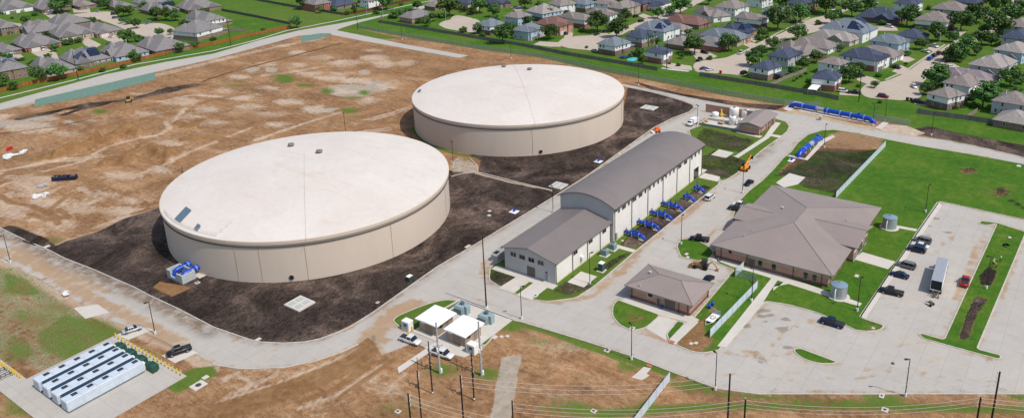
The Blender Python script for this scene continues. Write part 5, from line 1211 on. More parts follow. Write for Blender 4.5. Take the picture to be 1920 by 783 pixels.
T6 = pole_top(1398, 748, 15.0, .2, 'shorter black timber pole at the bottom edge, left of the bottom-right pair', (14.6, 13.7, 12.8))
T7 = pole_top(1875, 696, 17.5, .2, 'tall black timber pole at the bottom right corner', (16.6, 15.6, 14.6))
T8 = pole_top(1839, 744, 15.5, .2, 'shorter black timber pole at the bottom right corner', (15, 14, 13))
WIRE = mat('aluminium wire', (.55, .50, .45), .5)
def wire(p, q, sag, lab, grp):
    m_ = MB(); pts = []
    for i in range(13):
        t_ = i/12; pts.append(tuple(Vector(p)*(1-t_)+Vector(q)*t_-Vector((0, 0, sag*4*t_*(1-t_)))))
    m_.tube(pts, .028, 5); tag(m_.build('power_line', WIRE), lab, 'power line', grp)
for k, dz in enumerate((.9, 1.9, 2.9)):
    lv = ['top', 'middle', 'bottom'][k]
    wire((T3[0]+.7, T3[1]+.3, T3[2]-dz), (T5[0]+.7, T5[1]+.3, T5[2]-dz), 2.2, '%s wire of the upper three above the gravel path, running to the tall right pole' % lv, 'wires of the taller pole line')
    wire((T5[0]+.7, T5[1]+.3, T5[2]-dz), (T7[0]+.7, T7[1]+.3, T7[2]-dz-.5), 2.2, '%s wire over the bottom right verge between the tall poles' % lv, 'wires of the taller pole line')
    wire((T1[0]+.7, T1[1]+.3, T1[2]-dz), (T4[0]+9, T4[1]-16, T4[2]-dz-3), 2.5, '%s wire from the leftmost bottom pole down to the bottom edge' % lv, 'wires of the shorter pole line')
    wire((T4[0]+.2, T4[1]+.1, T4[2]-dz*.9), (T6[0]+.7, T6[1]+.3, T6[2]-dz*.8), 1.8, '%s wire of the lower three starting at the short pole by the gravel path' % lv, 'wires of the shorter pole line')
    wire((T6[0]+.7, T6[1]+.3, T6[2]-dz*.8), (T8[0]+.7, T8[1]+.3, T8[2]-dz*.8), 1.8, '%s wire between the shorter poles at the bottom right' % lv, 'wires of the shorter pole line')
    wire((T8[0]+.7, T8[1]+.3, T8[2]-dz*.8), (T8[0]+28, T8[1]-42, T8[2]-dz*.8), 1.8, '%s wire leaving the bottom right shorter pole for the right photo edge' % lv, 'wires of the shorter pole line')
# roadside poles by the houses
for px, py, h, lab in ((147, 150, 16.6, 'dark timber pole in front of the solar-roofed house at left'), (433, 86, 17.5, 'dark timber pole by the orange fence near the grey-roofed end house'), (1250, 130, 16.4, 'dark timber pole beside the brick-gabled house by the farther tank'), (671, 55, 9.5, 'dark timber pole at the gate road corner'), (1610, 191, 12.5, 'dark timber pole at the edge of the rightmost cul-de-sac'), (960, 68, 11, 'grey timber pole among trees by the pale blue house')):
    pole(px, py, h, .2, .13, lab, WOODP if px != 960 else mat('grey timber', (.2, .19, .17), .9), grp='timber poles by the houses', gear=((h-1.6, .3, 0, .12, .5, GREYC),))
def street_light(px, py, h, lab, ang=0):
    x, y = at(px, py); t = empty('street_light', lab, 'street light', (x, y, 0), ang, 'street lights among the houses')
    mb = MB(); mb.tube([(0, 0, 0), (0, 0, h-1), (.5, 0, h-.2), (2.0, 0, h)], .10, 6); mb.build('pole', GALV, t); mb = MB(); mb.cbox((2.3, 0, h), (.9, .35, .15)); mb.build('lamp_head', GREYC, t)
for px, py, l in ((836, 39, 'grey street light at the edge of the leftmost cul-de-sac'), (719, 36, 'grey street light beside the public road at the top'), (688, 29, 'grey street light by the red-brown fence at the top'), (1598, 29, 'grey street light behind the solar-roofed white house'), (1494, 48, 'grey street light on the green island of the bulb street'), (1761, 90, 'grey street light beside the white pickup on the right-hand street')):
    street_light(px, py, 8.2, l, 1.0)
# ---- fences
def fence(name, pts, h, lab, cat_='fence', panel=None, post=None, step=3.0, post_r=.05, th=.06, wood=True, grp=None, rail=None):
    pts = [Vector(p) for p in pts]; t = empty(name, lab, cat_, (pts[0].x, pts[0].y, 0), 0, grp); o = pts[0]
    mb = MB(); mp = []
    for a, b in zip(pts, pts[1:]):
        a = a-o; b = b-o; d = (b-a).normalized(); n = Vector((-d.y, d.x))*th/2
        mb.add([(a.x+n.x, a.y+n.y, .05), (b.x+n.x, b.y+n.y, .05), (b.x-n.x, b.y-n.y, .05), (a.x-n.x, a.y-n.y, .05), (a.x+n.x, a.y+n.y, h), (b.x+n.x, b.y+n.y, h), (b.x-n.x, b.y-n.y, h), (a.x-n.x, a.y-n.y, h)] if th > .03 else
               [(a.x, a.y, .05), (b.x, b.y, .05), (b.x, b.y, h), (a.x, a.y, h)], [(0, 3, 2, 1), (4, 5, 6, 7), (0, 1, 5, 4), (1, 2, 6, 5), (2, 3, 7, 6), (3, 0, 4, 7)] if th > .03 else [(0, 1, 2, 3)])
        L_ = (b-a).length; k = max(1, int(L_/step))
        for i in range(k): mp.append(a+(b-a)*i/k)
    mp.append(pts[-1]-o)
    pn = mb.build('panel', panel, t)
    if len(mp) > 100:
        mb = MB()
        for p in mp: mb.cyl((p.x, p.y, 0), (p.x, p.y, h+.08), post_r, n=5)
        q = mb.build('post_row', post, t); q['kind'] = 'stuff'
    else:
        pm = MB(); pm.cyl((0, 0, 0), (0, 0, h+.08), post_r, n=6); first = None
        for p in mp:
            if first is None: first = pm.build('post', post, t); first.location = (p.x, p.y, 0)
            else: link('post', first.data, t, (p.x, p.y, 0))
    if rail:
        mb = MB(); mb.tube([(p.x-o.x, p.y-o.y, h) for p in pts], .045, 5); mb.build('top_rail', post, t)
    return t
def wood_material(name, col, col2):
    return mat(name, col, .9, var=.2, scale=.9, col2=col2, stretch=(1, 1, .1), spec=.1)
W_OR = wood_material('orange stained fence', (.22, .075, .025), (.36, .15, .05)); W_GR = wood_material('weathered grey fence', (.15, .13, .115), (.26, .23, .20)); W_RD = wood_material('red brown fence', (.12, .035, .025), (.2, .06, .045)); W_DK = wood_material('dark fence', (.10, .095, .09), (.18, .17, .16))
W_GN = wood_material('green screen fence', (.05,.12,.09),(.08,.17,.12))
fence('slatted_fence', GL(P_('1567,372 1660,275')), 2.4, 'long pale slatted fence between dark soil and the big lawn', panel=CHAIN2, post=STEEL, th=.02, rail=1)
fence('slatted_fence', GL(P_('1331,633 1420,540')), 2.4, 'pale slatted fence right of the small brick building', panel=CHAIN2, post=STEEL, th=.02, rail=1)
fence('slatted_fence', GL(P_('1378,520 1394,504')), 2.4, 'short pale slatted fence touching the office building lawn', panel=CHAIN2, post=STEEL, th=.02, rail=1)
fence('chain_fence', GL(P_('1379,520 1412,528 1421,538')), 2.2, 'see-through chain link gate panel beside the short slatted fence', panel=CHAIN, post=STEEL, th=.02, rail=1)
fence('slatted_fence', GL(P_('1178,815 1202,783 1256,713')), 2.4, 'pale slatted fence running to the bottom edge across dirt', panel=CHAIN2, post=STEEL, th=.02, rail=1)
fence('chain_fence', GL(P_('706,60 780,73 900,93 1013,108 1120,132 1252,157 1365,180 1471,197 1540,203')), 2.5, 'long chain link boundary fence behind the farther tank', panel=CHAIN, post=STEEL, th=.02, rail=1, step=4)
fence('chain_fence', GL(P_('1636,225 1660,229 1704,236')), 2.5, 'chain link boundary fence right of the longest blue pipe run', panel=CHAIN, post=STEEL, th=.02, rail=1, step=4)
fence('chain_fence', GL(P_('669,50 706,60')), 2.2, 'short chain link fence at the gate road corner', panel=CHAIN, post=STEEL, th=.02, rail=1, step=4)
fence('wood_fence', GL(P_('-60,188 0,172.7 65,157 140,142 213,126 270,112 330,98 400,84 464,69 546,53')), 2.1, 'orange stained wooden fence along the public road at left', panel=W_OR, post=W_OR, step=6)
fence('wood_fence', GL(P_('416,21 478,33 545,47')), 2.0, 'dark wooden fence between the end house yard and the meadow', panel=W_DK, post=W_DK, step=5)
fence('wood_fence', GL(P_('400,62 430,60 460,58')), 1.8, 'grey wooden fence closing the end house yard', panel=W_GR, post=W_GR, step=5)
fence('wood_fence', GL(P_('440,-4 473,0 554,15 600,22 644,29')), 2.0, 'dark wooden fence at the top, between meadow and patio house', panel=W_DK, post=W_DK, step=5)
fence('wood_fence', GL(P_('645,29 689,22 717,14 742,8 785,-2')), 2.0, 'red-brown wooden fence along the public road at the top', panel=W_RD, post=W_RD, step=5)
fence('wood_fence', GL(P_('716,33 711,43 800,57 917,77 973,86 1069,105 1160,120 1233,133')), 2.1, 'weathered wooden back fence behind the leftmost cul-de-sac houses', panel=W_GR, post=W_GR, step=6)
fence('wood_fence', GL(P_('1311,143 1455,166 1540,181 1572,188')), 2.1, 'weathered wooden back fence below the third cul-de-sac', panel=W_GR, post=W_GR, step=6)
fence('wood_fence', GL(P_('1718,213 1814,225 1920,243 2000,258')), 2.1, 'weathered wooden back fence at the right photo edge', panel=W_GR, post=W_GR, step=6)
fence('wood_fence', GL(P_('1441,164 1475,148 1512,134')), 1.9, 'pale wooden side fence right of the porch house', panel=wood_material('pale fence', (.20, .16, .13), (.30, .25, .2)), post=W_GR, step=5)
fence('wood_fence', GL(P_('1812,224 1832,210')), 1.9, 'short pale side fence beside the white garden house', panel=wood_material('pale fence', (.20, .16, .13), (.30, .25, .2)), post=W_GR, step=5)
fence('wood_fence', GL(P_('1240,75 1300,68 1345,58 1356,48')), 1.9, 'brown wooden fence between gardens above the third cul-de-sac', panel=W_DK, post=W_DK, step=5)

# ================================================================ vehicles
PAINTS = dict(white=(.72, .72, .71), silver=(.42, .43, .44), grey=(.16, .165, .17), black=(.010, .011, .013), dark=(.025, .028, .034), navy=(.010, .018, .06), blue=(.01, .10, .48), maroon=(.13, .012, .018), red=(.42, .02, .02), lightblue=(.20, .30, .42))
def cpaint(c): return mat('car paint '+c, PAINTS[c], .28, metal=.15, var=.03, spec=.5)
CARS = {}
def loft(mb, secs, smooth=True, close=True):
    """secs: list of (x, half width, z0, z1, inset) rounded rectangular sections"""
    vs = []; K = 8
    for x, w_, z0, z1, ins in secs:
        vs += [(x, -w_*.92, z0), (x, w_*.92, z0), (x, w_, z0+(z1-z0)*.3), (x, w_, z0+(z1-z0)*.72), (x, w_-ins, z1), (x, -w_+ins, z1), (x, -w_, z0+(z1-z0)*.72), (x, -w_, z0+(z1-z0)*.3)]
    fs = [(i*K+k, i*K+(k+1) % K, (i+1)*K+(k+1) % K, (i+1)*K+k) for i in range(len(secs)-1) for k in range(K)]
    fs += [tuple(range(K))[::-1], tuple((len(secs)-1)*K+k for k in range(K))]
    return mb.add(vs, fs, smooth)
SPEC = dict(sedan=(4.8, 1.83, 1.45), suv=(4.85, 1.95, 1.78), pickup=(5.75, 2.0, 1.88), van=(5.5, 2.0, 2.1), hatch=(4.2, 1.75, 1.5))
def make_car(kind, col):
    L_, W_, H_ = SPEC[kind]; h = L_/2; w_ = W_/2
    t = bpy.data.objects.new('car', None); C.objects.link(t); t.empty_display_size = .5
    belt = dict(sedan=.92, suv=1.08, pickup=1.12, van=1.15, hatch=.95)[kind]
    m = MB()
    if kind == 'pickup':
        loft(m, [(-h, w_*.94, .5, belt-.02, .08), (-h+.1, w_, .42, belt, .06), (-.55, w_, .36, belt, .06), (.7, w_, .36, belt, .08), (h-.9, w_, .38, belt-.04, .14), (h-.25, w_*.95, .4, belt-.12, .2), (h, w_*.85, .48, belt-.35, .2)])
    else:
        loft(m, [(-h, w_*.86, .45, belt-.12, .12), (-h+.25, w_*.97, .34, belt+.02, .12), (-h+1.1, w_, .30, belt, .08), (0, w_, .30, belt, .08), (h-1.3, w_, .30, belt-.02, .1), (h-.35, w_*.95, .34, belt-.16, .16), (h, w_*.82, .42, belt-.33, .16)])
    body = m.build('body', cpaint(col), t)
    m = MB()
    cab = dict(sedan=((-h+.75, .60, 0), (-h+1.45, .80, 1), (.35, .80, 1), (1.15, .62, 0)), suv=((-h+.08, .76, 0), (-h+.5, .84, 1), (.55, .84, 1), (1.35, .70, 0)), hatch=((-h+.15, .7, 0), (-h+.7, .8, 1), (.35, .8, 1), (1.15, .62, 0)),
               pickup=((-.75, .74, 0), (-.5, .84, 1), (.85, .84, 1), (1.55, .7, 0)), van=((-h+.05, .8, 0), (-h+.25, .86, 1), (1.3, .86, 1), (2.1, .7, 0)))[kind]
    secs = []
    for x, kw, up in cab:
        secs.append((x, w_*kw*1.02 if up else w_*.9, belt-.04, H_ if up else belt+.02, .1 if up else .02))
    K = 4; vs = []
    for (x, hw, z0, z1, ins), (x_, kw, up) in zip(secs, cab):
        vs += [(x, -w_*.93, z0), (x, w_*.93, z0), (x, (w_*kw*.95 if up else w_*.9), z1), (x, -(w_*kw*.95 if up else w_*.9), z1)]
    fs = [(i*4+k, i*4+(k+1) % 4, (i+1)*4+(k+1) % 4, (i+1)*4+k) for i in range(3) for k in range(4)]+[(3, 2, 1, 0), (12, 13, 14, 15)]
    m.add(vs, fs); m.build('windows', DGLASS, t)
    m = MB(); x0, x1 = cab[1][0]-.03, cab[2][0]+.03; kw = w_*cab[1][1]*.965; m.bbox(x0, x1, -kw, kw, H_-.03, H_+.06, .05); 
    for xx in ((x0+.1, (x0+x1)/2, x1-.1) if kind != 'pickup' else (x0+.08, x1-.1)):
        for s in (-1, 1): m.add([(xx-.06, s*w_*.945, belt-.02), (xx+.06, s*w_*.945, belt-.02), (xx+.06, s*(kw+.01), H_), (xx-.06, s*(kw+.01), H_)], [(0, 1, 2, 3)])
    m.build('roof', cpaint(col), t)
    if kind == 'pickup':
        m = MB(); m.box(-h+.14, -.85, -w_*.84, w_*.84, belt+.001, belt+.012); m.build('bed', mat('truck bed liner', (.03, .03, .03), .8), t)
    wx = h*.62; wr = .36 if kind != 'pickup' else .42
    key = 'whl'+str(wr)
    if key not in CARS:
        m = MB(); m.cyl((0, -.13, 0), (0, .13, 0), wr, n=16); a = m.build('wheel', RUB, t); m = MB(); m.cyl((0, -.14, 0), (0, .14, 0), wr*.6, n=12); b = m.build('rim', RIM, a); CARS[key] = (a.data, b.data); bpy.data.objects.remove(b); bpy.data.objects.remove(a)
    for sx in (-1, 1):
        for sy in (-1, 1):
            a = link('wheel', CARS[key][0], t, (sx*wx, sy*(w_-.1), wr)); link('rim', CARS[key][1], a)
    for sy in (-1, 1):
        m = MB(); m.cbox((h-.12, sy*w_*.68, belt-.42), (.2, .35, .16)); m.build('headlight', mat('lamp glass', (.6, .62, .64), .1), t)
        m = MB(); m.cbox((-h+.04, sy*w_*.74, belt-.25), (.12, .22, .24)); m.build('tail_light', RED, t)
    return t
def car(kind, col, x0, y0, x1, y1, lab, z=.02, extra=None, grp=None):
    """x0,y0 -> x1,y1: photo positions of tail and nose on the ground; only direction and middle are used"""
    p = G(x0, y0); q = G(x1, y1); key = kind+col
    if key in CARS and not extra: t = copy_tree(CARS[key])
    else:
        t = make_car(kind, col)
        if not extra: CARS[key] = t
    t.name = {'pickup': 'pickup_truck', 'van': 'van'}.get(kind, 'parked_car')
    t.location = ((p[0]+q[0])/2, (p[1]+q[1])/2, z); t.rotation_euler = (0, 0, math.atan2(q[1]-p[1], q[0]-p[0]))
    return tag(t, lab, {'pickup': 'pickup truck', 'van': 'van'}.get(kind, 'car'), grp or ('vehicles parked in the works' if extra is None and False else None))
NEAR = [('sedan', 'silver', 231, 626, 266, 615, 'silver sedan on a concrete slab above the battery yard'), ('pickup', 'black', 362, 653, 310, 670, 'black pickup with open-looking bed on a slab right of the yellow bollards'),
 ('suv', 'white', 1321, 380, 1340, 366, 'white estate car parked at the kerb by the blue pipes'), ('sedan', 'black', 1412, 340, 1396, 351, 'black sedan in mid-street beside the lamp post'),
 ('pickup', 'black', 1330, 453, 1293, 449, 'black pickup parked on the apron left of the office building'), ('pickup', 'white', 1404, 391, 1372, 385, 'white pickup behind a dark one at the office street wing'), ('pickup', 'dark', 1398, 398, 1366, 391, 'dark pickup in front of a white one at the office street wing'),
 ('pickup', 'navy', 1582, 615, 1537, 602, 'dark blue pickup parked at the lower garden kerb'), ('suv', 'grey', 1746, 458, 1712, 450, 'grey estate car, top of the row in the car park'), ('sedan', 'white', 1740, 467, 1708, 459, 'white sedan squeezed between two dark cars in the car park'),
 ('suv', 'navy', 1736, 475, 1700, 467, 'dark blue car third from the top in the car park row'), ('suv', 'grey', 1718, 506, 1680, 496, 'silver-grey off-roader in the middle of the car park row'), ('sedan', 'navy', 1704, 523, 1668, 514, 'navy sedan second from the bottom in the car park row'), ('pickup', 'black', 1692, 555, 1650, 546, 'black pickup at the bottom of the car park row'),
 ('pickup', 'red', 1806, 542, 1812, 520, 'small red pickup parked alone beside the grass median'), ('sedan', 'black', 1321, 532, 1335, 520, 'black car partly hidden behind the small brick building'),
 ('pickup', 'white', 750, 634, 790, 648, 'white pickup with doors ajar at the left switch room drive'), ('pickup', 'white', 808, 660, 852, 674, 'white pickup parked between the grey steel poles')]
for k, c_, a, b, c2, d, l in NEAR: car(k, c_, a, b, c2, d, l, z=.05 if 'battery' in l or 'slab' in l else .03)
# white service truck in the road behind the hall
p = G(1298, 234); t = empty('service_truck', 'white service truck with box body on the road above the hall', 'truck', (*p, .03), math.radians(175))
m = MB(); m.bbox(-3.0, .9, -1.1, 1.1, .8, 2.7, .08); m.build('box_body', WHITE, t); m = MB(); loft(m, [(.95, 1.05, .55, 2.2, .15), (1.9, 1.05, .5, 2.15, .2), (2.3, 1.05, .5, 1.5, .15), (3.1, .98, .55, 1.35, .15)]); m.build('cab', WHITE, t)
m = MB(); m.add([(1.95, -.9, 2.1), (1.95, .9, 2.1), (2.36, .9, 1.52), (2.36, -.9, 1.52)], [(0, 1, 2, 3)]); m.box(1.1, 1.8, -1.08, 1.08, 1.45, 2.0); m.build('windows', DGLASS, t)
for xx in (-1.9, 2.2):
    for yy in (-.95, .95): m = MB(); m.cyl((xx, yy-.15, .42), (xx, yy+.15, .42), .42, n=14); m.build('wheel', RUB, t)
# semi trailer with tractor front
a = G(1752, 556); b = G(1768, 497); ang = math.atan2(b[1]-a[1], b[0]-a[0]); p = ((a[0]+b[0])/2, (a[1]+b[1])/2)
t = empty('box_truck', 'long white box lorry with open back and gear on its tail, in the car park', 'lorry', (*p, .03), ang)
LL = 8.2
m = MB(); x0, x1 = -LL, LL-2.6
m.box(x0, x1, -1.3, -1.24, 1.25, 3.9); m.box(x0, x1, 1.24, 1.3, 1.25, 3.9); m.box(x0, x1, -1.24, 1.24, 1.15, 1.3); m.box(x1-.06, x1, -1.24, 1.24, 1.3, 3.9); m.build('box_body', WHITE, t)
m = MB(); m.bbox(x0, x1, -1.3, 1.3, 3.9, 3.98, .03); m.build('roof', mat('trailer roof grey', (.30, .32, .35), .5), t)
m = MB(); m.box(x0+.3, x0+.34, -1.2, 1.2, 1.3, 3.9); m.build('rear_opening', mat('dark trailer inside', (.03, .03, .035), .9), t)
m = MB(); loft(m, [(x1+.4, 1.2, .6, 3.3, .2), (x1+1.6, 1.2, .6, 3.1, .3), (x1+1.9, 1.15, .6, 1.9, .2), (x1+3.0, 1.05, .6, 1.7, .2)]); m.build('cab', WHITE, t)
m = MB(); m.add([(x1+1.63, -.95, 3.0), (x1+1.63, .95, 3.0), (x1+1.95, .95, 1.95), (x1+1.95, -.95, 1.95)], [(0, 1, 2, 3)]); m.build('windows', DGLASS, t)
m = MB(); m.box(x0, x1+3, -.5, .5, .7, 1.15); m.build('chassis', BLACK, t)
for xx in (x0+1.2, x0+2.4, x1-.5, x1+2.2):
    for yy in (-1.1, 1.1): m = MB(); m.cyl((xx, yy-.2, .5), (xx, yy+.2, .5), .5, n=16); m.build('wheel', RUB, t)
m = MB()
for q in range(10): rs = random.Random(q); m.tube([(x0-.1, rs.uniform(-1.1, 1.1), rs.uniform(.4, 1.4)), (x0-1.4, rs.uniform(-1.2, 1.2), rs.uniform(.2, 1.5)), (x0-1.8, rs.uniform(-1, 1), .1)], .07, 5)
m.build('tail_lift_gear', mat('gear brown', (.14, .11, .08), .7), t)
p = G(1744, 572); t = empty('hand_dolly', 'small dark wheeled rig standing behind the box lorry', 'dolly', (*p, .03), 1.2)
m = MB(); m.tube([(-.8, 0, .5), (.8, 0, .6), (1.3, 0, .5)], .12, 6); m.cbox((0, 0, .9), (.8, .7, .5)); m.build('frame', mat('gear brown', (.14, .11, .08), .7), t)
for yy in (-.6, .6): m = MB(); m.cyl((-.4, yy-.1, .35), (-.4, yy+.1, .35), .35, n=12); m.build('wheel', RUB, t)
# telehandler
p = G(1397, 318); q = G(1411, 303); t = empty('telehandler', 'orange telehandler with raised boom standing on the street edge', 'telehandler', (*p, .03), math.atan2(q[1]-p[1], q[0]-p[0]))
m = MB(); m.bbox(-2.4, 1.8, -1.0, 1.0, .6, 1.4, .1); m.build('chassis', ORANGE, t)
m = MB(); m.bbox(-.7, .7, .1, 1.0, 1.4, 2.6, .12); m.build('cab', DGLASS, t)
m = MB(); m.tube([(-2.2, -.4, 1.9), (2.0, -.4, 2.9)], .32, 8); m.tube([(2.0, -.4, 2.9), (4.6, -.4, 3.9), (5.2, -.4, 3.2)], .25, 8); m.build('boom', ORANGE, t)
m = MB(); m.box(5.0, 5.4, -1.1, .4, 2.4, 3.5); m.box(5.4, 6.5, -.9, -.7, 2.4, 2.5); m.box(5.4, 6.5, 0, .2, 2.4, 2.5); m.build('fork', BLACK, t)
for xx in (-1.6, 1.3):
    for yy in (-1.15, 1.15): m = MB(); m.cyl((xx, yy-.22, .62), (xx, yy+.22, .62), .62, n=14); m.build('wheel', RUB, t)
# orange compact loader by the soil edge behind hall
p = G(1231, 248); t = empty('compact_loader', 'orange compact loader at the soil edge between hall and farther tank', 'loader', (*p, .03), 2.6)
m = MB(); m.bbox(-1.4, 1.2, -.8, .8, .4, 1.3, .1); m.bbox(-1.5, -.6, -.8, .8, 1.3, 1.6, .1); m.build('body', mat('red orange machine', (.72, .12, .02), .5), t)
m = MB(); m.bbox(-.6, .6, -.6, .6, 1.3, 2.1, .06); m.build('cab', mat('red orange machine', (.72, .12, .02), .5), t); m = MB(); m.box(1.3, 2.3, -1, 1, .1, .7); m.build('bucket', WHITE, t)
for xx in (-.8, .8):
    for yy in (-.95, .95): m = MB(); m.cyl((xx, yy-.15, .4), (xx, yy+.15, .4), .4, n=12); m.build('wheel', RUB, t)
# backhoe
p = G(1318, 503); q = G(1300, 500); t = empty('backhoe', 'muddy yellow-brown backhoe on the apron behind the small brick building', 'backhoe', (*p, .03), math.atan2(q[1]-p[1], q[0]-p[0]))
MUD = mat('muddy yellow machine', (.30, .17, .06), .7, var=.4, scale=2)
m = MB(); m.bbox(.2, 2.6, -.6, .6, .8, 1.8, .12); m.bbox(-1.2, .2, -.7, .7, .7, 1.2, .05); m.build('body', MUD, t)
m = MB(); m.bbox(-1.1, .3, -.75, .75, 1.2, 2.6, .08); m.build('cab', DGLASS, t); m = MB(); m.bbox(-1.2, .4, -.85, .85, 2.6, 2.75, .04); m.build('cab_roof', mat('machine black', (.03, .03, .03), .6), t)
m = MB(); m.tube([(-1.2, 0, 1.2), (-2.4, 0, 2.5), (-3.6, 0, 1.2), (-3.8, 0, .4)], [.22, .2, .16, .14], 6); m.build('rear_arm', MUD, t); m = MB(); m.box(-4.2, -3.5, -.4, .4, .05, .6); m.build('rear_bucket', MUD, t)
m = MB(); m.tube([(.6, .8, 1.4), (2.4, .8, 1.2), (3.3, .8, .5)], .12, 6); m.tube([(.6, -.8, 1.4), (2.4, -.8, 1.2), (3.3, -.8, .5)], .12, 6); m.build('loader_arm', MUD, t); m = MB(); m.profx([(3.2, .1), (4.1, .1), (3.5, .4), (3.3, .9)], -1.1, 1.1); m.build('front_bucket', MUD, t)
for xx, r in ((-.7, .75), (2.1, .5)):
    for yy in (-.9, .9): m = MB(); m.cyl((xx, yy-.2, r), (xx, yy+.2, r), r, n=14); m.build('wheel', RUB, t)
# bulldozer in the far dirt
p = G(242, 191); t = empty('bulldozer', 'small tan bulldozer working beside the dark track in the dirt field', 'bulldozer', (*p, 0), .9)
m = MB(); m.bbox(-1.8, 1.8, -.9, .9, .7, 1.6, .1); m.build('body', mat('dozer tan', (.48, .30, .10), .6), t); m = MB(); m.bbox(-1.3, .2, -.8, .8, 1.6, 2.9, .1); m.build('cab', mat('machine black', (.03, .03, .03), .6), t)
for yy in (-1.1, 1.1): m = MB(); m.bbox(-2.1, 2.0, yy-.3, yy+.3, 0, .95, .3); m.build('track', mat('machine black', (.03, .03, .03), .6), t)
m = MB(); m.profx([(2.4, .05), (2.7, .1), (2.5, .7), (2.75, 1.3), (2.5, 1.3)], -1.7, 1.7); m.build('blade', mat('dozer tan', (.48, .30, .10), .6), t)
# dark skip in the dirt
a = G(100, 338); b = G(144, 335); t = empty('open_skip', 'long dark blue open skip full of scrap in the dirt field', 'skip', ((a[0]+b[0])/2, (a[1]+b[1])/2, 0), math.atan2(b[1]-a[1], b[0]-a[0]))
m = MB(); hx = 4.3
for v in ((-hx, hx, -1.2, -1.1, 0, 1.5), (-hx, hx, 1.1, 1.2, 0, 1.5), (-hx, -hx+.1, -1.1, 1.1, 0, 1.5), (hx-.1, hx, -1.1, 1.1, 0, 1.5), (-hx, hx, -1.1, 1.1, .0, .2)): m.box(*v)
for k in range(9): m.box(-hx+.4+k*1.0, -hx+.5+k*1.0, -1.28, -1.2, 0, 1.5)
m.build('skip_body', mat('skip dark blue', (.012, .02, .05), .6), t)
m = MB(); rs = random.Random(4)
for k in range(34): m.M = Matrix.Translation((rs.uniform(-3.8, 3.8), rs.uniform(-.9, .9), rs.uniform(.6, 1.45))) @ Matrix.Rotation(rs.uniform(0, 3), 4, 'Z') @ Matrix.Rotation(rs.uniform(-.5, .5), 4, 'X'); m.cbox((0, 0, 0), (rs.uniform(.3, 1.4), rs.uniform(.2, .6), rs.uniform(.05, .3)))
m.M = None; m.build('scrap', mat('scrap mixed', (.16, .13, .11), .8, var=.7, scale=1.2), t)
def debris(px, py, n, sx, sy, lab, m_, seed=1, name='debris_pile', h=.5):
    x, y = G(px, py); rs = random.Random(seed); m = MB()
    for k in range(n): m.M = Matrix.Translation((x+rs.uniform(-sx, sx), y+rs.uniform(-sy, sy), rs.uniform(.05, h))) @ Matrix.Rotation(rs.uniform(0, 3), 4, 'Z') @ Matrix.Rotation(rs.uniform(-.15, .15), 4, 'X'); m.cbox((0, 0, 0), (rs.uniform(.8, 3.2), rs.uniform(.6, 1.8), rs.uniform(.08, .25)))
    m.M = None; tag(m.build(name, m_), lab, 'debris')
WPL = mat('white sheets', (.70, .69, .66), .7)
debris(30, 290, 26, 4.5, 3.0, 'white boards and sheets scattered in dirt at the left photo edge', WPL, 1)
x, y = G(18, 281); m = MB(); m.M = Matrix.Translation((x, y, .7)) @ Matrix.Rotation(.5, 4, 'Z'); m.profx([(-1.6, -.5), (1.6, -.5), (1.2, .5), (-.8, .7)], -.5, .5); m.M = None; tag(m.build('red_plough', RED), 'red metal piece lying on the white boards at left', 'machine part')
debris(77, 367, 9, 2.2, 1.5, 'white boards lying in dirt below the open skip', WPL, 5); debris(83, 348, 4, 1.4, .8, 'small pale box and scrap just below the open skip', GREYC, 8, h=.7)
debris(124, 551, 3, .9, 1.2, 'small stack of pale planks on grass left of the road', WPL, 3, 'plank_stack')
debris(1376, 363+240, 0, 1, 1, 'x', WPL) if False else None
# flat trailer by the fence
p = G(1335, 601); q = G(1352, 585); t = empty('utility_trailer', 'white flat trailer with a coil on it beside the slatted fence', 'trailer', (*p, .13), math.atan2(q[1]-p[1], q[0]-p[0]))
m = MB(); m.bbox(-1.6, 2.4, -1.0, 1.0, .5, .62, .03); m.build('deck', WHITE, t); m = MB(); m.tube([(-1.6, -.8, .5), (-3.4, 0, .45), (-1.6, .8, .5)], .06, 6); m.build('drawbar', WHITE, t)
m = MB(); m.tube([(.4+.7*math.cos(a_), .6*math.sin(a_), .7) for a_ in [k*PI/6 for k in range(12)]], .07, 6); m.build('coil', BLACK, t)
for yy in (-1.1, 1.1): m = MB(); m.cyl((.6, yy-.1, .33), (.6, yy+.1, .33), .33, n=12); m.build('wheel', RUB, t)
m = MB(); m.box(2.3, 2.4, -1.0, 1.0, .62, 1.7); m.build('ramp_gate', GREYC, t)
for i, (px, py, l) in enumerate(((1330, 578, 'blue drum near the small brick building, the left of the pair'), (1336, 573, 'blue drum near the small brick building, the right of the pair'))):
    x, y = G(px, py); m = MB(); m.lathe([(.01, 0), (.36, 0), (.38, .5), (.36, 1.1), (.01, 1.12)], 12); m.lathe([(.39, .35), (.41, .4), (.39, .45)], 12); o = m.build('drum', BLUE); o.location = (x, y, .13); tag(o, l, 'drum', 'blue drums by the small brick building')
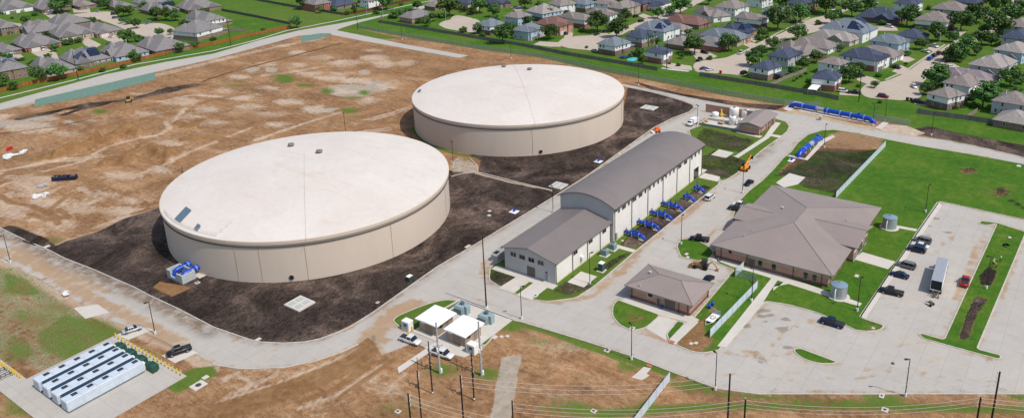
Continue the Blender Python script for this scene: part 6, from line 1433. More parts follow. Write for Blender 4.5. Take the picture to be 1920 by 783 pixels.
# inlets, manholes and flat concrete covers
def inlet(px, py, w_, d_, lab, rz=0, hole=True, z=.06, m_=None):
    w_ *= .8; d_ *= .8; m_ = m_ or PAD
    x, y = G(px, py); t = empty('drain_inlet' if hole else 'concrete_cover', lab, 'drain' if hole else 'concrete cover', (x, y, 0), rz)
    m = MB(); m.bbox(-w_/2, w_/2, -d_/2, d_/2, -.02, z+.12, .04); m.build('frame_slab', m_ or WHITE, t)
    if hole: m = MB(); m.cyl((0, 0, z+.12), (0, 0, z+.14), min(w_, d_)*.27, n=14); m.build('cover', mat('manhole iron', (.06, .055, .05), .7), t)
for px, py, w_, d_, l, hole in ((1138, 657, 1.6, 1.6, 'white drain inlet on the dirt side of the front road', True), (1004, 555, 1.8, 1.4, 'white drain inlet at the kerb below the annex drive', True), (1185, 616, 1.8, 1.4, 'white drain inlet at the kerb of the rounded lawn', True), (1653, 742, 1.8, 1.2, 'white drain inlet in the grass tuft at the bottom', True), (1659, 768, 1.8, 1.6, 'white drain inlet nearest the bottom edge, right half', True),
    (1113, 770, 1.4, 1.4, 'pale round manhole in the bottom grass, right of the gravel path', True), (746, 771, 1.4, 1.4, 'pale round manhole in the bottom grass, left of centre', True), (13, 490, 1.6, 1.4, 'white drain inlet by the leftmost lamp post', True), (370, 530, 1.6, 1.6, 'white square drain frame beside the vault', True), (88, 462, 2.2, 1.6, 'white concrete cover where grass tuft meets the road corner', False),
    (918, 396, 1.4, 1.4, 'white slab in dark soil left of the blue valve, upper one', False), (917, 404, 1.4, 1.4, 'white slab in dark soil left of the blue valve, lower one', False), (1637, 490, 0, 0, '', False), (1606, 518, 1.8, 1.2, 'pale cover on the lawn beside the lamp post and cistern', False), (1287, 477, 1.6, 1.0, 'pale cover on the small corner lawn, upper one', False), (1289, 483, 1.4, 1.0, 'pale cover on the small corner lawn, lower one', False),
    (1296, 644, 1.2, 1.0, 'pale cover in worn dirt at the bottom of the brick building lawn, left', False), (1305, 643, 1.2, 1.0, 'pale cover in worn dirt at the bottom of the brick building lawn, right', False), (1637, 616, .9, .9, 'white cover in bare patch of the lower garden tip', False), (1167, 452, 1.0, .8, 'small pale cover in soil beside the first blue pipe', False),
    (927, 632, 1.8, 1.4, 'grey cover in grass right of the switch rooms, largest of three', False), (940, 631, 1.1, 1.0, 'grey cover in grass right of the switch rooms, middle of three', False), (951, 630, 1.1, 1.0, 'grey cover in grass right of the switch rooms, rightmost of three', False), (484, 636, 1.8, 1.2, 'white drain cover at the bend of the long road kerb', False), (1674, 681, .9, .8, 'dark drain grate in the wide car park', True), (1181, 272, 1.0, .8, 'white cover in soil below the farther tank, near the hall roof', False),
    (1161, 289, 1.6, 1.2, 'white slab at the soil edge beside the hall roof', False), (877, 462, 2.6, 1.2, 'white kerb cover left of the mast top', False), (708, 567, 1.2, 1.0, 'white drain cover at the inner kerb', True), (1910, 312, 2.2, 1.6, 'white slab at the right end of the big lawn', False), (1893, 446, 1.4, .9, 'white cover in the grass median top', False), (1424, 347, 1.2, .8, 'x', False)):
    if w_ and l != 'x': inlet(px, py, w_, d_, l, 0, hole, .06 if px < 1000 or py > 640 else .17, mat('grate iron', (.1, .09, .08), .8) if 'dark drain' in l else None)
inlet(372, 722, 4.0, 3.2, 'large pale concrete lid with dark hatch below the battery yard', .0); inlet(385, 707, 1.8, 1.4, 'small pale concrete lid above the large one with the hatch', 0, False)
def access_slab(px, py, w_, d_, lab):
    x, y = G(px, py); t = empty('access_slab', lab, 'concrete slab', (x, y, 0), 0, 'raised access slabs in dark soil')
    m = MB(); m.bbox(-w_/2, w_/2, -d_/2, d_/2, -.02, .45, .06); m.build('slab', PAD, t)
    for fx in (-.22, .22):
        for fy in (-.22, .22): m = MB(); m.bbox(fx*w_-.16*w_, fx*w_+.16*w_, fy*d_-.14*d_, fy*d_+.14*d_, .45, .53, .03); m.build('hatch_lid', mat('hatch lid grey green', (.40, .43, .40), .7), t)
access_slab(562, 570, 5.6, 6.0, 'large pale slab with hatches in dark soil below the nearer tank'); access_slab(1217, 203, 5.5, 6.5, 'pale slab with hatches in dark soil right of the farther tank'); access_slab(1047, 349, 5.0, 5.0, 'pale slab with hatches at the soil edge beside the hall')
x, y = G(768, 525); t = empty('kerb_cabinet', 'small green and white cabinet at the soil edge below the nearer tank', 'cabinet', (x, y, 0)); m = MB(); m.bbox(-.7, .7, -.5, .5, 0, 1.3, .05); m.build('cabinet', GREEN, t); m = MB(); m.bbox(-.8, .8, -.6, .6, 1.3, 1.45, .03); m.build('lid', WHITE, t)
x, y = G(1270, 640); 
for px, py, l, g in ((1523, 217, 'grey box on a post in front of the longest blue pipe run', 0),):
    x, y = G(px+15, py+8); t = empty('meter_box', l, 'meter box', (x, y, .1)); m = MB(); m.bbox(-.6, .6, -.5, .5, 0, 1.5, .05); m.build('box', GREYC, t); m = MB(); m.bbox(-.7, .7, -.6, .6, 1.5, 1.6, .03); m.build('lid', PAD, t)
# ---- people: three workers on the grass median
def person(px, py, rz, vest, lab, lean=.3, z=.14, crouch=False):
    x, y = G(px, py); t = empty('person', lab, 'person', (x, y, z), rz, 'workers on the grass median')
    hz = .92 if not crouch else .55
    V = [(0, 0, hz), (.04, 0, hz+.22), (.04+lean*.5, 0, hz+.48), (.05+lean*.72, 0, hz+.60), (.09+lean*.8, 0, hz+.78),
         (0, .11, hz-.06), (.12 if crouch else .03, .14, hz*.5), (-.06, .14, .08), (.08, .14, .04), (0, -.11, hz-.06), (.16 if crouch else -.05, -.15, hz*.5), (-.12, -.15, .08), (.02, -.15, .04),
         (.02+lean*.55, .2, hz+.48), (.12+lean*.7, .25, hz+.22), (.30+lean*.8, .16, hz+.05), (.02+lean*.55, -.2, hz+.48), (.12+lean*.7, -.25, hz+.22), (.32+lean*.8, -.14, hz+.05)]
    E = [(0, 1), (1, 2), (2, 3), (3, 4), (0, 5), (5, 6), (6, 7), (7, 8), (0, 9), (9, 10), (10, 11), (11, 12), (2, 13), (13, 14), (14, 15), (2, 16), (16, 17), (17, 18)]
    Rr = [.15, .14, .16, .06, .105, .10, .075, .05, .05, .10, .075, .05, .05, .07, .05, .04, .07, .05, .04]
    me = bpy.data.meshes.new('body'); me.from_pydata(V, E, []); o = bpy.data.objects.new('body', me); C.objects.link(o); o.parent = t
    bmm = o.modifiers.new('s', 'SKIN'); me.skin_vertices[0].data[0].use_root = True
    for i, r in enumerate(Rr): me.skin_vertices[0].data[i].radius = (r, r*1.0)
    o.modifiers.new('u', 'SUBSURF').levels = 1; me.materials.append(mat('work trousers', (.03, .035, .05), .9))
    m = MB(); m.M = Matrix.Translation((.04+lean*.27, 0, hz+.33)) @ Matrix.Rotation(lean*.9, 4, 'Y'); m.lathe([(.17, -.3), (.2, -.2), (.2, .1), (.215, .2), (.12, .27), (.01, .28)], 12); m.build('vest', vest, t)
    m = MB(); m.lathe([(.15, 0), (.14, .06), (.10, .11), (.01, .14)], 12, (.09+lean*.8, 0, hz+.8)); m.lathe([(.18, 0), (.15, .012)], 12, (.11+lean*.8, 0, hz+.8)); m.build('hard_hat', WHITE, t)
HV = mat('high visibility yellow', (.62, .75, .18), .7); HO = mat('high visibility orange', (.85, .16, .03), .7)
person(1861, 497, -.6, HV, 'worker in pale yellow vest and hard hat, left of the three on the median', .3); person(1867, 503, 1.4, HO, 'worker in orange vest bending over, nearest of the three on the median', .6); person(1875, 491, 3.4, HV, 'worker in pale yellow vest and hard hat, right of the three on the median', .35)
x, y = G(1887, 463); t = empty('tool_barrow', 'dark wheelbarrow-like tool cart on the grass median above the workers', 'cart', (x, y, .14), 1.0)
m = MB(); m.add([(-.7, -.4, .9), (.6, -.4, .8), (.6, .4, .8), (-.7, .4, .9), (-.4, -.25, .45), (.35, -.25, .4), (.35, .25, .4), (-.4, .25, .45)], [(4, 7, 6, 5), (0, 1, 5, 4), (1, 2, 6, 5), (2, 3, 7, 6), (3, 0, 4, 7)]); m.build('tray', BLACK, t)
m = MB(); m.tube([(-1.3, -.3, .8), (.9, -.12, .3)], .04, 5); m.tube([(-1.3, .3, .8), (.9, .12, .3)], .04, 5); m.build('handle', BLACK, t); m = MB(); m.cyl((.9, -.08, .28), (.9, .08, .28), .28, n=12); m.build('wheel', RUB, t)

# ================================================================ the neighbourhoods beyond the site
WC = dict(w=('siding white', (.78, .78, .76)), c=('siding cream', (.55, .50, .42)), b=('siding pale blue', (.40, .51, .60)), g=('siding grey', (.46, .46, .45)), t=('siding tan', (.42, .35, .28)))
for k, (n_, c_) in WC.items(): WC[k] = mat(n_, c_, .8, var=.06, scale=1)
BC = dict(R=BR_RED, D=BR_DARK, N=BR_BROWN, P=BR_PINK, S=BR_BUFF)
def wallm(k): return WC.get(k) or BC[k]
def shingle(name, c): return mat(name, c, .9, var=.22, scale=1.1, spec=.1)
RC = dict(g=shingle('shingle grey', (.205, .190, .185)), b=shingle('shingle brown grey', (.235, .20, .185)), n=shingle('shingle navy', (.065, .078, .115)), s=shingle('shingle slate blue', (.165, .19, .215)), r=shingle('shingle red brown', (.20, .11, .092)), l=shingle('shingle light taupe', (.30, .265, .245)), p=shingle('shingle mauve', (.25, .205, .215)))
TRIM = mat('house trim white', (.68, .67, .63), .7)
SOLAR = mat('solar panel', (.006, .012, .045), .15, spec=.8)
GAR = mat('garage door', (.60, .56, .50), .7); GARD = mat('garage door brown', (.16, .12, .10), .7)
def unit_window():
    m = MB(); m.mat(1).box(-.5, .5, -.03, .0, 0, 1.5); m.mat(0).box(-.40, .40, -.05, -.031, .1, 1.4); m.mat(1).box(-.40, .40, -.06, -.051, .72, .78)
    o = m.build('window', [DGLASS, TRIM]); d = o.data; bpy.data.objects.remove(o); return d
WIN = unit_window()
def unit_door(w_, h_, mm, nm):
    m = MB(); m.mat(1).box(-w_/2-.12, w_/2+.12, -.05, 0, 0, h_+.12); m.mat(0).box(-w_/2, w_/2, -.08, -.051, 0, h_)
    for z in (.25, .5, .75): m.mat(1).box(-w_/2, w_/2, -.085, -.0801, h_*z-.02, h_*z+.02)
    o = m.build(nm, [mm, TRIM]); d = o.data; bpy.data.objects.remove(o); return d
GARW = unit_door(4.8, 2.2, GAR, 'garage_door'); GARB = unit_door(4.8, 2.2, GARD, 'garage_door'); DOOR = unit_door(1.0, 2.1, GARD, 'door')
def roof_solid(mb, x0, x1, y0, y1, z, kind='hip', axis=None, pitch=.52, oh=.5, flush=None):
    """closed roof over a rectangle; returns ridge height"""
    x0 -= oh; x1 += oh; y0 -= oh; y1 += oh; w_, d_ = x1-x0, y1-y0
    ax = axis or ('x' if w_ >= d_ else 'y')
    half = (d_ if ax == 'x' else w_)/2; rz = z+half*pitch; ins = half*.92 if kind == 'hip' else .02
    if ax == 'x':
        ins = min(ins, w_/2-.05); a, b = x0+ins, x1-ins
    else:
        ins = min(ins, d_/2-.05); a, b = y0+ins, y1-ins
    if flush == 'far':
        if ax == 'x': b = x1
        else: b = y1
    hip(mb, x0, x1, y0, y1, z, rz, a, b, (y0+y1)/2 if ax == 'x' else (x0+x1)/2, axis=ax, th=.2)
    return rz
HOUSES = []
def house(L, Cn, R, st, wall, roof, key, low=None, wing=None, solar=None, garage=None, seed=None, deep=1.0, gable=None):
    """L, Cn, R: photo positions of the left, near and right eave corners"""
    h = {1: 2.9, 1.5: 3.6, 2: 5.6}[st]
    l, c, r = [Vector(G(*p, h)) for p in (L, Cn, R)]
    u = r-c; v = l-c; a1 = math.atan2(u.y, u.x); a2 = math.atan2(v.y, v.x)-PI/2
    while a2-a1 > PI: a2 -= 2*PI
    while a2-a1 < -PI: a2 += 2*PI
    k = u.length/(u.length+v.length); ang = a1*k+a2*(1-k)
    if abs(a2-a1) > .22 and not deep < 1:      # badly seen near corner: the street grid gives the direction
        ang = math.radians(-8)
        uu = Vector((math.cos(ang), math.sin(ang))); vv = Vector((-uu.y, uu.x)); w_ = min(21, max(11.5, (r-c).dot(uu))); d_ = min(26, max(13, (l-c).dot(vv)))
    else: w_ = min(26, max(8.5, u.length)); d_ = min(24, max(8, v.length))
    if Cn[0] < 460 and Cn[1] > 12: w_ = min(27, w_*1.12+1.5); d_ = min(31, d_*1.12+1.5)
    s = seed if seed is not None else len(HOUSES)*7+3; rs = random.Random(s)
    t = empty('house', '', 'house', (c.x, c.y, 0), ang); o = .5
    HOUSES.append(dict(o=t, key=key, px=Cn, w=(u+v)*.5+c, dim=(w_, d_)))
    x0, x1, y0, y1 = o, w_-o, o, d_-o
    W_ = wallm(wall); LW = wallm(low) if low else W_; split = 2.9 if st == 2 else 1.2
    m = MB()
    if low: m.mat(1).box(x0-.03, x1+.03, y0-.03, y1+.03, 0, split); m.mat(0).box(x0, x1, y0, y1, split, h)
    else: m.mat(0).box(x0, x1, y0, y1, 0, h)
    rf = MB(); roof_solid(rf, x0, x1, y0, y1, h, 'hip' if not gable else 'gable', gable, pitch=.54)
    # cross gables and wings, what the roofline shows
    style = wing if wing is not None else rs.choice(['a', 'b', 'c', 'ab', 'ac'])
    gb = MB()
    W2, H2 = x1-x0, y1-y0
    def gwing(face, f0, f1, out, hh, back):
        z = hh
        if face == 'y':
            a, b = x0+W2*f0, x0+W2*f1; wy0 = y0-out; m.mat(0 if not low or hh > 3.5 else 1).box(a, b, wy0, y0+.3, 0, hh)
            rr = MB(); roof_solid(rf, a, b, wy0, y0+back, hh-.02, 'gable', 'y', .62, .4)
            pk = hh+((b-a)/2)*.60; gb.add([(a, wy0-.03, hh-.15), (b, wy0-.03, hh-.15), ((a+b)/2, wy0-.03, pk-.05)], [(0, 1, 2)])
        else:
            a, b = y0+H2*f0, y0+H2*f1; wx0 = x0-out; m.mat(0 if not low or hh > 3.5 else 1).box(wx0, x0+.3, a, b, 0, hh)
            roof_solid(rf, wx0, x0+back, a, b, hh-.02, 'gable', 'x', .62, .4)
            pk = hh+((b-a)/2)*.60; gb.add([(wx0-.03, a, hh-.15), (wx0-.03, b, hh-.15), (wx0-.03, (a+b)/2, pk-.05)], [(0, 1, 2)])
        return a, b
    gz = None
    if 'a' in style: gz = ('y', *gwing('y', .05, .48, 1.3, h if st != 2 or rs.random() < .5 else h-.01, H2*.5), y0-1.3)
    if 'b' in style: gwing('y', .62, .93, .9, h-.02, H2*.4)
    if 'c' in style: gwing('x', .15, .55, 1.1, h-.03 if st != 2 else 2.9, W2*.4)
    if 'a' not in style:   # a crossing hip breaks the plain roof
        a, b = x0+W2*rs.uniform(.40, .55), x1-W2*.04; ob = .7 if 'b' not in style else .35
        m.mat(0 if not low or st == 2 else 1).box(a, b, y0-ob, y0+.3, split if st == 2 and low else 0, h-.01); roof_solid(rf, a, b, y0-ob, y0+H2*.62, h+.01, 'hip', 'y', .60, .45)
        if st == 2 and low: m.mat(1).box(a+.02, b-.02, y0-ob+.02, y0+.3, 0, split)
    if W2 > 13 or H2 > 13:
        a = x0+W2*.12; roof_solid(rf, x0+.02, a+W2*.42, y0+H2*.45, y1+.6, h-.02, 'hip', 'x', .66, .5)
    if 'd' in style:   # low back wing
        a, b = x1, x1+5.0; m.mat(1 if low else 0).box(x1-.3, b, y0+.8, y1-1.2, 0, 2.8); roof_solid(rf, x1-.5, b, y0+.8, y1-1.2, 2.8, 'hip', None, .45)
    m.build('wall', [W_, LW], t); rf_o = rf.build('roof', RC[roof], t)
    if gb.f:
        for i in range(0, len(gb.f)):
            g2 = MB(); g2.add([gb.v[q] for q in gb.f[i]], [(0, 1, 2)]); g2.build('gable', BC[low] if low and low in 'RPS' else W_, t, fix=False)
    if rs.random() < .5:
        cx, cy = x0+W2*rs.uniform(.3, .7), y0+H2*rs.uniform(.3, .7); cm = MB(); cm.cyl((cx, cy, h+1), (cx, cy, h+min(W2, H2)*.26+.9), .16, n=6); cm.build('vent_pipe', TRIM, rf_o)
    # windows: along the near faces and the back ones
    zz = [1.0] if st != 2 else [.9, 3.7]
    def put(dm, nm, face, f, z, sc=None, off=0.0):
        if face == 'y0': loc = (x0+W2*f, y0-.035-off, z); rz = 0
        elif face == 'x0': loc = (x0-.035-off, y0+H2*f, z); rz = -PI/2
        elif face == 'x1': loc = (x1+.035, y0+H2*f, z); rz = PI/2
        else: loc = (x0+W2*f, y1+.035, z); rz = PI
        return link(nm, dm, t, loc, rz, sc)
    gface = garage
    if gz and (gface is None or gface == 'y0'): put(GARW if rs.random() < .6 else GARB, 'garage_door', 'y0', .265, .02, off=1.3)
    elif gface: put(GARW, 'garage_door', gface, .3, .02)
    fl = [f for f in (.12, .3, .5, .68, .86)]
    for z in zz:
        for f in fl:
            if rs.random() < .62 and not (gz and f < .5 and z < 3): put(WIN, 'window', 'y0', f, z, (rs.choice([1, 1, 1.5]), 1, 1), 1.3 if gz and f < .48 else (.9 if 'b' in style and f > .6 and f < .95 else (.72 if not gz and f > .56 else 0)))
            if rs.random() < .30 and not ('c' in style and .1 < f < .6): put(WIN, 'window', 'x0', f, z, None)
            if rs.random() < .25: put(WIN, 'window', 'x1', f, z)
            if rs.random() < .25: put(WIN, 'window', 'y1', f, z)
    put(DOOR, 'door', 'y0', .56, .02)
    if solar:
        for (fx0, fx1, fy0, fy1, side) in solar:
            half = (d_ if w_ >= d_ else w_)/2; ax = 'x' if w_ >= d_ else 'y'; sm = MB()
            def zat(x, y):
                dd = min(x, w_-x)/.92 if ax == 'x' else x
                dd2 = min(y, d_-y) if ax == 'x' else min(y, d_-y)/.92
                return h+.54*min(dd, dd2, half)+.09
            X_0, X_1, Y_0, Y_1 = fx0*w_, fx1*w_, fy0*d_, fy1*d_; nx, ny = max(1, int((X_1-X_0)/1.1)), max(1, int((Y_1-Y_0)/1.7))
            for i in range(nx):
                for j in range(ny):
                    a = X_0+(X_1-X_0)*i/nx; b = a+(X_1-X_0)/nx*.94; c0 = Y_0+(Y_1-Y_0)*j/ny; d0 = c0+(Y_1-Y_0)/ny*.95
                    sm.add([(a, c0, zat(a, c0)), (b, c0, zat(b, c0)), (b, d0, zat(b, d0)), (a, d0, zat(a, d0))], [(0, 1, 2, 3)])
            q = sm.build('solar_panel', SOLAR, rf_o); q.parent = t
    st_ = {1: 'single-storey', 1.5: 'tall-roofed', 2: 'two-storey'}[st]
    t['label'] = st_+' '+key
    return t
H = house
# --- left estate
H((-25,5),(5,20),(62,8), 1.5, 'w','g','cream and brick house at the top left corner', 'N', 'ab')
H((55,5),(78,19),(112,8), 1,'N','g','house with gabled garage at top left, behind parked black car', None,'a')
H((132,6),(147,13),(168,9), 1,'N','b','small brown house at top edge with two white cars before it', None,'a')
H((215,9),(224,17),(246,13), 1,'N','g','brown house with two pointed gables at the top edge, left', None,'ab')
H((93,40),(112,48),(160,40), 1,'N','g','big grey hipped house in the middle of the left estate, topmost', None,'')
H((31,52),(58,63),(108,52), 1,'t','g','wide grey-roofed house left of the arched-gable house', None,'c')
H((79,56),(110,71),(170,62), 1.5,'S','g','house with arched gables beside three dark bushes, left estate', 'N','ab')
H((156,54),(181,64),(220,56), 1,'S','g','hipped house with one white car on its drive, left estate', 'P','a')
H((-20,48),(0,54),(29,50), 2,'N','g','brown brick house with round windows at the left edge', None,'b')
H((12,76),(46,91),(98,78), 1,'P','g','red brick house with a white van on its long drive', 'R','ab')
H((-20,90),(4,99),(33,93), 1,'N','g','house with white gable at the left edge, above the hedge', None,'a')
H((105,108),(140,121),(199,110), 1,'g','g','house with blue solar panels behind the orange fence', 'N','a', solar=[(.15,.40,.10,.45,0),(.48,.78,.12,.48,0)])
H((36,121),(86,138),(130,126), 1,'t','g','plain grey hipped house behind two big trees and orange fence', None,'')
H((-38,125),(-5,136),(44,128), 2,'N','g','brick house with dark solar strip at left edge', None,'', solar=[(.35,.85,.25,.42,0)])
H((187,92),(216,108),(267,97), 1,'b','g','hipped house with pale blue wall behind the orange fence', None,'c')
H((247,84),(291,97),(337,83), 1,'N','g','plain hipped house right of the pale blue walled one', None,'')
H((331,59),(369,62.6),(409,51), 2,'w','g','white and brick corner house at the end of the orange fence', 'N','d')
H((356,27),(383,41),(434,39), 2,'w','g','white-topped brick end house beside the meadow', 'N','d')
H((275,17),(290,25),(345,22), 1,'N','g','gabled brown house behind a row of dark trees', 'N','ab', solar=[(.45,.62,.2,.45,0),(.7,.95,.2,.42,0)])
H((252,3),(268,9),(311,1), 1,'w','g','white-walled house at the top edge next to the meadow', None,'')
H((318,5),(352,20),(402,11), 1,'N','g','long grey-roofed house between gabled brown house and meadow', None,'ab')
H((172,-2),(188,4),(210,-2), 1,'N','g','small grey house at the top edge above the left estate street', None,'a')
# --- top centre
H((575,3),(590,10),(616,3), 2,'R','g','red brick house at the top edge beyond the meadow', None,'')
H((606,8),(628,13),(666,3), 1,'N','n','navy-roofed house with white patio cover at the top', None,'')
H((682,-2),(690,3),(718,-3), 2,'w','g','white house with many windows behind the red-brown fence', None,'')
H((750,31),(772,36),(818,22), 1.5,'P','g','brick house with white arched gable by the public road', 'N','b')
H((800,12),(815,14),(845,4), 1,'N','b','house mostly behind the biggest tree at the top', None,'')
H((853,1),(877,8),(893,4), 2,'c','n','red brick house with very dark navy roof beyond the first circle', 'R','b')
H((910,2),(923,9),(958,4), 1.5,'N','n','dark blue roofed house with two white dormers', None,'ab')
H((895,46),(918.6,51),(946,43), 2,'w','s','white and brick house at the right rim of the leftmost cul-de-sac', 'D','')
H((946,30.6),(971,35),(997,28), 2,'b','b','pale blue sided house left of the taupe-roofed one', None,'')
H((989,20),(1017,27),(1053,19), 2,'b','l','blue-walled house with a wide taupe roof', 'D','')
H((1030,6),(1050,12),(1081,6), 2,'w','b','white long house with many windows at top centre', None,'')
H((962.6,56),(990.7,61),(1020,51), 2,'b','s','pale blue house with white front gable by the back fence', 'g','a')
H((1011,42),(1045,51),(1073,42), 2,'P','r','pink brick house with dark red roof by second circle', 'P','ab')
H((1062,29),(1096,39),(1112,33), 2,'w','b','brick and white house above the second circle lawn', 'R','b')
H((1107,22),(1140,30),(1157,24), 2,'w','b','white gabled house behind two round trees, second circle', None,'ab')
H((1075,5),(1098,10),(1113,4), 2,'b','s','blue-grey house at the top edge, right of the long white one', 'D','')
H((1120,4),(1136,9),(1157,3), 2,'w','b','small white house at the top edge, centre right', None,'a')
H((1145,12),(1168,18),(1205,8), 2,'t','b','tan house with tall arched stone gable', 'S','b')
H((1175,2),(1206,8),(1222,2), 2,'R','n','dark-roofed brick house at the top beside red gable house', 'D','')
H((1211,7),(1228,13),(1270,0), 1.5,'w','n','house with pointed red brick gable and white garage', 'R','a')
H((1124,83.6),(1153.6,88),(1192,80), 2,'w','s','white and dark brick house with trampoline beside the second circle', 'D','d')
H((1173,67),(1204,73),(1231,64), 2,'g','n','navy-roofed grey house behind the pool garden trees', 'N','')
H((1207,96),(1240,102),(1262,94), 2,'w','n','brick-gabled house with white garage right of the pool', 'R','a')
H((1209.6,47),(1245,61),(1275,51), 2,'w','s','white house with grids of solar panels on a slate roof', None,'b', solar=[(.12,.38,.12,.40,0),(.5,.8,.15,.45,0)])
H((1240,38),(1279,58),(1297,52), 1,'w','b','brown-grey roofed house behind the first solar-panelled white house', None,'')
H((1275,27),(1311,48),(1342,41), 1,'N','r','red-brown roofed house in mid picture top', 'N','b')
H((1293,18),(1338,33),(1369,28), 1.5,'w','b','white gable house with paired windows, top right of centre', None,'c')
H((1342,12),(1379,17.5),(1402,9), 2,'w','b','tall white house with pale roof at top right of centre', None,'b')
H((1381,31),(1425,39),(1441,33), 2,'w','b','brick and white house behind the dark spreading tree', 'D','')
H((1253,78),(1284,87),(1300,76), 1,'N','b','low brown house next to the big tree of third circle', 'D','')
H((1302,78),(1345,89),(1358,78), 1,'R','g','big grey-roofed brick house above the third circle', 'R','')
H((1330,60),(1383,77),(1399,66), 1.5,'P','s','teal-grey roofed house with pink stone gable', 'S','b')
H((1365,50),(1401,62),(1422,55), 1,'N','n','house with solid navy solar roof and pink front', 'P','a', solar=[(.15,.85,.1,.42,0)])
H((1438,104),(1479,110.5),(1505,98), 2,'g','n','navy-roofed white and grey house above the porch house', None,'b')
H((1403.6,125),(1441,132),(1466,122), 2,'w','n','white and stone house with columned porch right of third circle', 'N','')
H((1460,86),(1503,105),(1549,98), 1,'w','b','long taupe-roofed house behind the navy-roofed one', 'D','c')
H((1506,72),(1554,93),(1588,85), 1,'w','b','taupe hipped house with white back porch, second of the row', None,'b')
H((1537,60),(1594,79),(1615,70), 1,'c','l','taupe hipped house directly below the many-panelled slate roof', None,'c')
H((1555,46),(1619,64),(1641,48), 2,'w','s','white house with dark solar squares on a slate roof, top right', None,'', solar=[(.12,.42,.12,.42,0),(.05,.2,.5,.85,0),(.62,.85,.15,.42,0)])
H((1613,27),(1681,39),(1717,22), 1,'D','n','long navy-roofed brick house at the top right', 'D','c')
H((1486,2),(1512,10),(1531,2), 2,'c','n','cream and red brick house at the top edge by the bulb street', 'R','')
H((1432,20),(1462,27),(1484,20), 2,'w','s','slate-roofed white house left of the bulb street', None,'b')
H((1410,-5),(1430,1),(1452,-5), 2,'w','g','white house cut by the top edge, left of the bulb street', None,'b')
H((1531,117),(1574.5,123.4),(1594,116), 2,'w','b','white house with four small windows and taupe roof, fourth circle', None,'')
H((1520,146),(1568,151.5),(1577,139), 2,'w','n','white navy-roofed house with patio cover at the back fence', 'R','')
H((1573,103.6),(1641,115),(1670,104), 2,'w','n','long white and red brick house with two pink gables', 'R','ab')
H((1620,90),(1675,110),(1699,100), 1,'w','b','taupe house with three white front windows by pink gables', None,'b')
H((1631,76),(1686,84),(1706,75), 2,'b','s','pale blue-grey long house with white front porch', 'g','b')
H((1693,60),(1726,73),(1742,64), 1,'g','n','dark blue hipped house behind the white pickup', None,'')
H((1716,36),(1777,43),(1787,33), 2,'w','b','long white-topped brick house at the bend of the right street', 'D','')
H((1755,12),(1806,22),(1823,14), 2,'g','b','grey-walled house with arched white window, top right', None,'b')
H((1797,0),(1836,8),(1850,3), 2,'D','n','dark brick house at the top edge near the far circle', None,'b')
H((1680,4),(1714,10),(1737,3), 2,'w','n','white and navy-roofed house at the top edge by an orange bush', None,'')
# --- right edge
H((1864,92),(1918,101),(1942,90), 2,'b','l','big blue-grey sided house at the right edge', None,'c')
H((1817,120),(1878,130),(1904,113), 2,'g','l','grey-sided house with broad taupe roof, right-hand row', None,'cd')
H((1775,130),(1855,158),(1874,145), 1,'w','p','mauve-roofed low house in the right-hand row', None,'b')
H((1769,154),(1819,164),(1843,149), 2,'w','b','white house with back patio cover beside mauve roof', None,'')
H((1733.6,175),(1779,185),(1814,176), 2,'w','b','white and dark brick garden house nearest the right back fence', 'D','d')
H((1888,214),(1930,236),(1965,222), 1,'N','l','brown brick house at the right edge beside the white boat', None,'a')
H((1893,189),(1925,199),(1955,186), 2,'g','b','grey house at the right edge above the boat house', None,'')
H((1893,62),(1928,76),(1955,60), 2,'g','n','navy-roofed house at the right edge behind street trees', None,'')
H((1900,45),(1930,53),(1955,44), 2,'g','b','grey-roofed house cut by the right edge, upper one', None,'')
# patio covers (parts of their houses)
def patio(px, py, w_, d_, h, hk, m_):
    hh = [q for q in HOUSES if hk in q['key']][0]['o']; x, y = G(px, py, h); c, s = math.cos(hh.rotation_euler.z), math.sin(hh.rotation_euler.z); dx, dy = x-hh.location.x, y-hh.location.y
    lx, ly = dx*c+dy*s, -dx*s+dy*c; m = MB(); m.bbox(lx-w_/2, lx+w_/2, ly-d_/2, ly+d_/2, h-.2, h, .05)
    for a in (-1, 1):
        for b in (-1, 1): m.box(lx+a*w_*.45-.08, lx+a*w_*.45+.08, ly+b*d_*.45-.08, ly+b*d_*.45+.08, 0, h-.2)
    m.build('patio_cover', m_, hh)
patio(1465, 137, 6, 4.5, 2.8, 'columned porch', RC['n']); patio(1527, 163, 9, 4, 2.7, 'patio cover at the back', WHITE); patio(1833, 170, 6, 4, 2.7, 'back patio cover', GAR); patio(640, 8, 7, 4, 2.9, 'white patio cover', WHITE); patio(395, 60, 6, 3, 2.8, 'end of the orange fence', RC['g'])
# ---- streets, drives and yards
def street(px, z=.035, nm='street', cell=0, sm=True):
    p = GL(P_(px)); p = spline(p, True, 4) if sm else p; return sheet(nm, p, z, CONC_TAN, cell, masks=False)
street('823,46 832,40 848,37 866,36 892,36 905,48 900,60 884,61 860,58 838,54 828,50'); street('842,39 852,28 866,30 884,34 890,38 860,38', .04, 'street', 0, False)
street('1048,82 1058,73 1080,69 1110,67 1135,62 1145,70 1140,86 1125,96 1100,94 1070,91 1054,87', .036); street('1125,72 1150,60 1180,48 1200,40 1222,32 1250,20 1290,4 1318,-6 1335,-6 1300,12 1260,30 1236,44 1210,52 1180,58 1150,74', .04, 'street', 0, False)
street('1300,124 1306,117 1330,112 1362,108 1393,97 1421,83 1440,72 1466,62 1490,50 1518,36 1545,30 1570,22 1590,12 1625,-5 1640,-5 1580,24 1555,45 1535,58 1505,66 1470,75 1440,92 1412,112 1404,130 1396,141 1365,139 1322,136 1304,131', .036)
street('1614,170 1627,157 1660,152 1700,135 1733,112 1773,87 1790,76 1823,70 1849,52 1880,20 1905,-4 1940,-6 1913,20 1880,45 1850,70 1800,92 1764,124 1735,150 1722,168 1728,180 1702,188 1660,186 1625,182', .036)
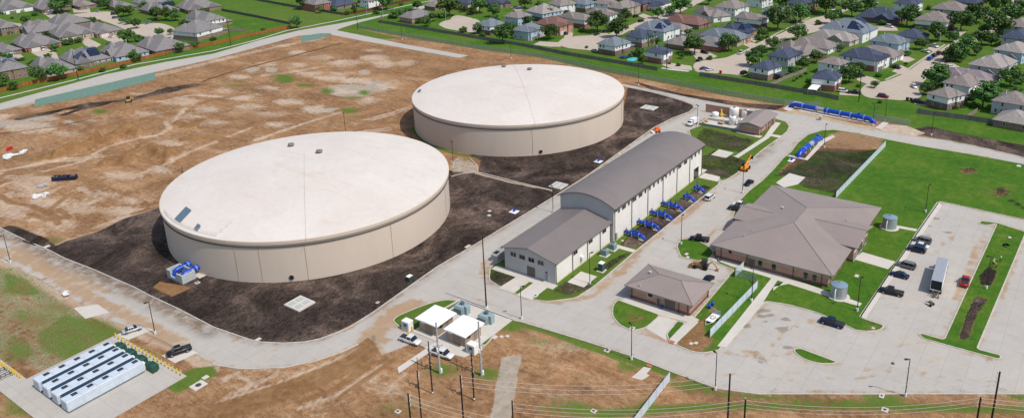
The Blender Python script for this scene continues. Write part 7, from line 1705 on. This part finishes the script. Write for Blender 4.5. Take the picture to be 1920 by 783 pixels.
street('-20,30 30,44 74,42 110,32 140,27 195,22 215,26 232,42 255,46 300,44 330,56 322,74 300,76 262,66 240,58 200,42 150,32 110,44 60,52 -20,42', .036)
for q in ('47,86 70,82 106,100 112,114 90,116 60,100', '170,62 190,57 222,68 238,82 222,86 200,76', '150,76 166,72 190,84 176,92 160,86', '20,104 38,102 48,110 30,114 16,110', '80,25 100,22 108,30 96,36', '136,16 168,16 170,24 138,24', '1290,90 1300,84 1345,106 1330,112 1306,112', '1388,82 1400,77 1424,84 1412,92', '1392,66 1403,62 1424,72 1414,80', '1668,105 1700,118 1716,112 1690,100', '1672,134 1690,122 1708,132 1690,140', '1612,140 1634,145 1650,152 1626,158 1606,150', '1738,92 1752,98 1764,92 1748,84', '1000,84 1012,78 1050,80 1052,88 1030,88', '1062,60 1075,62 1072,72 1056,74', '1240,122 1255,118 1296,124 1298,132 1262,130', '1196,30 1206,26 1230,34 1222,40', '958,14 976,12 984,18 968,22', '1574,172 1608,174 1610,180 1574,178', '1712,190 1732,192 1740,200 1716,196', '1765,120 1782,116 1800,126 1786,132', '1640,50 1680,50 1684,58 1640,58', '1790,54 1812,60 1800,68 1784,62','1845,24 1868,28 1862,36 1844,32'):
    slab(q, .05+.0015*(hash(q) % 1 + len(q) % 7), CONC_TAN, 'driveway')
for q in ('1365,108 1400,94 1440,72 1462,60 1492,47 1518,33', '1660,150 1700,132 1735,108 1772,84', '1120,66 1082,68 1056,73 1045,82', '1303,132 1330,143 1380,148'):
    sheet('sidewalk', strip(GL(P_(q)), 1.2), .058, CONC_TAN, 0, masks=False)
sheet('sidewalk', strip(GL(P_('1292,134 1262,131 1240,128')), 2.2), .062, WALK, 0, masks=False)
# pool, trampoline, bins, boat
p = GL(P_('1176,112 1184,108 1196,109 1195,113 1182,115')); m = MB(); m.prism(spline(p, True, 3), 0, .12); t = m.build('swimming_pool', mat('pool water', (.10, .55, .62), .05, spec=.6)); tag(t, 'turquoise garden pool behind the weathered fence', 'pool')
x, y = G(1169, 109); t = empty('trampoline', 'blue-rimmed trampoline beside the white and dark brick house', 'trampoline', (x, y, 0)); m = MB(); m.lathe([(2.1, .8), (2.1, .95), (1.5, .97)], 20); m.build('pad_ring', BLUE, t); m = MB(); m.lathe([(1.5, .9), (.01, .9)], 20); m.build('jump_mat', BLACK, t)
for a in range(4): m = MB(); m.cyl((2*math.cos(a*PI/2), 2*math.sin(a*PI/2), 0), (2*math.cos(a*PI/2), 2*math.sin(a*PI/2), .8), .05, n=5); m.build('leg', GALV, t)
def bin_(px, py, mm, lab):
    x, y = G(px, py); m = MB(); m.add([(-.3, -.35, 0), (.3, -.35, 0), (.3, .35, 0), (-.3, .35, 0), (-.4, -.45, 1.05), (.4, -.45, 1.05), (.4, .45, 1.05), (-.4, .45, 1.05)], [(0, 3, 2, 1), (4, 5, 6, 7), (0, 1, 5, 4), (1, 2, 6, 5), (2, 3, 7, 6), (3, 0, 4, 7)]); m.bbox(-.44, .44, -.5, .5, 1.05, 1.15, .04); o = m.build('wheelie_bin', mm); o.location = (x, y, .04); o.scale = (1.3, 1.3, 1.3); tag(o, lab, 'bin')
bin_(1351, 138, RED, 'red bin standing alone at the rim of third circle'); bin_(1701, 189, mat('bin brown', (.08, .03, .02), .6), 'brown bin at the bottom rim of the rightmost circle'); bin_(1708, 190, GREEN, 'green bin at the bottom rim of the rightmost circle')
p = G(1880, 224); q = G(1903, 228); t = empty('boat', 'white covered boat on a trailer inside the right back fence', 'boat', ((p[0]+q[0])/2, (p[1]+q[1])/2, 0), math.atan2(q[1]-p[1], q[0]-p[0]))
m = MB(); loft(m, [(-3.2, 1.1, .7, 1.7, .1), (-1, 1.2, .6, 1.8, .1), (1.2, 1.1, .6, 1.9, .15), (2.8, .5, .9, 1.9, .1), (3.6, .05, 1.5, 1.8, .02)]); m.build('hull', WHITE, t); m = MB(); m.bbox(-1.4, .6, -.8, .8, 1.7, 2.3, .25); m.build('cover', WHITE, t)
m = MB(); m.box(-3, 2.5, -.08, .08, .45, .6); m.tube([(2.4, 0, .5), (4.4, 0, .5)], .06, 5); m.build('trailer_frame', GALV, t)
for yy in (-1, 1): m = MB(); m.cyl((-1, yy-.1, .35), (-1, yy+.1, .35), .35, n=10); m.build('wheel', RUB, t)
# ---- cars among the houses
FAR = [('sedan','black',16,33,30,38,'black sedan on the drive at the top left corner'),('suv','dark',36,40,50,35,'dark car beside the black one at the top left'),('suv','black',96,24,110,28,'black car on the drive below the leafy tree, top left'),
('suv','white',142,20,150,14,'white car, left of two, on the brown house drive'),('suv','white',152,20,161,14,'white car, right of two, on the brown house drive'),('sedan','silver',178,22,190,24,'silver car in the street before the gabled house, left estate'),
('van','black',206,29,224,27,'black van in the left estate street'),('suv','dark',209,36,224,34,'dark car right below the black van'),('sedan','white',201,70,216,72,'white sedan on the drive of the hipped house, left estate'),('van','white',76,90,86,98,'small white van on the red brick house drive'),
('pickup','lightblue',270,48,284,42,'light blue pickup under trees, left estate'),('suv','dark',284,40,296,37,'dark car under trees behind the light blue pickup'),('sedan','white',312,72,325,75,'white car beside the small tree by the corner house'),('sedan','white',219,58,230,61,'white car by the curved walk, left estate'),
('sedan','black',944,13,956,11,'black car on the drive at the dormer house'),('pickup','white',958,13,975,18,'white pickup on the drive right of the black car, top'),('suv','black',1048,63,1070,67,'black car on the pink brick house drive'),('sedan','dark',1110,69,1128,63,'dark sedan at the kerb of second circle'),
('suv','black',1186,34,1198,31,'black car before the arched stone gable house'),('suv','dark',1196,43,1208,40,'dark car in the street below the arched stone gable house'),('suv','dark',1132,62,1142,60,'dark car between two round trees, second circle'),('sedan','silver',1108,95,1122,99,'silver car with dark roof beside the trampoline house'),
('suv','white',1240,14,1252,19,'white car on the red gable house drive'),('suv','dark',1314,99,1328,102,'dark car beside the big tree, third circle'),('pickup','dark',1305,118,1318,110,'dark and silver pickup at the upper left rim of third circle'),('sedan','navy',1314,131,1327,130,'dark blue sedan at the lower rim of third circle, left of white'),
('sedan','white',1324,134,1337,131,'white sedan at the lower rim of third circle'),('pickup','white',1380,105,1398,97,'white pickup parked on the street leading from third circle'),('suv','black',1386,142,1404,136,'black car half under the porch house carport'),
('suv','white',1583,2,1600,6,'white off-roader on a drive at the top right'),('suv','black',1566,8,1580,13,'black car beside the big tree at the top right'),('sedan','white',1556,22,1567,18,'white car just below the big tree at the top right'),('sedan','silver',1635,5,1648,8,'silver car at the top edge, right'),
('suv','navy',1482,45,1496,41,'dark blue car by the bulb street island'),('suv','white',1571,172,1590,174,'white off-roader on the lawn below the big tree, fourth circle'),('pickup','black',1592,175,1612,177,'black pickup beside the white off-roader, fourth circle'),
('sedan','dark',1609,146,1621,143,'dark sedan on the drive left of the pink gables'),('pickup','black',1668,125,1690,131,'black pickup on the drive of the pink-gabled house'),('sedan','white',1709,160,1718,168,'silver-white sedan alone on the right side of fourth circle'),
('suv','maroon',1647,182,1664,184,'maroon car at the lower rim of fourth circle'),('suv','black',1712,192,1732,195,'black car beside the white garden house'),('suv','white',1660,50,1676,53,'white car behind the navy-roofed brick house, top right'),
('pickup','white',1742,86,1760,91,'white pickup on a drive of the right-hand street'),('sedan','white',1729,97,1742,100,'white car under the small tree of the right-hand street'),('suv','blue',1737,116,1750,109,'bright blue car parked on the right-hand street'),
('suv','dark',1746,110,1757,104,'dark car just ahead of the bright blue one'),('suv','maroon',1756,105,1765,100,'dark brownish car two ahead of the bright blue one'),('suv','grey',1764,118,1780,112,'dark grey car across the street from the blue one'),
('sedan','white',1774,127,1790,127,'white sedan beside the mauve-roofed house'),('suv','white',1846,25,1864,28,'white off-roader near the far circle, top right'),('sedan','white',1868,35,1882,33,'white sedan just below the white off-roader, top right'),
('suv','silver',1814,50,1826,46,'silver car under trees on the right-hand street'),('sedan','white',1786,55,1797,58,'white car behind the bend tree, right-hand street'),('van','black',1900,7,1918,6,'black van at the far circle, top right corner'),('van','dark',1868,199,1892,202,'dark covered vehicle in the garden above the boat')]
for k, c_, a, b, c2, d, l in FAR: car(k, c_, a, b, c2, d, l, z=.06)

# ================================================================ trees and shrubs
def leaf_material(name, c0, c1):
    m, t, b = _new(name); N = t.nodes; L = t.links
    oi = N.new('ShaderNodeObjectInfo'); geo = N.new('ShaderNodeNewGeometry')
    at_ = N.new('ShaderNodeAttribute'); at_.attribute_name = 'leafc'
    col = mixc(t, at_.outputs['Fac'], c0, c1)
    hs = N.new('ShaderNodeHueSaturation'); mr = N.new('ShaderNodeMapRange'); mr.inputs[3].default_value = .72; mr.inputs[4].default_value = 1.3
    L.new(oi.outputs['Random'], mr.inputs[0]); L.new(mr.outputs[0], hs.inputs['Value']); L.new(col, hs.inputs['Color'])
    mr2 = N.new('ShaderNodeMapRange'); mr2.inputs[3].default_value = .485; mr2.inputs[4].default_value = .525; L.new(oi.outputs['Random'], mr2.inputs[0]); L.new(mr2.outputs[0], hs.inputs['Hue'])
    L.new(hs.outputs[0], b.inputs['Base Color']); b.inputs['Roughness'].default_value = .7; b.inputs['Specular IOR Level'].default_value = .2
    return m
LEAF = leaf_material('leaves', (.036, .088, .022), (.115, .195, .048)); LEAFY = leaf_material('bright leaves', (.06, .11, .015), (.13, .19, .03)); BARK = mat('bark', (.10, .075, .055), .95, var=.3)
def crown_mesh(seed, n=1900, shape='round'):
    rs = np.random.RandomState(seed); cl = []
    while len(cl) < 30:
        d = rs.normal(size=3); d /= np.linalg.norm(d); r = rs.uniform(.35, .86); p = d*r*np.array([1, 1, .82])
        if p[2] < -.55: continue
        cl.append((p, rs.uniform(.20, .40)))
    cl.append((np.zeros(3), .6))
    vs = []; fs = []; cc = []
    tone = rs.uniform(0, 1, len(cl))
    for k in range(n):
        i = rs.randint(len(cl)); c, r = cl[i]
        d = rs.normal(size=3); d /= np.linalg.norm(d); p = c+d*r*rs.uniform(.72, 1.02)
        if shape == 'cone': s_ = 1-(p[2]+.8)/2.1; p = np.array([p[0]*s_*.9, p[1]*s_*.9, p[2]*1.5])
        nrm = d+rs.normal(size=3)*.55; nrm /= np.linalg.norm(nrm); a = np.cross(nrm, [.3, .2, .9]); a /= np.linalg.norm(a)+1e-6; b = np.cross(nrm, a); s = rs.uniform(.045, .085)
        o = len(vs); vs += [tuple(p-a*s-b*s*.7), tuple(p+a*s-b*s*.5), tuple(p+a*s*.8+b*s), tuple(p-a*s*.9+b*s*.8)]; fs.append((o, o+1, o+2, o+3)); cc += [min(1, max(0, tone[i]*.85+rs.uniform(-.1, .35)))]*4
    me = bpy.data.meshes.new('crown'); me.from_pydata(vs, [], fs); a = me.attributes.new('leafc', 'FLOAT', 'POINT'); a.data.foreach_set('value', np.array(cc, np.float32)); return me
CROWNS = [crown_mesh(s) for s in range(6)]; CONE = crown_mesh(50, 1200, 'cone')
for c_ in CROWNS+[CONE]: c_.materials.append(LEAF)
CROWNY = crown_mesh(77, 900); CROWNY.materials.append(LEAFY)
def trunk_mesh(seed):
    rs = random.Random(seed); m = MB(); m.cyl((0, 0, -.1), (.03, .02, .95), .055, .038, 7)
    for k in range(5):
        a = k*1.26+rs.uniform(-.3, .3); z = rs.uniform(.55, .9); m.tube([(0, 0, z), (.25*math.cos(a), .25*math.sin(a), z+.3), (.5*math.cos(a), .5*math.sin(a), z+.55)], [.028, .02, .01], 5)
    o = m.build('trunk', BARK); d = o.data; bpy.data.objects.remove(o); return d
TRUNKS = [trunk_mesh(s) for s in range(3)]
TREES = []
def tree(cx, cy, rp, kind='t', i=[0]):
    i[0] += 1; rs = random.Random(i[0]*13)
    by = cy+rp*.80; x, y = G(cx, by); dist = math.sqrt(x*x+y*y+CZ*CZ); r = rp*dist/F_PX*1.18
    t = empty('tree' if kind in 'tc' else 'bush', '', 'tree' if kind in 'tc' else 'bush', (x, y, 0), rs.uniform(0, 6.28))
    if kind == 'y': me = CROWNY
    elif kind == 'c': me = CONE
    else: me = CROWNS[rs.randrange(6)]
    if kind in 'tc':
        base = .9*r if kind == 't' else 1.1*r
        link('trunk', TRUNKS[rs.randrange(3)], t, (0, 0, 0), 0, (r*1.0, r*1.0, r*.95))
        link('crown', me, t, (0, 0, base+r*.18), rs.uniform(0, 6), (r*rs.uniform(.95, 1.1), r*rs.uniform(.95, 1.1), r*rs.uniform(.82, .98)))
    else: link('foliage', me, t, (0, 0, r*.55), rs.uniform(0, 6), (r*1.05, r*1.05, r*.8))
    TREES.append((t, cx, cy, rp, kind)); return t
TL = '''116,13,15 195,5,9 204,10,9 232,24,10 243,23,8 256,47,8 241,41,6 229,40,5 240,71,12 292,28,10 311,30,11 330,32,9 321,61,5 131,77,8,b 149,75,6,b 112,79,6,b 103,92,6 75,145,12 112,140,13 27,163,7 192,131,5,b 231,124,5,b 254,109,9 337,92,8 368,85,6 358,82,4,b 5,155,10 66,26,5,b 557,45,10 494,58,4 8,105,6,b 18,104,5,b 32,112,4,b 42,110,4,b
572,8,12 626,16,6,b 664,20,7,c 681,6,8 725,8,14 752,7,4,b 738,27,9,b 752,22,8,b 763,19,8,b 786,38,7,b 800,43,9 812,34,8 843,15,20 900,14,14 928,23,12 985,6,13 868,55,7,b 897,56,9 905,64,6,b 942,67,18 958,54,10 990,40,9 1028,27,11 1030,62,15 1120,46,18 1156,57,17 1172,32,11 1117,5,9 1160,2,8 1275,15,16 1256,24,9 1233,27,10 1328,1,10 1302,88,17 1366,83,16 1214,76,11 1198,100,8 1190,98,6,b 1203,114,8 1181,104,5,b 1412,114,13 1428,98,10 1414,97,6 1449,84,11 1495,66,14 1430,64,9 1422,70,6,b 1428,74,3,b 1439,68,4,y 1278,106,5 1531,109,11 1504,122,11 1458,41,20 1500,28,17 1548,10,20 1468,6,13 1597,20,15 1626,12,12 1558,37,10 1591,143,16 1608,130,10 1698,121,3
1700,36,17 1758,66,15 1728,86,9 1801,44,17 1830,31,15 1866,12,17 1871,55,20 1897,33,15 1912,20,12 1840,75,12 1810,88,13 1791,103,15 1776,108,9 1752,148,18 1765,162,13 1738,170,10 1893,150,16 1915,152,7 1842,185,20 1868,183,10 1857,165,9 1884,214,8,b 1822,182,7,b 1742,14,6,y 1655,42,6,b 1505,96,4,b 1489,150,3,b 1495,146,3,b 1502,142,3,b 1511,137,3,b 1650,190,4,b 1100,88,3,b 1272,121,4,b 1255,118,3,b 1610,160,4,b 1648,140,5,b 1725,205,3,b 1580,60,5,b 1390,52,5,b 1062,22,6,b 1085,12,5,b 715,62,0,b 1215,58,7 1330,108,5,b 1424,128,5,b 1512,92,6,b 1550,96,5,b 1575,92,6 1525,88,4,b 1600,104,6 1618,96,5,b 1660,88,5,b 1645,72,6,b 1705,66,7 1660,30,5,b 1588,50,6 1570,28,7 1535,42,6,b 1395,34,8 1370,46,6,b 1355,34,6,b 1340,62,7 1318,66,5,b 1290,62,6 1255,66,5,b 1232,78,6 1190,60,7,b 1160,72,5,b 1100,30,6 1075,28,5,b 1090,55,6,b 1010,12,7 1040,38,5,b 975,52,6,b 930,38,8 885,22,8 830,28,7,b 870,18,6 1800,110,8 1830,98,8 1858,78,9 1900,110,8 1880,92,6,b 1812,140,6,b 1795,160,7 1850,150,7,b 1905,175,8 1870,205,6 1825,196,6,b 1790,200,5,b 1640,160,6 1630,120,5,b 1700,100,6,b 1720,62,8 1785,72,9 1845,58,8 1570,140,6,b 1516,150,5,b 1485,134,8 1462,108,5,b 1465,146,4,b 185,48,7 172,36,6,b 90,62,6,b 66,78,6,b 50,40,7 28,84,6,b 206,88,6 232,92,5,b 262,72,7,b 300,62,7 305,82,5,b 345,48,7 384,24,7 400,72,5,b 180,100,5,b 150,128,6,b 60,118,6,b 130,100,6,b 92,110,6 20,60,6,b 320,12,8 270,14,7 600,20,6 650,24,5,b 705,22,6,b 770,24,7 782,12,8 1120,34,6,b'''
for q in TL.split():
    v = q.split(','); 
    if float(v[2]) > 0: tree(float(v[0]), float(v[1]), float(v[2]), v[3] if len(v) > 3 else 't')
# labels: each tree is named by the house it stands next to
def bearing(dx, dy):
    if abs(dx) > abs(dy)*1.6: return 'right of' if dx > 0 else 'left of'
    return 'below' if dy > 0 else 'above'
seen = {}
def short(k):
    w_ = k.split(); return ' '.join(w_[:9]) if len(w_) > 9 else k
for t, cx, cy, rp, kind in TREES:
    best = sorted(HOUSES, key=lambda h: (h['px'][0]-cx)**2+((h['px'][1]-cy)*1.6)**2)
    size = ('big' if rp >= 14 else 'mid-sized' if rp >= 9 else 'small')
    noun = {'t': 'green tree', 'c': 'pointed green tree', 'b': 'rounded bush', 'y': 'yellow-green bush'}[kind]
    done = False
    for hh in best[:6]:
        dx, dy = cx-hh['px'][0], cy-(hh['px'][1]-4)
        lab = '%s %s %s the %s' % (size, noun, bearing(dx, dy), hh['key'])
        ws = lab.split()
        if len(ws) > 16: continue
        if lab not in seen: seen[lab] = t; t['label'] = lab; done = True; break
    if not done:
        hh = best[0]; lab = '%s %s in the gap %s the %s' % (size, noun, bearing(cx-hh['px'][0], cy-hh['px'][1]), hh['key']); lab = ' '.join(lab.split()[:16]); seen[lab] = t; t['label'] = lab
    t['group'] = 'trees among the houses' if kind in 'tc' else 'bushes among the houses'
for h_ in HOUSES:
    h_['o']['group'] = 'houses of the neighbourhoods'
